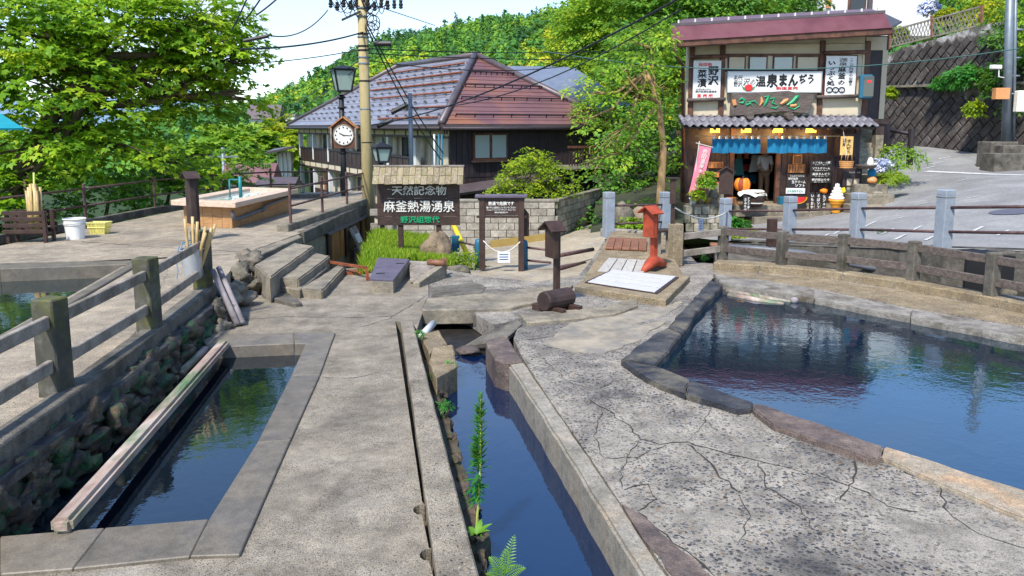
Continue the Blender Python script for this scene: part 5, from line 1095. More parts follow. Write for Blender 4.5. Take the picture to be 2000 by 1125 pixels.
obj('interior_wall', MB().box(((xk+xr)/2, SY+4.3, fz+1.2), (xr-xk, .1, 2.6)), 'wood_dark', shop); obj('interior_ceiling', MB().prism([(xl+.1, SY+.16, sz(245)), (xr-.1, SY+.16, sz(245)), (xr-.1, SY+4.2, sz(245)), (xk+.1, SY+4.2, sz(245))], .06), 'wood_dark', shop)
for a, b in ((Vector((xl+.06, SY+.16, fz+1.2)), Vector((xk+.06, SY+4.24, fz+1.2))), (Vector((xr-.06, SY+.16, fz+1.2)), Vector((xr-.06, SY+4.24, fz+1.2)))): obj('interior_wall', MB().beam(a, b, .1, 2.6), 'wood_dark', shop)
sbx('step', 1432, 397, 1532, 418, 'concrete', shop, .7, .45); sbx('step', 1460, 417, 1580, 432, 'concrete', shop, 1.1, .45)
obj('side_terrace', MB().prism([fr_(1540, 418, .9), fr_(1690, 405, .9), fr_(1690, 398, .0), fr_(1540, 398, .0)], 1.), 'concrete', shop)
# shop fittings as things
def plaque(name, x0, y0, x1, y1, m, label, cat='sign', out=.12, th=.04, frame=None, group=None):
    a = Vector((sx((x0+x1)/2), SY-out, sz(y1))); t = thing(name, a, label, cat, group)
    sbx('panel', x0, y0, x1, y1, m, t, out, th, bevel=.004)
    if frame:
        for q in ((x0-1.5, y0-1.5, x1+1.5, y0), (x0-1.5, y1, x1+1.5, y1+1.5), (x0-1.5, y0, x0, y1), (x1, y0, x1+1.5, y1)): sbx('frame', *q, frame, t, out+.012, th)
    return t
t = plaque('vertical_sign', 1349, 119, 1402, 194, 'signwhite', 'white vertical sign with brush lettering left of the shop windows', out=.14)
stext('発祥地', 1358, 1384, 123, 131, 'redink', t, .14); stext('野\n沢', 1377, 1398, 130, 167, 'ink', t, .14, .035); stext('菜\n漬', 1357, 1375, 136, 171, 'ink', t, .14, .03); stext('のざわおんせん', 1355, 1384, 173, 176, 'ink', t, .14, .0); stext('野沢菜漬生産組合', 1354, 1395, 177, 181.5, 'ink', t, .14, .005); stext('直 売 所', 1357, 1388, 184, 190.5, 'redink', t, .14, .03)
t = plaque('main_sign', 1415, 142, 1594, 180, 'signwhite', 'long white main sign with black brush lettering and a red flower', out=.2, th=.1, frame='steel')
stext('名\n野', 1426, 1434, 148, 170, 'ink', t, .2, .01); stext('代\n沢', 1434, 1443, 148, 170, 'ink', t, .2, .01); stext('沢の', 1444, 1468, 154, 168, 'ink', t, .2, .0, shear=.2); stext('温', 1468, 1488, 149, 170, 'ink', t, .2, .03); stext('泉', 1489, 1511, 145, 172, 'ink', t, .2, .045); stext('まん', 1513, 1550, 145, 170, 'ink', t, .2, .055); stext('ぢう', 1551, 1580, 145, 165, 'ink', t, .2, .045); stext('製造直売', 1508, 1550, 170, 176, 'redink', t, .2, .02)
fc_ = Vector((sx(1455), SY-.215, sz(172)))
for k in range(8):
    a = k*.785; p = fc_+Vector((.07*math.cos(a), 0, .05*math.sin(a))); obj('petal', MB().lathe(p, [(.001, 0), (.055, .003), (.05, .008), (.001, .012)], 8, (0, -1, 0)), 'redink', t)
for s_ in (-1, 1): obj('flower_leaf', MB().slabq([fc_+Vector((s_*.1, .004, 0)), fc_+Vector((s_*.2, .004, .05)), fc_+Vector((s_*.16, .004, -.05)), fc_+Vector((s_*.05, .004, -.1))], (0, -1, 0), .005), 'greenink', t)
t = plaque('brush_sign', 1603, 110, 1662, 189, 'signwhite', 'white vertical sign with brush lettering right of the shop windows', out=.14, frame='beam')
stext('ここが四季の出会う', 1648, 1656, 115, 168, 'ink', t, .14, .0, vertical=True); stext('源\n泉', 1628, 1644, 114, 130, 'ink', t, .14, .0); stext('麻釜の', 1627, 1642, 130, 167, 'ink', t, .14, .03, vertical=True); stext('いっぷく処', 1606, 1622, 120, 168, 'ink', t, .14, .04, vertical=True)
for k in range(3):
    c = Vector((sx(1612+k*12), SY-.15, sz(176))); obj('round_motif', MB().tube([c+Vector((.085*math.cos(a), 0, .075*math.sin(a))) for a in [6.2832*i/14 for i in range(15)]], .016, 5), 'ink', t)
    for q in (-.03, .03): obj('motif_dot', MB().box(c+Vector((q, 0, .01)), (.02, .008, .008)), 'ink', t)
    obj('motif_dot', MB().box(c+Vector((0, 0, -.03)), (.035, .008, .008)), 'ink', t)
cb = thing('carved_board', Vector((sx(1500), SY-.4, sz(228))), 'rough weathered wooden board with green and orange carved marks', 'sign')
q = [(1422, 183), (1450, 182), (1500, 180), (1530, 178), (1545, 182), (1580, 185), (1578, 200), (1570, 222), (1520, 218), (1470, 224), (1420, 227), (1421, 205)]
obj('board', MB().slabq([Vector((sx(x), SY-.3, sz(y))) for x, y in q], (0, -1, 0), .1), 'driftwood', cb, bevel=.01)
rr = random.Random(3)
def stroke(pts, r, m): obj('carved_stroke', MB().tube([Vector((sx(x), SY-.31, sz(y))) for x, y in pts], [r*.5]+[r]*(len(pts)-2)+[r*.4] if len(pts) > 2 else r, 6), m, cb)
for k, (pts, r, m) in enumerate([([(1436, 196), (1440, 193), (1446, 196), (1443, 202), (1436, 201)], .035, 'greenink'), ([(1448, 197), (1450, 206), (1458, 202), (1462, 208)], .03, 'greenink'), ([(1452, 200), (1466, 198), (1472, 205)], .025, 'greenink'), ([(1478, 190), (1480, 200), (1476, 207)], .05, 'orangeink'), ([(1484, 190), (1492, 188), (1488, 200), (1484, 208)], .045, 'greenink'), ([(1494, 194), (1504, 192), (1500, 202), (1510, 206)], .03, 'greenink'), ([(1496, 210), (1506, 212), (1512, 208)], .025, 'greenink'), ([(1516, 204), (1524, 198), (1530, 194)], .07, 'orangeink'), ([(1528, 206), (1538, 200), (1546, 190), (1550, 188)], .06, 'greenink'), ([(1530, 210), (1542, 214), (1552, 208), (1550, 202)], .022, 'greenink'), ([(1425, 195), (1428, 206)], .06, 'orangeink'), ([(1534, 208), (1546, 206)], .05, 'orangeink')]): stroke(pts, r, m)
t = thing('side_light_sign', D(1690, 210, SY-.3), 'blue-edged upright light box sign at the right corner of the upper storey', 'sign')
a = D(1691, 157, SY-.35); hh = a.z-D(1691, 196, SY-.35).z
obj('box', MB().box((a.x, SY-.35, a.z-hh/2+.1), (.34, .55, hh+.1), R(-20)), 'bluepaint', t, bevel=.02); obj('face', MB().box((a.x-.03, SY-.64, a.z-hh/2+.1), (.27, .02, hh), R(-20)), 'glass_dark', t); obj('red_mark', MB().box((a.x-.03, SY-.66, a.z-.05), (.12, .01, .07), R(-20)), 'redink', t)
for i, x in enumerate((1391, 1451, 1512, 1576)):
    c = Vector((sx(x), SY-.35, sz(252))); t = thing('hanging_lantern', c, ['glowing yellow square lantern leftmost under the shop canopy', 'glowing yellow square lantern second from left under the canopy', 'glowing yellow square lantern third from left under the canopy', 'glowing yellow square lantern rightmost under the shop canopy'][i], 'lantern', 'lanterns under the shop canopy')
    obj('glow_panel', MB().box(c, (.24, .18, .22)), 'lantern_glow', t); obj('lantern_frame', MB().box(c+Vector((0, 0, .11)), (.23, .19, .03)), 'wood_dark', t); obj('lantern_frame', MB().box(c-Vector((0, 0, .105)), (.22, .18, .02)), 'wood_dark', t)
    pl_ = bpy.data.lights.new('lantern_bulb', 'POINT'); pl_.energy = 14; pl_.color = (1, .62, .25); pl_.shadow_soft_size = .08; po = bpy.data.objects.new('lantern_bulb', pl_); COL.objects.link(po); po.parent = t; po.location = (0, -.02, -.2)
    obj('cord', MB().tube([c+Vector((0, 0, .1)), c+Vector((0, 0, .25))], .01, 5), 'cable', t)
for i, (xa, xb, nl_) in enumerate(((1384, 1476, 8), (1490, 1603, 9))):
    c = Vector((sx((xa+xb)/2), SY-.5, sz(298))); t = thing('noren_curtain', c, ['shorter blue cloth curtain over the left of the shop door', 'longer blue cloth curtain over the right of the shop door'][i], 'curtain', 'blue door curtains')
    n = 40; z1, z0 = sz(270), sz(298); vs = []
    for k in range(n+1):
        x = lerp(sx(xa), sx(xb), k/n); yv = SY-.5+.04*math.sin(k*.9)+.025*math.sin(k*2.3); split = .0
        vs += [Vector((x, SY-.5+.008*math.sin(k*.9), z1)), Vector((x, yv, (z0+z1)/2)), Vector((x, yv+.01*math.sin(k*1.7), z0+.012*math.sin(k*.5)))]
    obj('cloth', MB().add(vs, [[3*k+j, 3*k+3+j, 3*k+4+j, 3*k+1+j] for k in range(n) for j in range(2)]), 'noren', t, smooth=True)
    for k in range(nl_): x = lerp(sx(xa)+.04, sx(xb)-.04, k/(nl_-1)); obj('loop', MB().box((x, SY-.5, sz(268)), (.06, .03, .1)), 'whiteink', t)
obj('curtain_rod', MB().tube([(sx(1350), SY-.5, sz(265.5)), (sx(1628), SY-.5, sz(265.5))], .015, 6), 'bamboo', label='thin bamboo rod carrying the blue curtains', cat='rod')
# lantern sign
t = thing('lantern_sign', Vector((sx(1649), SY-.2, sz(304))), 'yellow lit box sign in a dark frame at the right of the shop front', 'sign')
sbx('frame', 1631, 261, 1667, 305, 'wood_dark', t, .25, .2); sbx('lit_panel', 1637, 266, 1661, 302, 'sign_glow', t, .27, .05); stext('温泉', 1640, 1648, 270, 286, 'ink', t, .27, .03, vertical=True); stext('まんぢう', 1648, 1658, 272, 300, 'ink', t, .27, .03, vertical=True)
# menu boards
def board_t(x0, y0, x1, y1, label, texts, m='blackboard', out=.3, group=None, name='menu_board'):
    t = plaque(name, x0, y0, x1, y1, m, label, 'menu board', out, .04, None, group)
    for b, xa, xb, y_0, y_1, mm, th, vert in texts: stext(b, xa, xb, y_0, y_1, mm, t, out, th, vertical=vert)
    return t
board_t(1535, 339, 1572, 365, 'black board advertising cream soft ice in white lettering', [('やんばオリジナル', 1541, 1569, 341, 344.5, 'whiteink', .01, 0), ('野沢温泉', 1538, 1557, 345.5, 350, 'whiteink', .02, 0), ('生クリーム', 1545, 1572, 351, 357, 'whiteink', .03, 0), ('ソフト', 1552, 1571, 358, 364, 'whiteink', .03, 0)])
board_t(1535, 366, 1572, 377, 'white board with green lettering under the black soft ice board', [('よりみちうどん', 1537, 1568, 369, 374, 'greenink', .02, 0)], 'signwhite')
for i in range(4):
    y = 313+i*11
    board_t(1580, y, 1622, y+10, ['topmost black menu strip with white writing right of door', 'second black menu strip from top, right of the door', 'third black menu strip from top, right of the door', 'lowest black menu strip of four, right of the door'][i], [(['えびせん・お茶', 'ソフトクリーム', '温泉まんぢう', '野沢菜おやき'][i], 1584, 1618, y+1.5, y+6, 'whiteink', .02, 0), (['ひとつ・ひとつ', '各種あります', 'できたて', 'あつあつ'][i], 1588, 1614, y+7, y+9, 'whiteink', .0, 0)], group='black menu strips')
for i, (x, s_) in enumerate(((1571, 'いもおやき'), (1583, 'そばソフト'), (1594, '生ジュース'))):
    board_t(x, 372, x+9, 413, ['left of three narrow upright menu boards beside the ice cream', 'middle of three narrow upright menu boards beside the ice cream', 'right of three narrow upright menu boards, touching the ice cream'][i], [(s_, x+2, x+8, 376, 410, 'whiteink', .03, 1)], out=.75, group='narrow upright menu boards')
t = board_t(1436, 374, 1451, 410, 'narrow black board with white writing leaning before the barrel', [('おみやげ', 1438, 1443, 380, 406, 'whiteink', .03, 1), ('どうぞ', 1444, 1449, 378, 402, 'whiteink', .03, 1)], out=1.15)
mw = thing('melon_board', Vector((sx(1553), SY-.55, sz(402))), 'painted board like a slice of red melon below the white board', 'sign board')
sbx('board', 1538, 379, 1571, 403, 'blackboard', mw, .5, .04); cx_ = sx(1555)
for m, r_, z_ in (('yellow', 1.0, .0), ('redink', .9, .05)): obj('melon_band', MB().slabq([Vector((cx_+.26*r_*math.cos(a), SY-.51-z_*.1, sz(382)+.2*r_*math.sin(a)*1.0)) for a in [math.pi+math.pi*i/12 for i in range(13)]], (0, -1, 0), .006), m, mw)
# soft ice display
ic = Vector((sx(1616), SY-1.0, D(1616, 416, SY-1.).z)); t = thing('ice_cream_display', ic, 'giant soft ice cream cone display in front of the shop', 'display')
hI = D(1616, 358, SY-1.).z-ic.z
obj('cone', MB().lathe(ic, [(.12, 0), (.13, .03), (.135, hI*.22), (.15, hI*.24), (.155, hI*.28), (.17, hI*.3), (.2, hI*.34), (.19, hI*.38), (.215, hI*.4), (.22, hI*.46), (.19, hI*.47)], 20), 'cone', t, smooth=True)
prof = []
for k in range(5):
    z0 = hI*(.46+k*.105); r0 = .215-k*.038
    prof += [(r0*.82, z0), (r0*.98, z0+hI*.02), (r0*1.03, z0+hI*.05), (r0*.95, z0+hI*.085), (r0*.8, z0+hI*.104)]
obj('soft_swirl', MB().lathe(ic, prof+[(.02, hI*.985), (.002, hI)], 20), 'soft', t, smooth=True)
obj('base_plate', MB().lathe(ic, [(.1, -.04), (.1, .0)], 12), 'signwhite', t)
obj('yellow_flag', MB().slabq([ic+Vector((.12, .1, hI*.6)), ic+Vector((.3, .1, hI*.72)), ic+Vector((.26, .1, hI*.86)), ic+Vector((.1, .1, hI*.82))], (0, -1, 0), .01), 'yellow', label='yellow pennant behind the giant ice cream', cat='pennant')
obj('red_paper_lantern', MB().blob(ic+Vector((-.28, .25, hI*.72)), (.12, .1, .08), 2, 2, .2), 'orange', label='small red-orange ornament left of the giant ice cream', cat='ornament', smooth=True)
# cabinet, baskets
t = thing('display_cabinet', Vector((sx(1652), SY-.9, sz(400))), 'dark wooden display cabinet with four lit panes', 'cabinet')
sbx('case', 1634, 326, 1670, 403, 'wood_black', t, .7, .5, bevel=.01); sbx('glow_back', 1640, 345, 1667, 374, 'cream', t, .71, .02)
for x in (1640, 1653, 1666): sbx('muntin', x-1, 344, x+1, 375, 'wood_dark', t, .73, .03)
for y in (345, 360, 374): sbx('muntin', 1640, y-1, 1667, y+1, 'wood_dark', t, .735, .03)
stext('手づくり・お茶', 1645, 1666, 333, 336, 'whiteink', t, .7, .0)
def basket(c, w_, d_, h_, label, handle=True, m='basket'):
    t = thing('woven_basket', c, label, 'basket'); n = 18
    obj('weave', MB().tube([c, c+Vector((0, 0, h_*.5)), c+Vector((0, 0, h_))], [w_*.42, w_*.47, w_*.5], 18, cap=False), m, t)
    for k in range(4): obj('band', MB().tube([c+Vector((w_*(.425+.02*k)*math.cos(a), w_*(.425+.02*k)*math.sin(a), h_*(.1+k*.28))) for a in [6.2832*i/18 for i in range(19)]], .012, 5), m, t)
    if handle:
        for dx in (-.09, .09): obj('handle', MB().tube([c+Vector((dx-.07, 0, h_)), c+Vector((dx-.05, 0, h_+.16)), c+Vector((dx, 0, h_+.22)), c+Vector((dx+.05, 0, h_+.16)), c+Vector((dx+.07, 0, h_))], .012, 6), m, t, smooth=True)
    return t
basket(Vector((sx(1628), SY-1.1, sz(325))), .4, .3, .2, 'tan woven basket with two handles hanging before the shop'); obj('basket_cord', MB().tube([Vector((sx(1628), SY-1.1, sz(302))), Vector((sx(1628), SY-.7, sz(250)))], .006, 5), 'rope', label='cord from canopy to the hanging woven basket', cat='cord')
tc_ = Vector((sx(1668), SY-1., sz(326))); t = thing('wicker_tray', tc_, 'pale shallow wicker tray on top of the cabinet', 'tray')
obj('tray', MB().tube([tc_, tc_+Vector((0, 0, .05)), tc_+Vector((0, 0, .1))], [.2, .27, .3], 16), 'driftwood', t); obj('cover', MB().blob(tc_+Vector((.12, 0, .17)), (.1, .08, .16), 4, 2, .15), 'cloth', t, smooth=True)
obj('blue_bundle', MB().blob(Vector((sx(1682), SY-.95, sz(335))), (.14, .12, .14), 8, 2, .25), 'noren', label='blue cloth bundle hanging at the right end of the tray', cat='bundle', smooth=True)
obj('orange_bag', MB().blob(Vector((sx(1681), SY-1., sz(348))), (.15, .12, .1), 9, 2, .2), 'orangeink', label='small tan orange bag on the stone beside the cabinet', cat='bag', smooth=True)
obj('white_block', MB().box(Vector((sx(1684), SY-1.3, sz(378))), (.27, .2, .32), .1), 'conc_pale', label='pale square stone block beside the shop steps', cat='stone block', bevel=.03)
# barrel with cloth and pumpkin
bc = Vector((sx(1462), SY-.95, sz(398))); t = thing('barrel', bc, 'dark brown tub with white cloth spread on top by the shop door', 'barrel')
obj('staves', MB().lathe(bc, [(.2, 0), (.26, .15), (.29, .42), (.28, .44)], 18), 'wood_brown', t, smooth=True)
for z, r_ in ((.1, .245), (.33, .285)): obj('hoop', MB().lathe(bc+Vector((0, 0, z)), [(r_, 0), (r_+.01, .01), (r_+.01, .04), (r_, .05)], 18), 'rope', t)
n = 16; vs = [bc+Vector((-.05, 0, .5))]; 
for k in range(n): a = 6.2832*k/n; vs += [bc+Vector((-.05+.3*math.cos(a), .25*math.sin(a), .47+.02*math.sin(3*a))), bc+Vector((-.08+.42*math.cos(a), .31*math.sin(a), .36+.06*math.sin(5*a)))]
fs = []
for k in range(n): k2 = (k+1) % n; fs += [[0, 1+2*k, 1+2*k2], [1+2*k, 2+2*k, 2+2*k2, 1+2*k2]]
obj('cloth', MB().add(vs, fs), 'cloth', t, smooth=True)
pk = Vector((sx(1441), SY-.75, sz(357))); t = thing('pumpkin', pk-Vector((0, 0, .2)), 'orange and red pumpkin sitting behind the white cloth', 'pumpkin')
for k in range(9): a = 6.2832*k/9; obj('rib', MB().blob(pk+Vector((.13*math.cos(a), .1*math.sin(a), 0)), (.11, .11, .19), k, 2, .03), 'orange' if k % 3 else 'redbox', t, smooth=True)
obj('stalk', MB().tube([pk+Vector((0, 0, .16)), pk+Vector((.02, 0, .25))], [.03, .02], 6), 'wood_brown', t)
# wooden plaques, planter wall, pots, stone lantern
for i, (x0, y0, x1, y1) in enumerate(((1385, 316, 1414, 328), (1384, 336, 1410, 346), (1411, 330, 1424, 344), (1550, 302, 1568, 320), (1541, 321, 1575, 337))):
    t = plaque('wooden_plaque', x0, y0, x1, y1, 'wood_orange' if i != 2 else 'orangeink', ['upper long wooden plaque left of the shop door', 'lower wooden plaque left of the shop door', 'round orange wooden plaque beside the left door post', 'small slatted wooden plaque right of the door, under the curtain', 'wide slatted wooden plaque above the black soft ice board'][i], 'plaque', .1)
    for k in range(6 if i > 2 else 4): x = lerp(x0+3, x1-3, k/(5 if i > 2 else 3)); sbx('groove', x-.6, y0+2, x+.6, y1-2, 'wood_brown', t, .106, .02)
pw_ = thing('planter_wall', fr_(1370, 470, 1.4), 'mossy stone planter wall at the left of the shop', 'wall')
for r_ in range(4):
    for k in range(5): x0 = 1333+k*16+(r_ % 2)*6; a, b = D(x0, 470-r_*17, SY-1.4), D(x0+15.5, 453.5-r_*17, SY-1.4); obj('stone', MB().box(((a.x+b.x)/2, SY-1.25, (a.z+b.z)/2), (b.x-a.x, .35, b.z-a.z)), 'block_mossy', pw_, bevel=.02)
obj('cap', MB().box((sx(1375), SY-1.2, D(1370, 401, SY-1.4).z), (1.2, .45, .06)), 'concrete', pw_); obj('fill', MB().box((sx(1375), SY-.7, sz(440)), (1.2, .8, 1.1)), 'soil', pw_)
sl_ = fr_(1400, 405, 1.3); t = thing('stone_ornament', sl_, 'rounded pale carved stone standing on the planter wall', 'stone ornament')
obj('stone', MB().slabq([sl_+Vector((x, 0, z)) for x, z in ((-.22, 0), (.25, 0), (.27, .3), (.2, .62), (.0, .72), (-.18, .6), (-.25, .3))], (0, -1, 0), .25), 'concrete', t, bevel=.05, segs=2)
obj('carved_line', MB().tube([sl_+Vector((-.12, -.01, .3)), sl_+Vector((-.02, -.01, .22)), sl_+Vector((.04, -.01, .36)), sl_+Vector((.12, -.01, .24))], .012, 5), 'conc_dark', t)
for i, (x, m) in enumerate(((1353, 'whiteplastic'), (1366, 'gravelly'), (1381, 'ochre'))):
    c = fr_(x, 402, 1.3); t = thing('flower_pot', c, ['white pot leftmost on the planter wall', 'grey pot in the middle of the planter wall', 'ochre pot on the planter wall beside the carved stone'][i], 'pot', 'pots on the planter wall')
    obj('pot', MB().lathe(c, [(.07, 0), (.1, .18), (.115, .2), (.115, .23), (.09, .23)], 12), m, t, smooth=True)
bs = box_sign('notice_post', fr_(1413, 470, 2.0), 2.02, .3, 'plain dark brown roofed board in front of the pumpkin', 'wood_brown', .36, .72, .08, R(-10))
# pink banner
b0, b1 = fr_(1349, 400, 1.6), fr_(1366, 276, 1.6); t = thing('pink_banner', b0, 'tall pink banner with white vertical writing leaning left of the shop', 'banner')
obj('pole', MB().tube([b0, b1], .014, 6), 'whiteink', t); tl, tr_, bl, br = fr_(1366, 284, 1.6), fr_(1389, 289, 1.6), fr_(1345, 379, 1.6), fr_(1366, 390, 1.6)
obj('arm', MB().tube([fr_(1359, 279, 1.6), fr_(1392, 288, 1.6)], .012, 6), 'whiteink', t)
n = 14; vs = []
for k in range(n+1):
    u = k/n; w_ = .03*math.sin(u*7); vs += [tl.lerp(bl, u)+Vector((0, w_, 0)), tl.lerp(bl, u).lerp(tr_.lerp(br, u), .5)+Vector((0, w_*.3-.01, 0)), tr_.lerp(br, u)+Vector((0, -w_*.6, 0))]
obj('cloth', MB().add(vs, [[3*k+j, 3*k+1+j, 3*k+4+j, 3*k+3+j] for k in range(n) for j in range(2)]), 'pink', t, smooth=True)
cA, cB = tl.lerp(tr_, .55), bl.lerp(br, .5); dn_ = (cB-cA)
for k, ch in enumerate('谷田温泉まんじゅう'):
    c = cA+dn_*(.09+k*.098)+Vector((0, -.045, 0)); text(ch, c, .13 if k < 4 else .1, .13 if k < 4 else .1, 'whiteink', t, uz=(-dn_.x, 0, -dn_.z), ux=(-dn_.z, 0, dn_.x), thick=.02, ext=.004)
# stone stairs beside the shop
t = thing('stone_stairs', fr_(1690, 330, .2), 'mossy stone stairs climbing at the right side of the shop', 'stairs')
for k in range(9):
    a, b = D(1674, 338-k*10, SY+.35+k*.16), D(1703, 329-k*10, SY+.35+k*.16); obj('stair', MB().box(((a.x+b.x)/2, SY+.45+k*.16, (a.z+b.z)/2-.2), (b.x-a.x, .35, b.z-a.z+.4)), 'block_mossy', t, bevel=.01)
t = thing('shop_steps', fr_(1720, 410, .8), 'broad stone steps between the shop corner and the road', 'steps')
for k, (x0, x1, y0, y1, dy) in enumerate(((1668, 1762, 402, 424, 1.9), (1668, 1748, 380, 404, 1.45), (1668, 1735, 360, 382, 1.0), (1668, 1728, 342, 362, .55))):
    a, b = D(x0, y1, SY-dy), D(x1, y0, SY-dy); obj('step', MB().box(((a.x+b.x)/2, SY-dy+.4, (a.z+b.z)/2), (b.x-a.x, .8, b.z-a.z)), 'concrete', t, bevel=.02)
t = thing('log_rail', D(1785, 290, 27.2), 'dark log rail with two bars above the leafy bush', 'railing')
pa, pb = D(1722, 285, 26.6), D(1778, 297, 25.6)
for p in (pa, pb): obj('post', MB().tube([p+Vector((0, 0, -.4)), p+Vector((0, 0, .72 if p is pb else .55))], .1, 10), 'wood_black', t, smooth=False)
for z in (.1, .55): obj('bar', MB().tube([pa+Vector((0, 0, z)), pb+Vector((0, 0, z))], .06, 8), 'wood_black', t, smooth=True)

# person in the shop doorway
def skin(name, pts, edges, rad, m, parent, root=0, lev=2):
    me = bpy.data.meshes.new('s'); me.from_pydata(pts, edges, []); so = bpy.data.objects.new('s', me); COL.objects.link(so)
    md = so.modifiers.new('sk', 'SKIN'); sv = me.skin_vertices[0].data
    for i, r_ in enumerate(rad): sv[i].radius = r_ if hasattr(r_, '__len__') else (r_, r_)
    sv[root].use_root = True; s2 = so.modifiers.new('sub', 'SUBSURF'); s2.levels = lev
    dg = bpy.context.evaluated_depsgraph_get(); m2 = bpy.data.meshes.new_from_object(so.evaluated_get(dg)); bpy.data.objects.remove(so)
    m2.materials.clear(); m2.materials.append(MT[m]); m2.polygons.foreach_set('use_smooth', [True]*len(m2.polygons)); o = bpy.data.objects.new(name, m2); COL.objects.link(o); o.parent = parent; return o
pz = Vector((sx(1509)+.12, SY+1.0, fz)); t = thing('person', pz, 'person in white top and brown trousers standing in the dark shop doorway', 'person')
J = [(0, 0, .9), (0, 0, 1.12), (0, .0, 1.36), (0, 0, 1.46), (0, -.02, 1.6), (0, -.02, 1.68), (.17, 0, 1.36), (.22, -.04, 1.1), (.16, -.2, .95), (-.17, 0, 1.36), (-.22, -.04, 1.1), (-.14, -.2, 1.0), (.09, 0, .84), (.1, -.02, .46), (.1, .02, .07), (.11, -.12, .03), (-.09, 0, .84), (-.1, -.02, .46), (-.1, .02, .07), (-.11, -.12, .03), (.12, -.28, .92), (-.1, -.28, .98)]
E = [(0, 1), (1, 2), (2, 3), (3, 4), (4, 5), (2, 6), (6, 7), (7, 8), (8, 20), (2, 9), (9, 10), (10, 11), (11, 21), (0, 12), (12, 13), (13, 14), (14, 15), (0, 16), (16, 17), (17, 18), (18, 19)]
rad = [.13, .12, .13, .05, .085, .07, .055, .042, .032, .055, .042, .032, .085, .06, .04, .03, .085, .06, .04, .03, .025, .025]
body = skin('body', J, E, rad, 'skin', t)
skin('shirt', [J[i] for i in (0, 1, 2, 6, 7, 9, 10)], [(0, 1), (1, 2), (2, 3), (3, 4), (2, 5), (5, 6)], [.15, .14, .148, .07, .06, .07, .06], 'shirt', t)
skin('trousers', [J[i] for i in (0, 12, 13, 14, 16, 17, 18)], [(0, 1), (1, 2), (2, 3), (0, 4), (4, 5), (5, 6)], [.145, .1, .075, .06, .1, .075, .06], 'trousers', t)
hr = obj('hair', MB().blob(pz+Vector((0, .015, 1.66)), (.1, .11, .1), 1, 2, .06), 'hair', t, smooth=True)
for i, (x, y, m, l) in enumerate(((1442, 325, 'teal', 'teal cloth hanging in the dark shop, left of the doorway'), (1475, 318, 'shirt', 'pale paper sheet hanging inside the dark shop'))):
    c = D(x, y, SY+1.8); obj('hanging_cloth', MB().slabq([c+Vector((-.2, 0, -.3)), c+Vector((.2, 0, -.28)), c+Vector((.12, 0, .25)), c+Vector((-.1, 0, .25))], (0, -1, 0), .02), m, label=l, cat='cloth')

# goods inside and beside the door
gs = thing('goods_shelf', Vector((sx(1460), SY+2.6, fz)), 'wooden shelf stacked with small goods at the back of the dark shop', 'shelf')
for z in (.45, .85, 1.25): obj('board', MB().box((sx(1475), SY+2.6, fz+z), (1.7, .35, .03)), 'wood_orange', gs)
for x in (sx(1475)-.84, sx(1475)+.84): obj('upright', MB().box((x, SY+2.6, fz+.75), (.04, .36, 1.5)), 'wood_brown', gs)
rr = random.Random(21)
pal = ['redink', 'signwhite', 'yellow', 'greenink', 'orangeink', 'cloth', 'noren', 'pink']
for i in range(21):
    h_ = rr.uniform(.12, .26); c = Vector((sx(1475)-.72+.24*(i % 7)*1.0, SY+2.52, fz+(.45, .85, 1.25)[i//7]+.016+h_/2)); obj('goods_box', MB().box(c, (rr.uniform(.12, .2), .16, h_)), rr.choice(pal), label='small packet, number %s from the left on the %s board of the dim shop shelf' % (['one', 'two', 'three', 'four', 'five', 'six', 'seven'][i % 7], ['bottom', 'middle', 'top'][i//7]), cat='packet', group='packets on the shop shelf')
for i, (x, y, w_, h_, m, l) in enumerate(((1395, 362, .34, .22, 'redink', 'red carton on the ledge left of the door'), (1415, 352, .22, .2, 'cloth', 'pale carton above the red one left of the door'), (1428, 392, .3, .26, 'wood_orange', 'orange wooden crate at the left door post'), (1528, 392, .26, .3, 'bluepaint', 'blue crate at the right door post'))):
    obj('carton', MB().box(Vector((sx(x), SY-.35, sz(y))), (w_, .22, h_), .15), m, label=l, cat='carton', bevel=.01)
# ================================================================== LEAVES
def leafmesh(name, C, Nn, Ax, size, tint, shape, m):
    """C centres, Nn normals, Ax axes (n,3); one leaf each: maple = 3 kites, oval = 1 kite, needle = thin kite"""
    n = len(C); Nn = Nn/np.maximum(np.linalg.norm(Nn, axis=1, keepdims=True), 1e-6); Ax = Ax-Nn*(Ax*Nn).sum(1, keepdims=True); Ax = Ax/np.maximum(np.linalg.norm(Ax, axis=1, keepdims=True), 1e-6)
    Sd = np.cross(Nn, Ax); sz = size[:, None]
    if shape == 'maple': kites = [(0, 1.), (.95, .8), (-.95, .8)]; wk = .24
    elif shape == 'oval': kites = [(0, 1.)]; wk = .3
    elif shape == 'blade': kites = [(0, 1.)]; wk = .07
    elif shape == 'clump': kites = [(0, 1.), (2.1, 1.), (4.2, 1.)]; wk = .42
    else: kites = [(0, 1.)]; wk = .13
    V = []
    for a, L in kites:
        d = Ax*math.cos(a)+Sd*math.sin(a); s = Sd*math.cos(a)-Ax*math.sin(a)
        V += [C, C+(d*.45*L+s*wk-Nn*.05)*sz, C+(d*L-Nn*.22*L)*sz, C+(d*.45*L-s*wk-Nn*.05)*sz]
    k = len(V); V = np.stack(V, 1).reshape(-1, 3); f = np.arange(n*k).reshape(-1, 4)
    return npmesh(name, V, f, m, attr=np.repeat(tint, k))
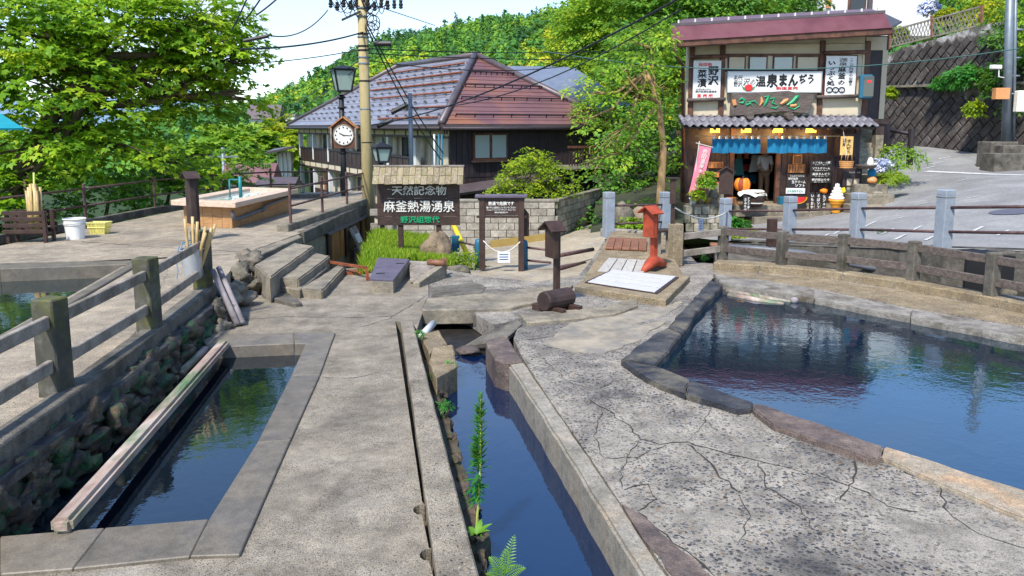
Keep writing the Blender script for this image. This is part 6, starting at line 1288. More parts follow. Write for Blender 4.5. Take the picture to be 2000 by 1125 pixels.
def sprays(cent, outw, r, per, lsize, rng, tilt=.35, droop=.15):
    """flattened sprays of leaves at cent (n,3)"""
    n = len(cent); N_ = np.tile([0., 0., 1.], (n, 1))+outw*tilt+rng.normal(0, .22, (n, 3)); N_ /= np.linalg.norm(N_, axis=1, keepdims=True)
    a = rng.uniform(0, 6.283, (n, per)); q = np.sqrt(rng.uniform(.01, 1, (n, per)))*r[:, None]
    u = np.cross(N_, [.3, .9, .1]); u /= np.linalg.norm(u, axis=1, keepdims=True); v = np.cross(N_, u)
    dirs = np.cos(a)[..., None]*u[:, None]+np.sin(a)[..., None]*v[:, None]
    P = cent[:, None]+dirs*q[..., None]+N_[:, None]*rng.normal(0, .07, (n, per, 1))*r[:, None, None]; P[..., 2] -= droop*(q**2)/np.maximum(r[:, None], .01)
    Nl = N_[:, None]+rng.normal(0, .32, (n, per, 3)); Al = dirs+rng.normal(0, .45, (n, per, 3)); Al[..., 2] -= .3
    sz = lsize*rng.uniform(.6, 1.25, (n, per))
    t = np.clip(rng.normal(.5, .24, (n, 1))+rng.normal(0, .15, (n, per)), 0, 1)
    return P.reshape(-1, 3), Nl.reshape(-1, 3), Al.reshape(-1, 3), sz.ravel(), t.ravel()
def crown_pts(lobes, dens, rng, shell=.45):
    C, O = [], []
    for c, (rx, ry, rz) in lobes:
        n = max(3, int(dens*rx*ry*rz*4)); d = rng.normal(0, 1, (n, 3)); d /= np.linalg.norm(d, axis=1, keepdims=True); q = rng.uniform(shell, 1., (n, 1))**.6
        C.append(np.array(c)+d*q*np.array([rx, ry, rz])*rng.uniform(.82, 1.12, (n, 1))); O.append(d*np.array([1, 1, .3]))
    return np.concatenate(C), np.concatenate(O)
def tree(name, base, lobes, label, leafm, bark='bark', dens=6., r=.55, per=40, ls=.15, shape='maple', tr=.2, seed=1, cat='tree', group=None, limbs=True, mid=None, tilt=.35, tintshift=0., trunkless=False, shell=.45):
    rng = np.random.default_rng(seed); base = Vector(base); t = thing(name, base, label, cat, group)
    C, O = crown_pts(lobes, dens, rng, shell); P = sprays(C, O, rng.uniform(.6, 1.2, len(C))*r, per, ls, rng, tilt)
    me = leafmesh('crown', *P[:4], np.clip(P[4]+tintshift, 0, 1), shape, leafm)
    me.transform(Matrix.Translation(-base)); o = bpy.data.objects.new('crown', me); COL.objects.link(o); o.parent = t
    if trunkless: return t
    path = [base]+[Vector(p) for p in (mid or [])]
    if not mid:
        top = Vector(np.mean([l[0] for l in lobes], axis=0)); path.append(top)
    rad = [tr*lerp(1.15, .45, i/(len(path)-1)) for i in range(len(path))]; trunk = MB().tube(path, rad, 10)
    tk = obj('trunk', trunk, bark, t, smooth=True)
    if limbs:
        for i, (c, rr_) in enumerate(lobes):
            c = Vector(c); s_ = path[-1] if i % 2 == 0 or len(path) < 3 else path[-2]; m_ = s_.lerp(c, .5)+Vector((0, 0, -.12*(c-s_).length))
            lb = MB().tube([s_, m_, c], [tr*.45, tr*.3, tr*.1], 7)
            for j in range(5):
                e = c+Vector((rng.uniform(-1, 1)*rr_[0], rng.uniform(-1, 1)*rr_[1], rng.uniform(-.5, .8)*rr_[2]))*.85; st_ = m_.lerp(c, rng.uniform(.1, .9)); lb.tube([st_, st_.lerp(e, .5)+Vector((0, 0, .08)), e], [tr*.16, tr*.1, tr*.03], 5)
            obj('limb', lb, bark, t, smooth=True)
    return t
# ================================================================== hillside and forest
crx = [-400, -180, -135, -109, -92, -66, -44, -22, 0, 22, 33, 100, 250, 600]; crz = [-14, -8, 1, 6, 14, 28, 32, 36, 41, 47, 51, 82, 120, 140]
def hill_h(x, y):
    s = np.clip((y-95)/255, 0, 1); s = s*s*(3-2*s)*.45+s*.55; fall = np.clip((y-350)/300, 0, 1)
    return -7+(np.interp(x*350/np.maximum(y, 200), crx, crz)+7)*s*(1-.5*fall)+2.2*np.sin(x*.06+y*.03)*s+1.6*np.sin(x*.13-y*.05)*s
hx = np.linspace(-420, 420, 140); hy = np.linspace(80, 640, 100); X, Y = np.meshgrid(hx, hy); ix = np.arange(X.size).reshape(X.shape)
fc = np.stack([ix[:-1, :-1], ix[:-1, 1:], ix[1:, 1:], ix[1:, :-1]], -1).reshape(-1, 4)
o = bpy.data.objects.new('hillside', npmesh('hillside', np.stack([X, Y, hill_h(X, Y)], -1).reshape(-1, 3), fc, 'forest_floor', smooth=True)); COL.objects.link(o); setp(o, kind='structure')
rng = np.random.default_rng(11)
ft = []
for x in np.arange(-190, 150, 3.6):
    for y in np.arange(120, 372, 4.6):
        ax = x/y*1600+1000
        if -300 < ax < 2200: ft.append((x+rng.uniform(-1.6, 1.6), y+rng.uniform(-2, 2)))
ft = np.array(ft); n = len(ft); zf_ = hill_h(ft[:, 0], ft[:, 1]); kindc = (rng.uniform(0, 1, n) < .22) | ((ft[:, 1] > 345) & (rng.uniform(0, 1, n) < .6))
hgt = np.where(kindc, rng.uniform(5.5, 9, n), rng.uniform(4, 7, n)); wid = np.where(kindc, rng.uniform(1.1, 1.7, n), rng.uniform(2., 3.3, n))
per = 105; u = rng.uniform(0, 1, (n, per)); a = rng.uniform(0, 6.283, (n, per))
rad = np.where(kindc[:, None], (1-u)**.9, np.sqrt(np.clip(1-(2*u-.75)**2/1.6, .03, 1)))*rng.uniform(.75, 1.08, (n, per))*wid[:, None]
P = np.stack([ft[:, :1]+np.cos(a)*rad, ft[:, 1:]+np.sin(a)*rad, zf_[:, None]+u*hgt[:, None]+.5], -1)
Nn = np.stack([np.cos(a), np.sin(a), .45+.9*u], -1)+rng.normal(0, .35, (n, per, 3)); Ax = rng.normal(0, 1, (n, per, 3))
big = .5+.28*np.sin(ft[:, 0]*.05+1)*np.cos(ft[:, 1]*.04); tt = np.clip(big+rng.normal(0, .17, n)-.25*kindc-.18*(ft[:, 1] > 300), 0, 1)
gold = (ft[:, 0] > 4) & (ft[:, 0] < 26) & (ft[:, 1] < 230); tt = np.where(gold & (rng.uniform(0, 1, n) < .7), rng.uniform(.8, 1, n), tt)
tint = np.clip(tt[:, None]+rng.normal(0, .06, (n, per)), 0, 1); sz = np.where(kindc[:, None], 1.1, 1.35)*rng.uniform(.6, 1.3, (n, per))
me = leafmesh('forest', P.reshape(-1, 3), Nn.reshape(-1, 3), Ax.reshape(-1, 3), sz.ravel(), tint.ravel(), 'oval', 'leaf_forest')
o = bpy.data.objects.new('forest', me); COL.objects.link(o); setp(o, 'dense green mixed wood covering the hillside', 'wood', kind='stuff')
# far blue ridge beyond the valley
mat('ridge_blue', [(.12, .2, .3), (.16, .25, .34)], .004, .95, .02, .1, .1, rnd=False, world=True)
ridge = MB(); xs = np.linspace(-1800, -250, 40); L1 = []
for i, x in enumerate(xs): zz = 40+26*math.sin(i*.5)+16*math.sin(i*1.3)+ (40 if x < -900 else 0); L1 += [Vector((x, 1450, -40)), Vector((x, 1600+40*math.sin(i), zz))]
ridge.add(L1, [[2*i, 2*i+2, 2*i+3, 2*i+1] for i in range(len(xs)-1)]); obj('far_ridge', ridge, 'ridge_blue', kind='structure', smooth=True)

# ================================================================== trees
def L(px, py, Y, rx, ry, rz): return (tuple(D(px, py, Y)), (rx, ry, rz))
tb = D(28, 470, 19.5); tb.z = -2.5
tree('maple_tree', tb, [L(60, 50, 20, 2.2, 1.6, 1.2), L(230, 45, 21, 2.3, 1.6, 1.2), L(370, 70, 21.5, 1.5, 1.3, 1.2), L(120, 170, 20, 2.0, 1.6, 1.0), L(300, 150, 21.5, 1.9, 1.5, .9), L(440, 120, 22, .9, 1., .9), L(60, 300, 19.5, 1.7, 1.2, .9), L(220, 290, 20.5, 1.7, 1.3, .75), L(380, 200, 22, 1.2, 1., .7), L(490, 100, 22, .45, .6, .3), L(495, 195, 22, .3, .4, .5), L(350, 320, 22, 1., .9, .5), L(20, 380, 19, .9, .8, .6), L(430, 30, 21.8, .7, .8, .8), L(-150, 120, 20, 2., 1.6, 1.8)],
     'huge spreading maple with bright layered leaves behind the terrace railing', 'leaf_maple', dens=5.2, r=.62, per=44, ls=.16, tr=.28, seed=3, mid=[D(40, 330, 19.8), D(110, 210, 20.2), D(210, 110, 20.6)])
for i, (px, py, Y, rx, rz) in enumerate(((60, 410, 20, 1.1, .8), (200, 395, 21, 1.2, .8), (320, 370, 23, 1.2, .9), (430, 340, 26, 1.2, .8))):
    b = D(px, py+60, Y); tree('shrub', b, [L(px, py, Y, rx, .8, rz), L(px+30, py-30, Y, rx*.7, .7, rz*.7)], ['dark leafy shrub behind the cane rack', 'dark leafy shrub behind the white bucket', 'dark leafy shrub behind the notice board left of the tub', 'dark leafy shrub behind the left end of the tub'][i], 'leaf_dark', dens=9, r=.4, per=36, ls=.12, tr=.06, seed=20+i, cat='shrub', group='shrubs behind the terrace', limbs=False)
# bright valley trees
for i, (px, py, Y, rx, rz, m) in enumerate(((520, 275, 70, 2.8, 1.5, 'leaf_gold'), (480, 290, 62, 2.6, 1.8, 'leaf_light'), (545, 262, 80, 2., 1.6, 'leaf_gold'), (440, 300, 55, 2.4, 1.8, 'leaf_light'), (555, 300, 66, 1.7, 1.4, 'leaf_bush'), (460, 330, 50, 2., 1.2, 'leaf_light'), (505, 325, 58, 1.6, 1.1, 'leaf_dark'), (400, 320, 48, 2., 1.5, 'leaf_light'))):
    b = D(px, py, Y); b.z -= 5; tree('valley_tree', b, [L(px, py, Y, rx, rx, rz), L(px+8, py-14, Y, rx*.6, rx*.6, rz*.7)], ['golden green tree glowing beside the inn, below the white houses', 'light green tree left of the golden tree in the valley', 'small golden tree right under the white valley houses', 'light green valley tree behind the grey steel pole', 'yellow green tree against the left corner of the inn', 'low light green tree above the violet roofs', 'dark green bush above the violet valley roof', 'light green valley tree seen under the maple boughs'][i], m, dens=1.8, r=.9, per=34, ls=.38, shape='clump', tr=.12, seed=40+i, group='valley trees', limbs=False)
# garden bush by the inn
bb = D(1040, 400, 22.5); tree('garden_maple', bb, [L(1035, 330, 22.3, .75, .6, .42), L(1000, 345, 22.2, .5, .5, .35), L(1080, 335, 22.4, .5, .5, .35), L(1020, 372, 22., .8, .5, .22), L(1095, 372, 22.2, .5, .5, .25), L(1040, 302, 22.4, .45, .4, .25), L(975, 372, 22., .4, .4, .2)], 'yellow green garden maple above the block wall', 'leaf_bush', dens=75, r=.22, per=34, ls=.075, shape='oval', tr=.05, seed=60, cat='tree')
# slender tree in front of the shop's left side
sb_ = D(1288, 470, 21.5); tree('slender_tree', sb_, [L(1150, 185, 20.8, .75, .7, .35), L(1210, 130, 21, 1., .8, .5), L(1130, 240, 20.8, .55, .5, .25), L(1230, 255, 21.2, .7, .6, .5), L(1190, 300, 21, .7, .6, .3), L(1270, 80, 21.8, .9, .7, .5), L(1300, 180, 22, .5, .5, .5), L(1160, 330, 21, .45, .5, .25), L(1250, 200, 21.4, .6, .5, .4), L(1300, 330, 22, .3, .4, .35)], 'slender tan-trunked tree leaning over the road posts beside the shop', 'leaf_light', 'bark_tan', dens=9.5, r=.42, per=42, ls=.13, shape='oval', tr=.11, seed=61, mid=[D(1290, 380, 21.5), D(1296, 290, 21.5), D(1286, 200, 21.6), D(1262, 140, 21.6)])
for i, (px, py, Y, rx, rz, m) in enumerate(((1220, 330, 27, 1.2, 1.6, 'leaf_dark'), (1290, 250, 27.5, 1.2, 1.6, 'leaf_dark'), (1250, 120, 30, 1.9, 1.5, 'leaf_dark'), (1200, 30, 40, 3., 2.4, 'leaf_light'), (1300, 30, 36, 2.6, 2.2, 'leaf_dark'), (1420, 10, 36, 2.4, 1.2, 'leaf_dark'), (1530, 0, 37, 2.2, 1.1, 'leaf_dark'), (1330, 120, 29, 1.0, 1.4, 'leaf_light'), (1180, 240, 32, 1.6, 1.6, 'leaf_light'), (1300, 400, 25.5, .7, .8, 'leaf_dark'), (1120, 80, 60, 2.2, 2.4, 'leaf_bush'), (1170, 100, 52, 1.8, 2., 'leaf_bush'), (1205, 412, 22.5, .6, .35, 'leaf_dark'), (1262, 405, 23.5, .6, .45, 'leaf_light'), (1170, 395, 25, .7, .5, 'leaf_dark'))):
    b = D(px, py, Y); b.z = -1.5; tree('background_tree', b, [L(px, py, Y, rx, rx*.8, rz), L(px-25, py+25, Y, rx*.7, rx*.6, rz*.7), L(px+20, py+20, Y+.5, rx*.7, rx*.6, rz*.7)], ['dark tree low behind the slender tree, nearest the block wall', 'dark tree behind the slender trunk at the shop corner', 'dark tree high behind the slender tree crown', 'light green tall tree on the slope left of the shop roof', 'dark tall tree touching the left end of the shop roof', 'dark tree rising behind the middle of the shop roof', 'dark tree behind the right half of the shop roof', 'lighter tree brushing the left wall of the shop', 'lighter tree between the inn roof and the slender tree', 'dark bush at the foot of the shop beside the grey post', 'golden green tree on the slope behind the inn wing', 'yellow green tree above the blue-grey wing roof', 'low dark undergrowth behind the rails of the two grey posts', 'lighter undergrowth at the foot of the slender trunk', 'dark undergrowth at the end of the block wall'][i], m, dens=5.5 if Y < 33 else 3., r=.55 if Y < 33 else .7, per=42 if Y < 33 else 60, ls=.15 if Y < 33 else .2, shape='oval', tr=.12, seed=70+i, group='trees between inn and shop', limbs=False, tintshift=.05)
# thicket floor between inn and shop
struct('bank', MB().add([D(1150, 470, 20), D(1330, 475, 20.5), D(1345, 330, 29), D(1170, 360, 29), D(1500, 240, 45), D(1000, 260, 45)], [[0, 1, 2, 3], [3, 2, 4, 5]]), 'soil')
obj('mossy_rock', MB().blob(D(1215, 420, 20.6), (.28, .3, .35), 5, 2, .3), 'rock', label='mossy grey rock behind the rails of the two grey posts', cat='rock', smooth=True); obj('tan_rock', MB().blob(D(1250, 425, 20.9), (.25, .3, .3), 8, 2, .3), 'boulder', label='tan rock beside the mossy one behind the grey posts', cat='rock', smooth=True)

# ================================================================== retaining wall, house, lattice fence
A_, B_ = D(1715, 290, 35.5), D(2120, 322, 26.5)
uw_ = Vector((B_.x-A_.x, B_.y-A_.y, 0)); Lr = uw_.length; uw_.normalize(); nw = Vector((uw_.y, -uw_.x, 0)); nw = nw if nw.y < 0 else -nw
rt = thing('retaining_wall', A_, 'dark two-tier retaining wall of diagonal blocks above the road', 'retaining wall')
def wallp(px, py, off=0.): return PL(px, py, A_+nw*(-off), nw)
tiers = [([(1715, 320), (1715, 171), (1905, 168), (2120, 160), (2120, 360)], 0.), ([(1715, 174), (1725, 112), (1760, 95), (1935, 45), (2120, 20), (2120, 168)], .45)]
bsrc2 = None; rr = random.Random(4)
for poly, offw in tiers:
    P3 = [wallp(x, y, offw) for x, y in poly]; obj('backing', MB().slabq(P3, nw, .35), 'ret_joint', rt)
    if offw == 0.: q = [wallp(x, y, -.04) for x, y in ((1715, 170), (1905, 167), (2120, 159))]; obj('ledge', MB().beam(q[0], q[2], .5, .09), 'concrete', rt)
    UV = [((p-A_).dot(uw_), p.z) for p in P3]; us = [u for u, v in UV]; vs = [v for u, v in UV]; UVa = UV
    bl, bh = .7, .33; c45 = math.cos(R(45)); nblk = 0
    for i in range(-30, 40):
        for j in range(-30, 40):
            a_ = (i+.5*(j % 2))*bl; b_ = j*bh; u = us[0]+4+(a_-b_)*c45; v = vs[0]+(a_+b_)*c45
            if not all(inpoly(np.array([u+dx]), np.array([v+dz]), UVa)[0] for dx, dz in ((-.23, -.23), (.23, .23), (0, 0))): continue
            p = A_-nw*offw+uw_*u; p.z = v; p = p+nw*(.02+rr.uniform(0, .03))
            if bsrc2 is None:
                Mx = Matrix((uw_*c45+Vector((0, 0, c45)), -uw_*c45+Vector((0, 0, c45)), nw)).transposed()
                bsrc2 = obj('block', MB().box(p, (bl-.035, bh-.035, .1), M=Mx), 'ret_block', rt, bevel=.02, org=p)
            else: inst(bsrc2, 'block', p, rt)
lt = thing('lattice_fence', wallp(1740, 100, .5), 'diagonal lattice garden fence on top of the retaining wall', 'fence')
cor = [wallp(x, y, .55) for x, y in ((1738, 95), (1738, 62), (1918, 12), (1918, 48))]
lat = [(1738, 92, 60), (1820, 70, 33), (1918, 48, 12)]
for x, yb, yt in lat: obj('post', MB().beam(wallp(x, yb+4, .55), wallp(x, yt-2, .55), .08, .08, nw), 'wood_red', lt)
bl_, tl_ = wallp(1738, 92, .55), wallp(1738, 60, .55); br_, tr2 = wallp(1918, 48, .55), wallp(1918, 12, .55)
for a, b in ((bl_, br_), (tl_, tr2)): obj('frame_rail', MB().beam(a, b, .06, .05, nw), 'conc_pale', lt)
nn_ = 26
for k in range(nn_):
    for s_ in (0, 1):
        t0 = (k+.2)/nn_; t1 = t0+(1.8/nn_)*(1 if s_ else -1)
        if 0 <= t1 <= 1: obj('lath', MB().beam(bl_.lerp(br_, t0)+nw*.012*s_, tl_.lerp(tr2, t1)+nw*.012*s_, .035, .01, nw), 'wood_grey', lt)
hs = thing('white_house', D(1690, 60, 46), 'white walled house above the retaining wall behind the shop roof', 'house')
a, b = D(1600, 70, 46), D(1830, -60, 46); obj('wall', MB().box(((a.x+b.x)/2, 48, (a.z+b.z)/2), (b.x-a.x, 4, b.z-a.z)), 'white_wall', hs)
for x0, x1 in ((1660, 1690), (1835, 1835)):
    if x1 > x0: a, b = D(x0, 20, 45.9), D(x1, -25, 45.9); wn = obj('window', MB().box(((a.x+b.x)/2, 45.95, (a.z+b.z)/2), (b.x-a.x+.2, .1, b.z-a.z+.2)), 'beam', hs); obj('pane', MB().box(((a.x+b.x)/2, 45.88, (a.z+b.z)/2), (b.x-a.x, .06, b.z-a.z)), 'glass_dark', wn)
a, b = D(1693, 60, 45.8), D(1708, -50, 45.8); obj('corner_post', MB().box(((a.x+b.x)/2, 45.9, (a.z+b.z)/2), (b.x-a.x, .2, b.z-a.z)), 'roof_trim', hs)
a, b = D(1615, 15, 45.8), D(1625, -20, 45.8); obj('orange_panel', MB().box(((a.x+b.x)/2, 45.9, (a.z+b.z)/2), (b.x-a.x, .15, b.z-a.z)), 'orangeink', hs)
hs.location.y = 46
for i, (px, py, Y, rx, rz, m, sh, ls) in enumerate(((1890, 148, 31, .6, .35, 'leaf_weed', 'needle', .3), (1840, 160, 32, .35, .2, 'leaf_weed', 'needle', .22), (1905, 212, 29.8, .45, .35, 'leaf_bush', 'oval', .1), (1755, 305, 25.2, .75, .4, 'leaf_light', 'oval', .09), (1815, 12, 37, .45, .3, 'petal', 'oval', .14), (1850, 30, 36, .5, .25, 'leaf_gold', 'oval', .16), (1755, 62, 37, .4, .22, 'leaf_bush', 'oval', .14), (1925, 20, 34, 1.2, 1., 'leaf_gold', 'oval', .16), (1960, 80, 30, 1., 1.4, 'leaf_dark', 'oval', .14), (2000, 150, 29, .9, 1.5, 'leaf_dark', 'oval', .14), (1718, 322, 24., .32, .22, 'petal', 'oval', .07), (1745, 345, 23.8, .4, .12, 'leaf_grass', 'blade', .16), (1380, 350, 22.9, .3, .25, 'leaf_light', 'oval', .07), (1362, 378, 22.9, .25, .15, 'leaf_bush', 'oval', .06), (1440, 440, 22., .4, .25, 'leaf_weed', 'oval', .12), (1240, 440, 19.5, .4, .14, 'leaf_grass', 'oval', .1), (1460, 455, 21.5, .4, .12, 'leaf_bush', 'oval', .08), (1890, 28, 35, .5, .25, 'leaf_bush', 'oval', .14), (1740, 180, 33.5, .25, .25, 'leaf_bush', 'oval', .1), (1945, 160, 29.3, .5, .5, 'leaf_dark', 'oval', .12), (2010, 40, 28, .9, 1.2, 'leaf_light', 'oval', .14), (1700, 440, 20.6, .35, .1, 'leaf_grass', 'blade', .14))):
    b = D(px, py, Y)-Vector((0, 0, rz)); tree('bush', b, [L(px, py, Y, rx, rx*.7, rz)], ['long-bladed green tuft on the ledge of the retaining wall', 'small tuft left of the large one on the wall ledge', 'white flowering bush growing out of the lower wall', 'round leafy bush under the dark log rail', 'pink-blue flowering bush against the white house', 'golden bush along the lattice fence', 'yellow green bush left behind the lattice fence', 'golden bush at the top of the retaining wall, far right', 'dark climbing bush behind the grey steel pole', 'dark bush right of the grey steel pole', 'blue and white hydrangea heap beside the shop', 'grassy clump on the shop steps', 'leafy potted plant behind the pink banner', 'small yellow green potted plant under the banner', 'broad leaved green plant below the shop step', 'bright green ground plant behind the two grey posts', 'low mossy plant in front of the shop step', 'yellow green bush in the middle of the lattice fence', 'small weed at the left edge of the upper wall', 'dark bush at the camera bracket of the steel pole', 'light leafed bush at the top right corner', 'grass tuft at the foot of the shop steps by the road'][i], m, dens=30/(rx*rx*rz*.7*4)*max(1, rx), r=rx*.42, per=46, ls=ls, shape=sh, seed=100+i, cat='plant' if rx < .7 else 'bush', limbs=False, trunkless=False, tr=.02, shell=.2, tilt=.8)

# grass bank under the name board
gpoly = [(700, 545, -.05), (735, 470, -.35), (850, 462, -.45), (880, 500, -.3), (890, 525, -.12), (850, 515, -.02), (800, 508, .0)]
gp = [Z(*q) for q in gpoly]
grass_h = tps([tuple(p) for p in gp]+[tuple(Z(800, 495, -.2))])
hfield('grass_bank', [(p.x, p.y) for p in gp], grass_h, 'grassland', .15)
rng = np.random.default_rng(5); xs = rng.uniform(min(p.x for p in gp)-.2, max(p.x for p in gp), 42000); ys = rng.uniform(min(p.y for p in gp), max(p.y for p in gp)+1.5, 42000)
ok = inpoly(xs, ys, [(p.x, p.y) for p in gp]+[]) ; xs, ys = xs[ok], ys[ok]; n = len(xs); C = np.stack([xs, ys, grass_h(xs, ys)-.02], -1)
tall = np.clip((-xs+(-2.3))*0.9, 0, 1)*.35; lean = rng.normal(0, .3, (n, 3)); lean[:, 2] = 1
me = leafmesh('grass', C, np.cross(lean, rng.normal(0, 1, (n, 3))), lean, rng.uniform(.09, .2, n)+tall*.7, np.clip(rng.normal(.6, .22, n), 0, 1), 'blade', 'leaf_grass')
o = bpy.data.objects.new('grass', me); COL.objects.link(o); setp(o, 'bright uncut grass under the big name board', 'grass', kind='stuff')
bo = Z(852, 508, -.1); obj('boulder', MB().blob(bo+Vector((0, .25, .12)), (.25, .22, .4), 11, 3, .4), 'boulder', label='tan pointed boulder behind the right post of the name board', cat='boulder', smooth=True)
obj('grey_rock', MB().blob(Z(900, 528, -.05), (.2, .15, .1), 12, 2, .3), 'rock', label='low grey rock in front of the small azalea', cat='rock', smooth=True)
az = Z(912, 518, -.1); tree('azalea', az, [(tuple(az+Vector((0, .1, .1))), (.3, .25, .16)), (tuple(az+Vector((-.12, .05, .16))), (.2, .2, .13))], 'low clipped azalea beside the warning sign frame', 'leaf_bush', dens=700, r=.13, per=30, ls=.045, shape='oval', tr=.02, seed=140, cat='shrub', limbs=False, tintshift=-.15, tilt=.8)
for i, (px, py, z) in enumerate(((1155, 555, 0), (1150, 545, -.05), (820, 660, 0.), (850, 742, -.1), (870, 800, -.1), (1375, 507, .05), (1720, 455, .2), (880, 722, -.05))):
    b = Z(px, py, z); tree('weed', b, [(tuple(b+Vector((0, 0, .05))), (.06, .05, .04))], ['weed in the plaza joint right of the lane rails', 'small weed at the lane edge behind the log sign', 'green tuft by the pale drain pipe', 'grassy tuft hanging off the tan block', 'weed at the waterline halfway along the kerb', 'weed at the first kerb of the right fence', 'weed at the road edge wall', 'weed on the tan block at the channel head'][i], 'leaf_weed', dens=20000, r=.04, per=14, ls=.045, shape='needle', seed=150+i, cat='weed', limbs=False, trunkless=True, tilt=1., shell=.1)
# tall weed in the channel
wb_ = Z(930, 1040, -.12); wt = D(938, 770, wb_.y+.06)
t = thing('tall_weed', wb_, 'tall narrow-leaved weed standing in the channel beside the kerb', 'plant')
obj('stem', MB().tube([wb_, wb_.lerp(wt, .5)+Vector((.015, 0, 0)), wt], [.008, .006, .002], 6), 'bamboo_green', t)
rng = np.random.default_rng(77); n = 330; u = rng.uniform(.18, 1., n)**.8; C = np.array([wb_.lerp(wt, float(x)) for x in u]); a = rng.uniform(0, 6.283, n)
ax = np.stack([np.cos(a), np.sin(a), .5+u*.8-.9*(u < .45)+rng.normal(0, .35, n)], -1); me = leafmesh('leaves', C, np.cross(ax, np.stack([-np.sin(a), np.cos(a), 0*a], -1)), ax, np.interp(u, [.15, .5, .85, 1.], [.09, .085, .06, .03])*rng.uniform(.55, 1.25, n), np.clip(.25+.3*u+rng.normal(0, .1, n), 0, 1), 'needle', 'leaf_weed')
me.transform(Matrix.Translation(-wb_)); o = bpy.data.objects.new('leaves', me); COL.objects.link(o); o.parent = t
# leafy rosette and fern
rb_ = Z(930, 1052, -.08); t = thing('leafy_rosette', rb_, 'light green leafy rosette at the foot of the tall weed', 'plant')
for k in range(13):
    a = k*2.4; Lk = .08+.04*(k % 3); d = Vector((math.cos(a), math.sin(a), 1.1)).normalized(); s_ = Vector((-math.sin(a), math.cos(a), 0)); c = rb_+Vector((0, 0, .02))
    vs = []
    for j in range(6):
        u = j/5; w_ = .022*math.sin(math.pi*min(1, u*1.05+.05)); p = c+d*Lk*u+Vector((0, 0, -.06*u*u)); vs += [p-s_*w_, p+Vector((0, 0, -.006)), p+s_*w_]
    obj('leaf', MB().add(vs, [[3*j+i, 3*j+1+i, 3*j+4+i, 3*j+3+i] for j in range(5) for i in range(2)]), 'fernm', t, smooth=True)
for fi, (px, py, z, dirs) in enumerate(((985, 1130, -.12, [(.12, .35, .5, .3), (.03, .2, .5, .22), (-.22, .12, .45, .2), (.3, -.1, .4, .2), (-.3, -.1, .35, .16)]),)):
    fb_ = Z(px, py, z); t = thing('fern', fb_, 'bright green fern at the bottom edge of the channel', 'fern')
    for dx, dy, dz, Lf in dirs:
        d = Vector((dx, dy, dz)).normalized(); s_ = d.cross(Vector((0, -.6, .8))).normalized(); mb = MB(); n = 13; prev = fb_; stem = []
        for j in range(n+1):
            u = j/n; p = fb_+d*Lf*u+Vector((0, 0, -.07*u*u)); stem.append(p)
            if j > 1:
                w_ = .06*(1-u)**.7*min(1, u*5)+.004
                for sg_ in (-1, 1): e = p+s_*sg_*w_+d*w_*.35; m_ = p.lerp(e, .45); mb.add([p-d*.002, m_+d*.004, e, m_-d*.004], [[0, 1, 2, 3]])
        mb.tube(stem, .0025, 4); obj('frond', mb, 'fernm', t, kind='stuff')
# ================================================================== poles, lamps, clock, wires, far houses
def lamp_head(t, c, w_, h_, rz=.4):
    M3 = Matrix.Rotation(rz, 3, 'Z')
    b = [c+M3@Vector((x*w_*.32, y*w_*.32, 0)) for x, y in ((-1, -1), (1, -1), (1, 1), (-1, 1))]; tp = [c+M3@Vector((x*w_*.5, y*w_*.5, h_)) for x, y in ((-1, -1), (1, -1), (1, 1), (-1, 1))]
    for i in range(4):
        j = (i+1) % 4; n_ = (b[i]+b[j])/2-c; obj('lamp_pane', MB().slabq([b[i], b[j], tp[j], tp[i]], n_, .012), 'lamp_glass', t)
        obj('lamp_bar', MB().beam(b[i], tp[i], .04, .04), 'cable', t); obj('lamp_bar', MB().beam(tp[i], tp[j], .04, .05), 'cable', t); obj('lamp_bar', MB().beam(b[i], b[j], .04, .05), 'cable', t)
    ap = c+Vector((0, 0, h_+.16)); o4 = [c+M3@Vector((x*w_*.62, y*w_*.62, h_+.03)) for x, y in ((-1, -1), (1, -1), (1, 1), (-1, 1))]
    obj('lamp_roof', MB().add(o4+[ap], [[0, 1, 4], [1, 2, 4], [2, 3, 4], [3, 0, 4], [3, 2, 1, 0]]), 'cable', t)
LY = 24.5
lb = D(673, 400, LY); lb.z = -1.; lc = D(671, 178, LY)
t = thing('street_lamp', lb, 'black street lamp post with square lantern and a clock on it', 'street lamp')
obj('post', MB().tube([lb, Vector((lb.x, lb.y, lc.z-.1))], [.1, .075], 10), 'cable', t, smooth=True)
for py in (192, 212, 300): p = D(672, py, LY); obj('collar', MB().lathe((lb.x, lb.y, p.z), [(.11, 0), (.125, .03), (.11, .06)], 10), 'cable', t)
lamp_head(t, lc, .6, .6)
cc = D(671, 262, LY-.2); t = thing('post_clock', cc-Vector((0, 0, .5)), 'round white clock in a small wooden gabled box on the lamp post', 'clock')
w_ = .32; 
obj('case', MB().slabq([cc+Vector((x, 0, z)) for x, z in ((-w_, -.42), (w_, -.42), (w_, .2), (0, .45), (-w_, .2))], (0, -1, 0), .22), 'beam', t, bevel=.01)
for s_ in (-1, 1): obj('roof_board', MB().beam(cc+Vector((0, .1, .5)), cc+Vector((s_*.42, .1, .17)), .34, .035), 'wood_orange', t); obj('side_board', MB().box(cc+Vector((s_*.36, .08, -.12)), (.05, .3, .62)), 'wood_grey', t)
obj('dial', MB().lathe(cc+Vector((0, -.0, -.03)), [(.001, 0), (.29, 0), (.29, .02), (.001, .02)], 32, (0, -1, 0)), 'signwhite', t)
obj('bezel', MB().tube([cc+Vector((.295*math.cos(a), -.015, -.03+.295*math.sin(a))) for a in [6.2832*i/32 for i in range(33)]], .02, 6), 'conc_pale', t, smooth=True)
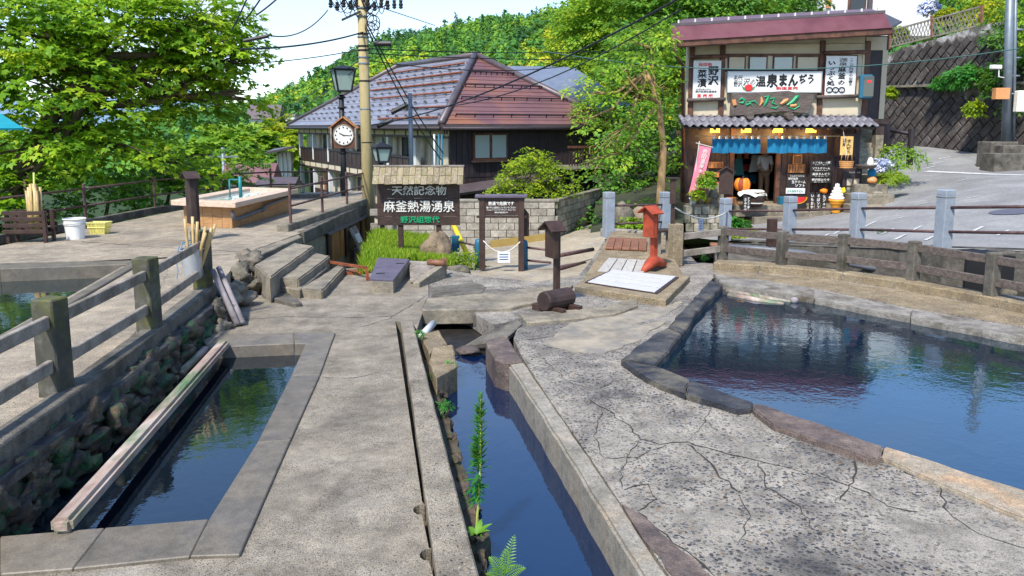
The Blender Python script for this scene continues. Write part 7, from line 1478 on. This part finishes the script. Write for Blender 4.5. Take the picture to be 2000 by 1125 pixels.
for k in range(12): a = k*math.pi/6; obj('hour_mark', MB().box(cc+Vector((.23*math.sin(a), -.026, -.03+.23*math.cos(a))), (.035, .008, .045)), 'ink', t)
for ang, Lh, wh in ((R(-62), .14, .03), (R(93), .2, .022)):   # about ten to, quarter past
    d = Vector((math.sin(ang), 0, math.cos(ang))); c0_ = cc+Vector((0, -.035, -.03)); obj('hand', MB().beam(c0_-d*.03, c0_+d*Lh, .006, wh, (0, -1, 0)) if False else MB().slabq([c0_-d*.03+d.cross(Vector((0, 1, 0)))*wh/2, c0_+d*Lh+d.cross(Vector((0, 1, 0)))*wh/3, c0_+d*Lh-d.cross(Vector((0, 1, 0)))*wh/3, c0_-d*.03-d.cross(Vector((0, 1, 0)))*wh/2], (0, -1, 0), .006), 'ink', t)
b2 = D(746, 400, 20.5); b2.z = -.8; c2 = D(746, 316, 20.5); t = thing('street_lamp', b2, 'low black street lamp with square lantern behind the name board roof', 'street lamp')
obj('post', MB().tube([b2, Vector((b2.x, b2.y, c2.z))], .06, 10), 'cable', t, smooth=True); lamp_head(t, c2, .38, .34, .5)
# utility pole
UY = 22.
ub, ut = D(722, 470, UY), D(704, -60, UY); ut.x = lerp(ub.x, ut.x, .9)
t = thing('utility_pole', ub, 'tall tan concrete utility pole with wires and banded fittings', 'utility pole')
obj('shaft', MB().tube([ub-Vector((0, 0, 1.2)), ub.lerp(ut, .5), ut], [.165, .14, .115], 16), 'pole_conc', t, smooth=True)
def upx(py): return ub.lerp(ut, (D(700, py, UY).z-ub.z)/(ut.z-ub.z))
for py in (18, 34, 68, 74, 92, 100, 114, 126, 160, 215, 280): p = upx(py); obj('band', MB().lathe(p, [(.14, 0), (.148, .01), (.148, .035), (.14, .045)], 14), 'pole_steel' if py % 4 else 'cable', t)
for py, dx in ((30, -.16), (60, .17), (150, -.17), (150, .17), (190, .17), (240, -.18), (300, .19), (340, -.19)): obj('step_bolt', MB().tube([upx(py), upx(py)+Vector((dx*1.5, -.1, 0))], .012, 5), 'cable', t)
arm = upx(2); obj('cross_arm', MB().box(arm+Vector((.1, 0, .2)), (2.2, .1, .1)), 'cable', t); obj('brace', MB().beam(upx(24)+Vector((0, -.18, 0)), upx(24)+Vector((-.5, -.18, -.22)), .05, .05), 'cable', t); obj('brace', MB().beam(upx(30), upx(8)+Vector((.35, 0, .05)), .06, .06), 'cable', t)
rr = random.Random(8)
for k in range(11):
    x = -.85+k*.17+(0.12 if k > 4 else 0); p = arm+Vector((x+.05, -.05, .12)); obj('insulator', MB().lathe(p-Vector((0, 0, .28+.1*rr.random())), [(.02, 0), (.06, .03), (.04, .07), (.065, .1), (.04, .15), (.05, .22)], 8), 'cable', t)
for k in range(16):
    x0 = rr.uniform(-.9, .4); x1 = x0+rr.uniform(.25, .6); dz = rr.uniform(.2, .5); a, b = arm+Vector((x0, -.12, .05)), arm+Vector((x1, -.1, .05)); obj('jumper_loop', MB().tube([a.lerp(b, j/8)-Vector((0, 0, dz*math.sin(math.pi*j/8))) for j in range(9)], .011, 5), 'cable', t)
for k in range(6):
    c = upx(28+k*5)+Vector((.22+.05*k % .2, -.15, 0)); r0 = .1+.03*(k % 3); obj('cable_coil', MB().tube([c+Vector((r0*math.cos(a), 0, r0*1.2*math.sin(a)-.1)) for a in [6.2832*i/14 for i in range(15)]], .012, 5), 'cable', t)
sp = D(803, 330, 24.); t = thing('steel_pole', sp, 'slim blue grey steel pole standing before the inn roof', 'pole'); obj('shaft', MB().tube([sp-Vector((0, 0, 1.5)), D(801, 182, 24.)], [.075, .06], 10), 'pole_steel', t, smooth=True)
vp = D(437, 350, 42); t = thing('valley_pole', vp, 'grey pole standing in the valley left of the inn', 'pole'); obj('shaft', MB().tube([vp-Vector((0, 0, 4)), D(435, 288, 42)], [.12, .1], 8), 'pole_steel', t, smooth=True); obj('arm', MB().box(D(435, 306, 42), (1.6, .08, .08)), 'pole_steel', t)
# right steel pole with camera
rp0 = D(1966, 285, 27.2); t = thing('steel_utility_pole', rp0, 'grey steel pole with camera and boxes beside the retaining wall', 'utility pole')
obj('shaft', MB().tube([rp0-Vector((0, 0, .3)), D(1984, -80, 27.2)+Vector((-.15, 0, 0))], [.155, .12], 14), 'pole_steel', t, smooth=True); obj('conduit', MB().tube([rp0+Vector((.17, -.12, -.2)), D(1991, -80, 27.1)+Vector((-.1, 0, 0))], .05, 8), 'pole_steel', t, smooth=True)
for py in (60, 115, 150, 185): p = D(1974, py, 27.2); obj('band', MB().lathe(Vector((lerp(rp0.x, rp0.x+.1, .5), 27.2, p.z)), [(.16, 0), (.17, .02), (.16, .05)], 14), 'pole_steel', t)
jb = D(1955, 183, 26.9); obj('junction_box', MB().box(jb, (.45, .25, .36)), 'orangeink', t, bevel=.01); mb_ = D(1990, 198, 26.9); obj('meter_box', MB().box(mb_+Vector((.05, 0, 0)), (.32, .22, .68)), 'cloth', t, bevel=.02)
cm = D(1945, 131, 26.7); obj('camera_body', MB().box(cm, (.36, .16, .13), .2), 'whiteplastic', t, bevel=.02); obj('camera_arm', MB().tube([cm+Vector((.1, 0, -.05)), cm+Vector((.12, 0, -.3)), cm+Vector((.4, .2, -.32))], .02, 6), 'whiteplastic', t)
obj('camera_cable', MB().tube([cm+Vector((.05, 0, -.08)), cm+Vector((.0, 0, -.35)), cm+Vector((.15, .05, -.55)), cm+Vector((.45, .2, -.45))], .01, 5), 'cable', t)
t = thing('pole_plinth', D(1965, 300, 27), 'stepped concrete plinth at the foot of the steel pole', 'plinth')
for x0, x1, y0, y1, Y in ((1934, 1990, 277, 306, 26.7), (1958, 2060, 284, 312, 26.2), (1942, 2060, 300, 320, 25.8)): a, b = D(x0, y1, Y), D(x1, y0, Y); obj('step', MB().box(((a.x+b.x)/2, Y+.4, (a.z+b.z)/2-.2), (b.x-a.x, .8, b.z-a.z+.4)), 'conc_dark', t, bevel=.02)
gp_ = surf(1995, 322); obj('drain_grate', MB().box(gp_+Vector((0.2, 0, .01)), (1.1, .4, .04), -.5), 'manhole', label='dark drain grating in the road beside the plinth', cat='grating')
# wires
W = [((712, 62, UY), (470, 96, 16), 'cable', .1, 'black cable from pole to the upper left, thick near the maple'), ((712, 95, UY), (300, 120, 22), 'cable', .2, 'single wire from pole band to the maple'), ((712, 110, UY), (500, 235, 60), 'cable', .3, 'wire sloping from pole down to the valley houses, upper'), ((712, 122, UY), (505, 250, 60), 'cable', .3, 'wire sloping from pole down to the valley houses, lower'),
     ((718, 95, UY), (1320, 92, 30), 'cable', .15, 'upper level wire crossing the hill right of the pole'), ((718, 104, UY), (1320, 108, 30), 'cable', .15, 'lower level wire crossing the hill right of the pole'), ((730, 10, UY), (850, 50, 30), 'cable', .0, 'short wire descending right from the pole head'),
     ((712, 45, UY), (862, 312, 28), 'cable_green', .25, 'green cable from pole head to the inn corner, left'), ((716, 45, UY), (866, 300, 28), 'cable_green', .15, 'green cable from pole head to the inn corner, right'), ((660, 250, 27.9), (1330, -5, 14), 'cable', .5, 'long black cable rising over the inn roof to the upper right'), ((800, 210, 24), (1330, 18, 15), 'cable', .5, 'second black cable from steel pole to the upper right'),
     ((1060, 100, 24), (1990, 95, 20), 'cable_green', .5, 'teal wire crossing the shop front below the roof'), ((640, 20, UY), (520, 68, 17), 'cable', .25, 'drooping cable left of the pole head'), ((500, 30, 14), (560, -20, 14), 'cable', .02, 'short wire at the top edge beside the maple, right'), ((478, 40, 14), (520, -20, 14), 'cable', .02, 'short wire at the top edge beside the maple, middle'), ((452, 60, 14), (490, -20, 14), 'cable', .02, 'short wire at the top edge beside the maple, left'), ((718, 118, UY), (1100, 130, 30), 'cable', .2, 'faint third wire crossing the hill right of the pole')]
for i, (a, b, m, s_, l) in enumerate(W): obj('wire', MB().tube(sag(D(*a), D(*b), s_, 14), .014 if i not in (9, 7, 8, 0) else .02, 5), m, label=l, cat='wire', group='overhead wires')
for i, (x, y, Y, dx, dz) in enumerate(((747, 85, UY, .45, 0), (500, 75, 17, .5, .1), (780, 212, 25, .5, .25), (752, 240, 26, .5, .22))): c = D(x, y, Y); obj('wire_box', MB().tube([c-Vector((dx/2, 0, dz/2)), c+Vector((dx/2, 0, dz/2))], .075 if i != 1 else .04, 8), 'cable', label=['black splice box on the wires right of the pole head', 'black sleeve on the drooping cable by the maple', 'upper black splice on the cable over the inn roof', 'lower black splice on the cable over the inn eave'][i], cat='splice box')
# far houses
def house(px0, px1, py0, py1, Y, label, roofm='roof_trim', wallm='white_wall', rh=1., win=3):
    a, b = D(px0, py1, Y), D(px1, py0, Y); t = thing('valley_house', a, label, 'house', 'valley houses'); cx = (a.x+b.x)/2; wd = b.x-a.x
    obj('wall', MB().box((cx, Y+wd*.35, (a.z+b.z)/2-2), (wd, wd*.7, b.z-a.z+4)), wallm, t)
    if rh: 
        e = .4; z = b.z; y0, y1 = Y-e, Y+wd*.7+e; x0, x1 = a.x-e, b.x+e
        obj('roof', MB().add([(x0, y0, z), (x1, y0, z), (x1, y1, z), (x0, y1, z), (x0, (y0+y1)/2, z+rh), (x1, (y0+y1)/2, z+rh)], [[0, 1, 5, 4], [2, 3, 4, 5], [0, 4, 3], [1, 2, 5], [3, 2, 1, 0]]), roofm, t)
    else: obj('roof', MB().box((cx, Y+wd*.35, b.z+.1), (wd+.3, wd*.7+.3, .25)), 'conc_pale', t)
    for k in range(win): obj('window', MB().box((lerp(a.x, b.x, (k+.5)/win), Y-.03, b.z-.9), (wd/win*.5, .06, .8)), 'glass_dark', t)
house(490, 540, 232, 262, 95, 'white valley house with low violet roof, leftmost beside the maple', rh=1.6)
house(520, 575, 226, 262, 110, 'flat-roofed white block house right beside the inn roof', rh=0)
house(450, 520, 356, 368, 40, 'low house with violet metal roof below the terrace railing', 'roof_red', 'white_wall', .9, 2)
house(520, 562, 362, 374, 36, 'pale house with low dark roof left of the inn annex', 'roof_trim', 'cream', .35, 2)
tr0_ = D(0, 235, 17); obj('teal_awning', MB().slabq([D(-160, 215, 17), D(2, 222, 17), D(46, 250, 16), D(-160, 252, 16)], (0, -.5, 1), .04), 'teal_roof', label='corner of a teal metal awning at the left edge', cat='awning')
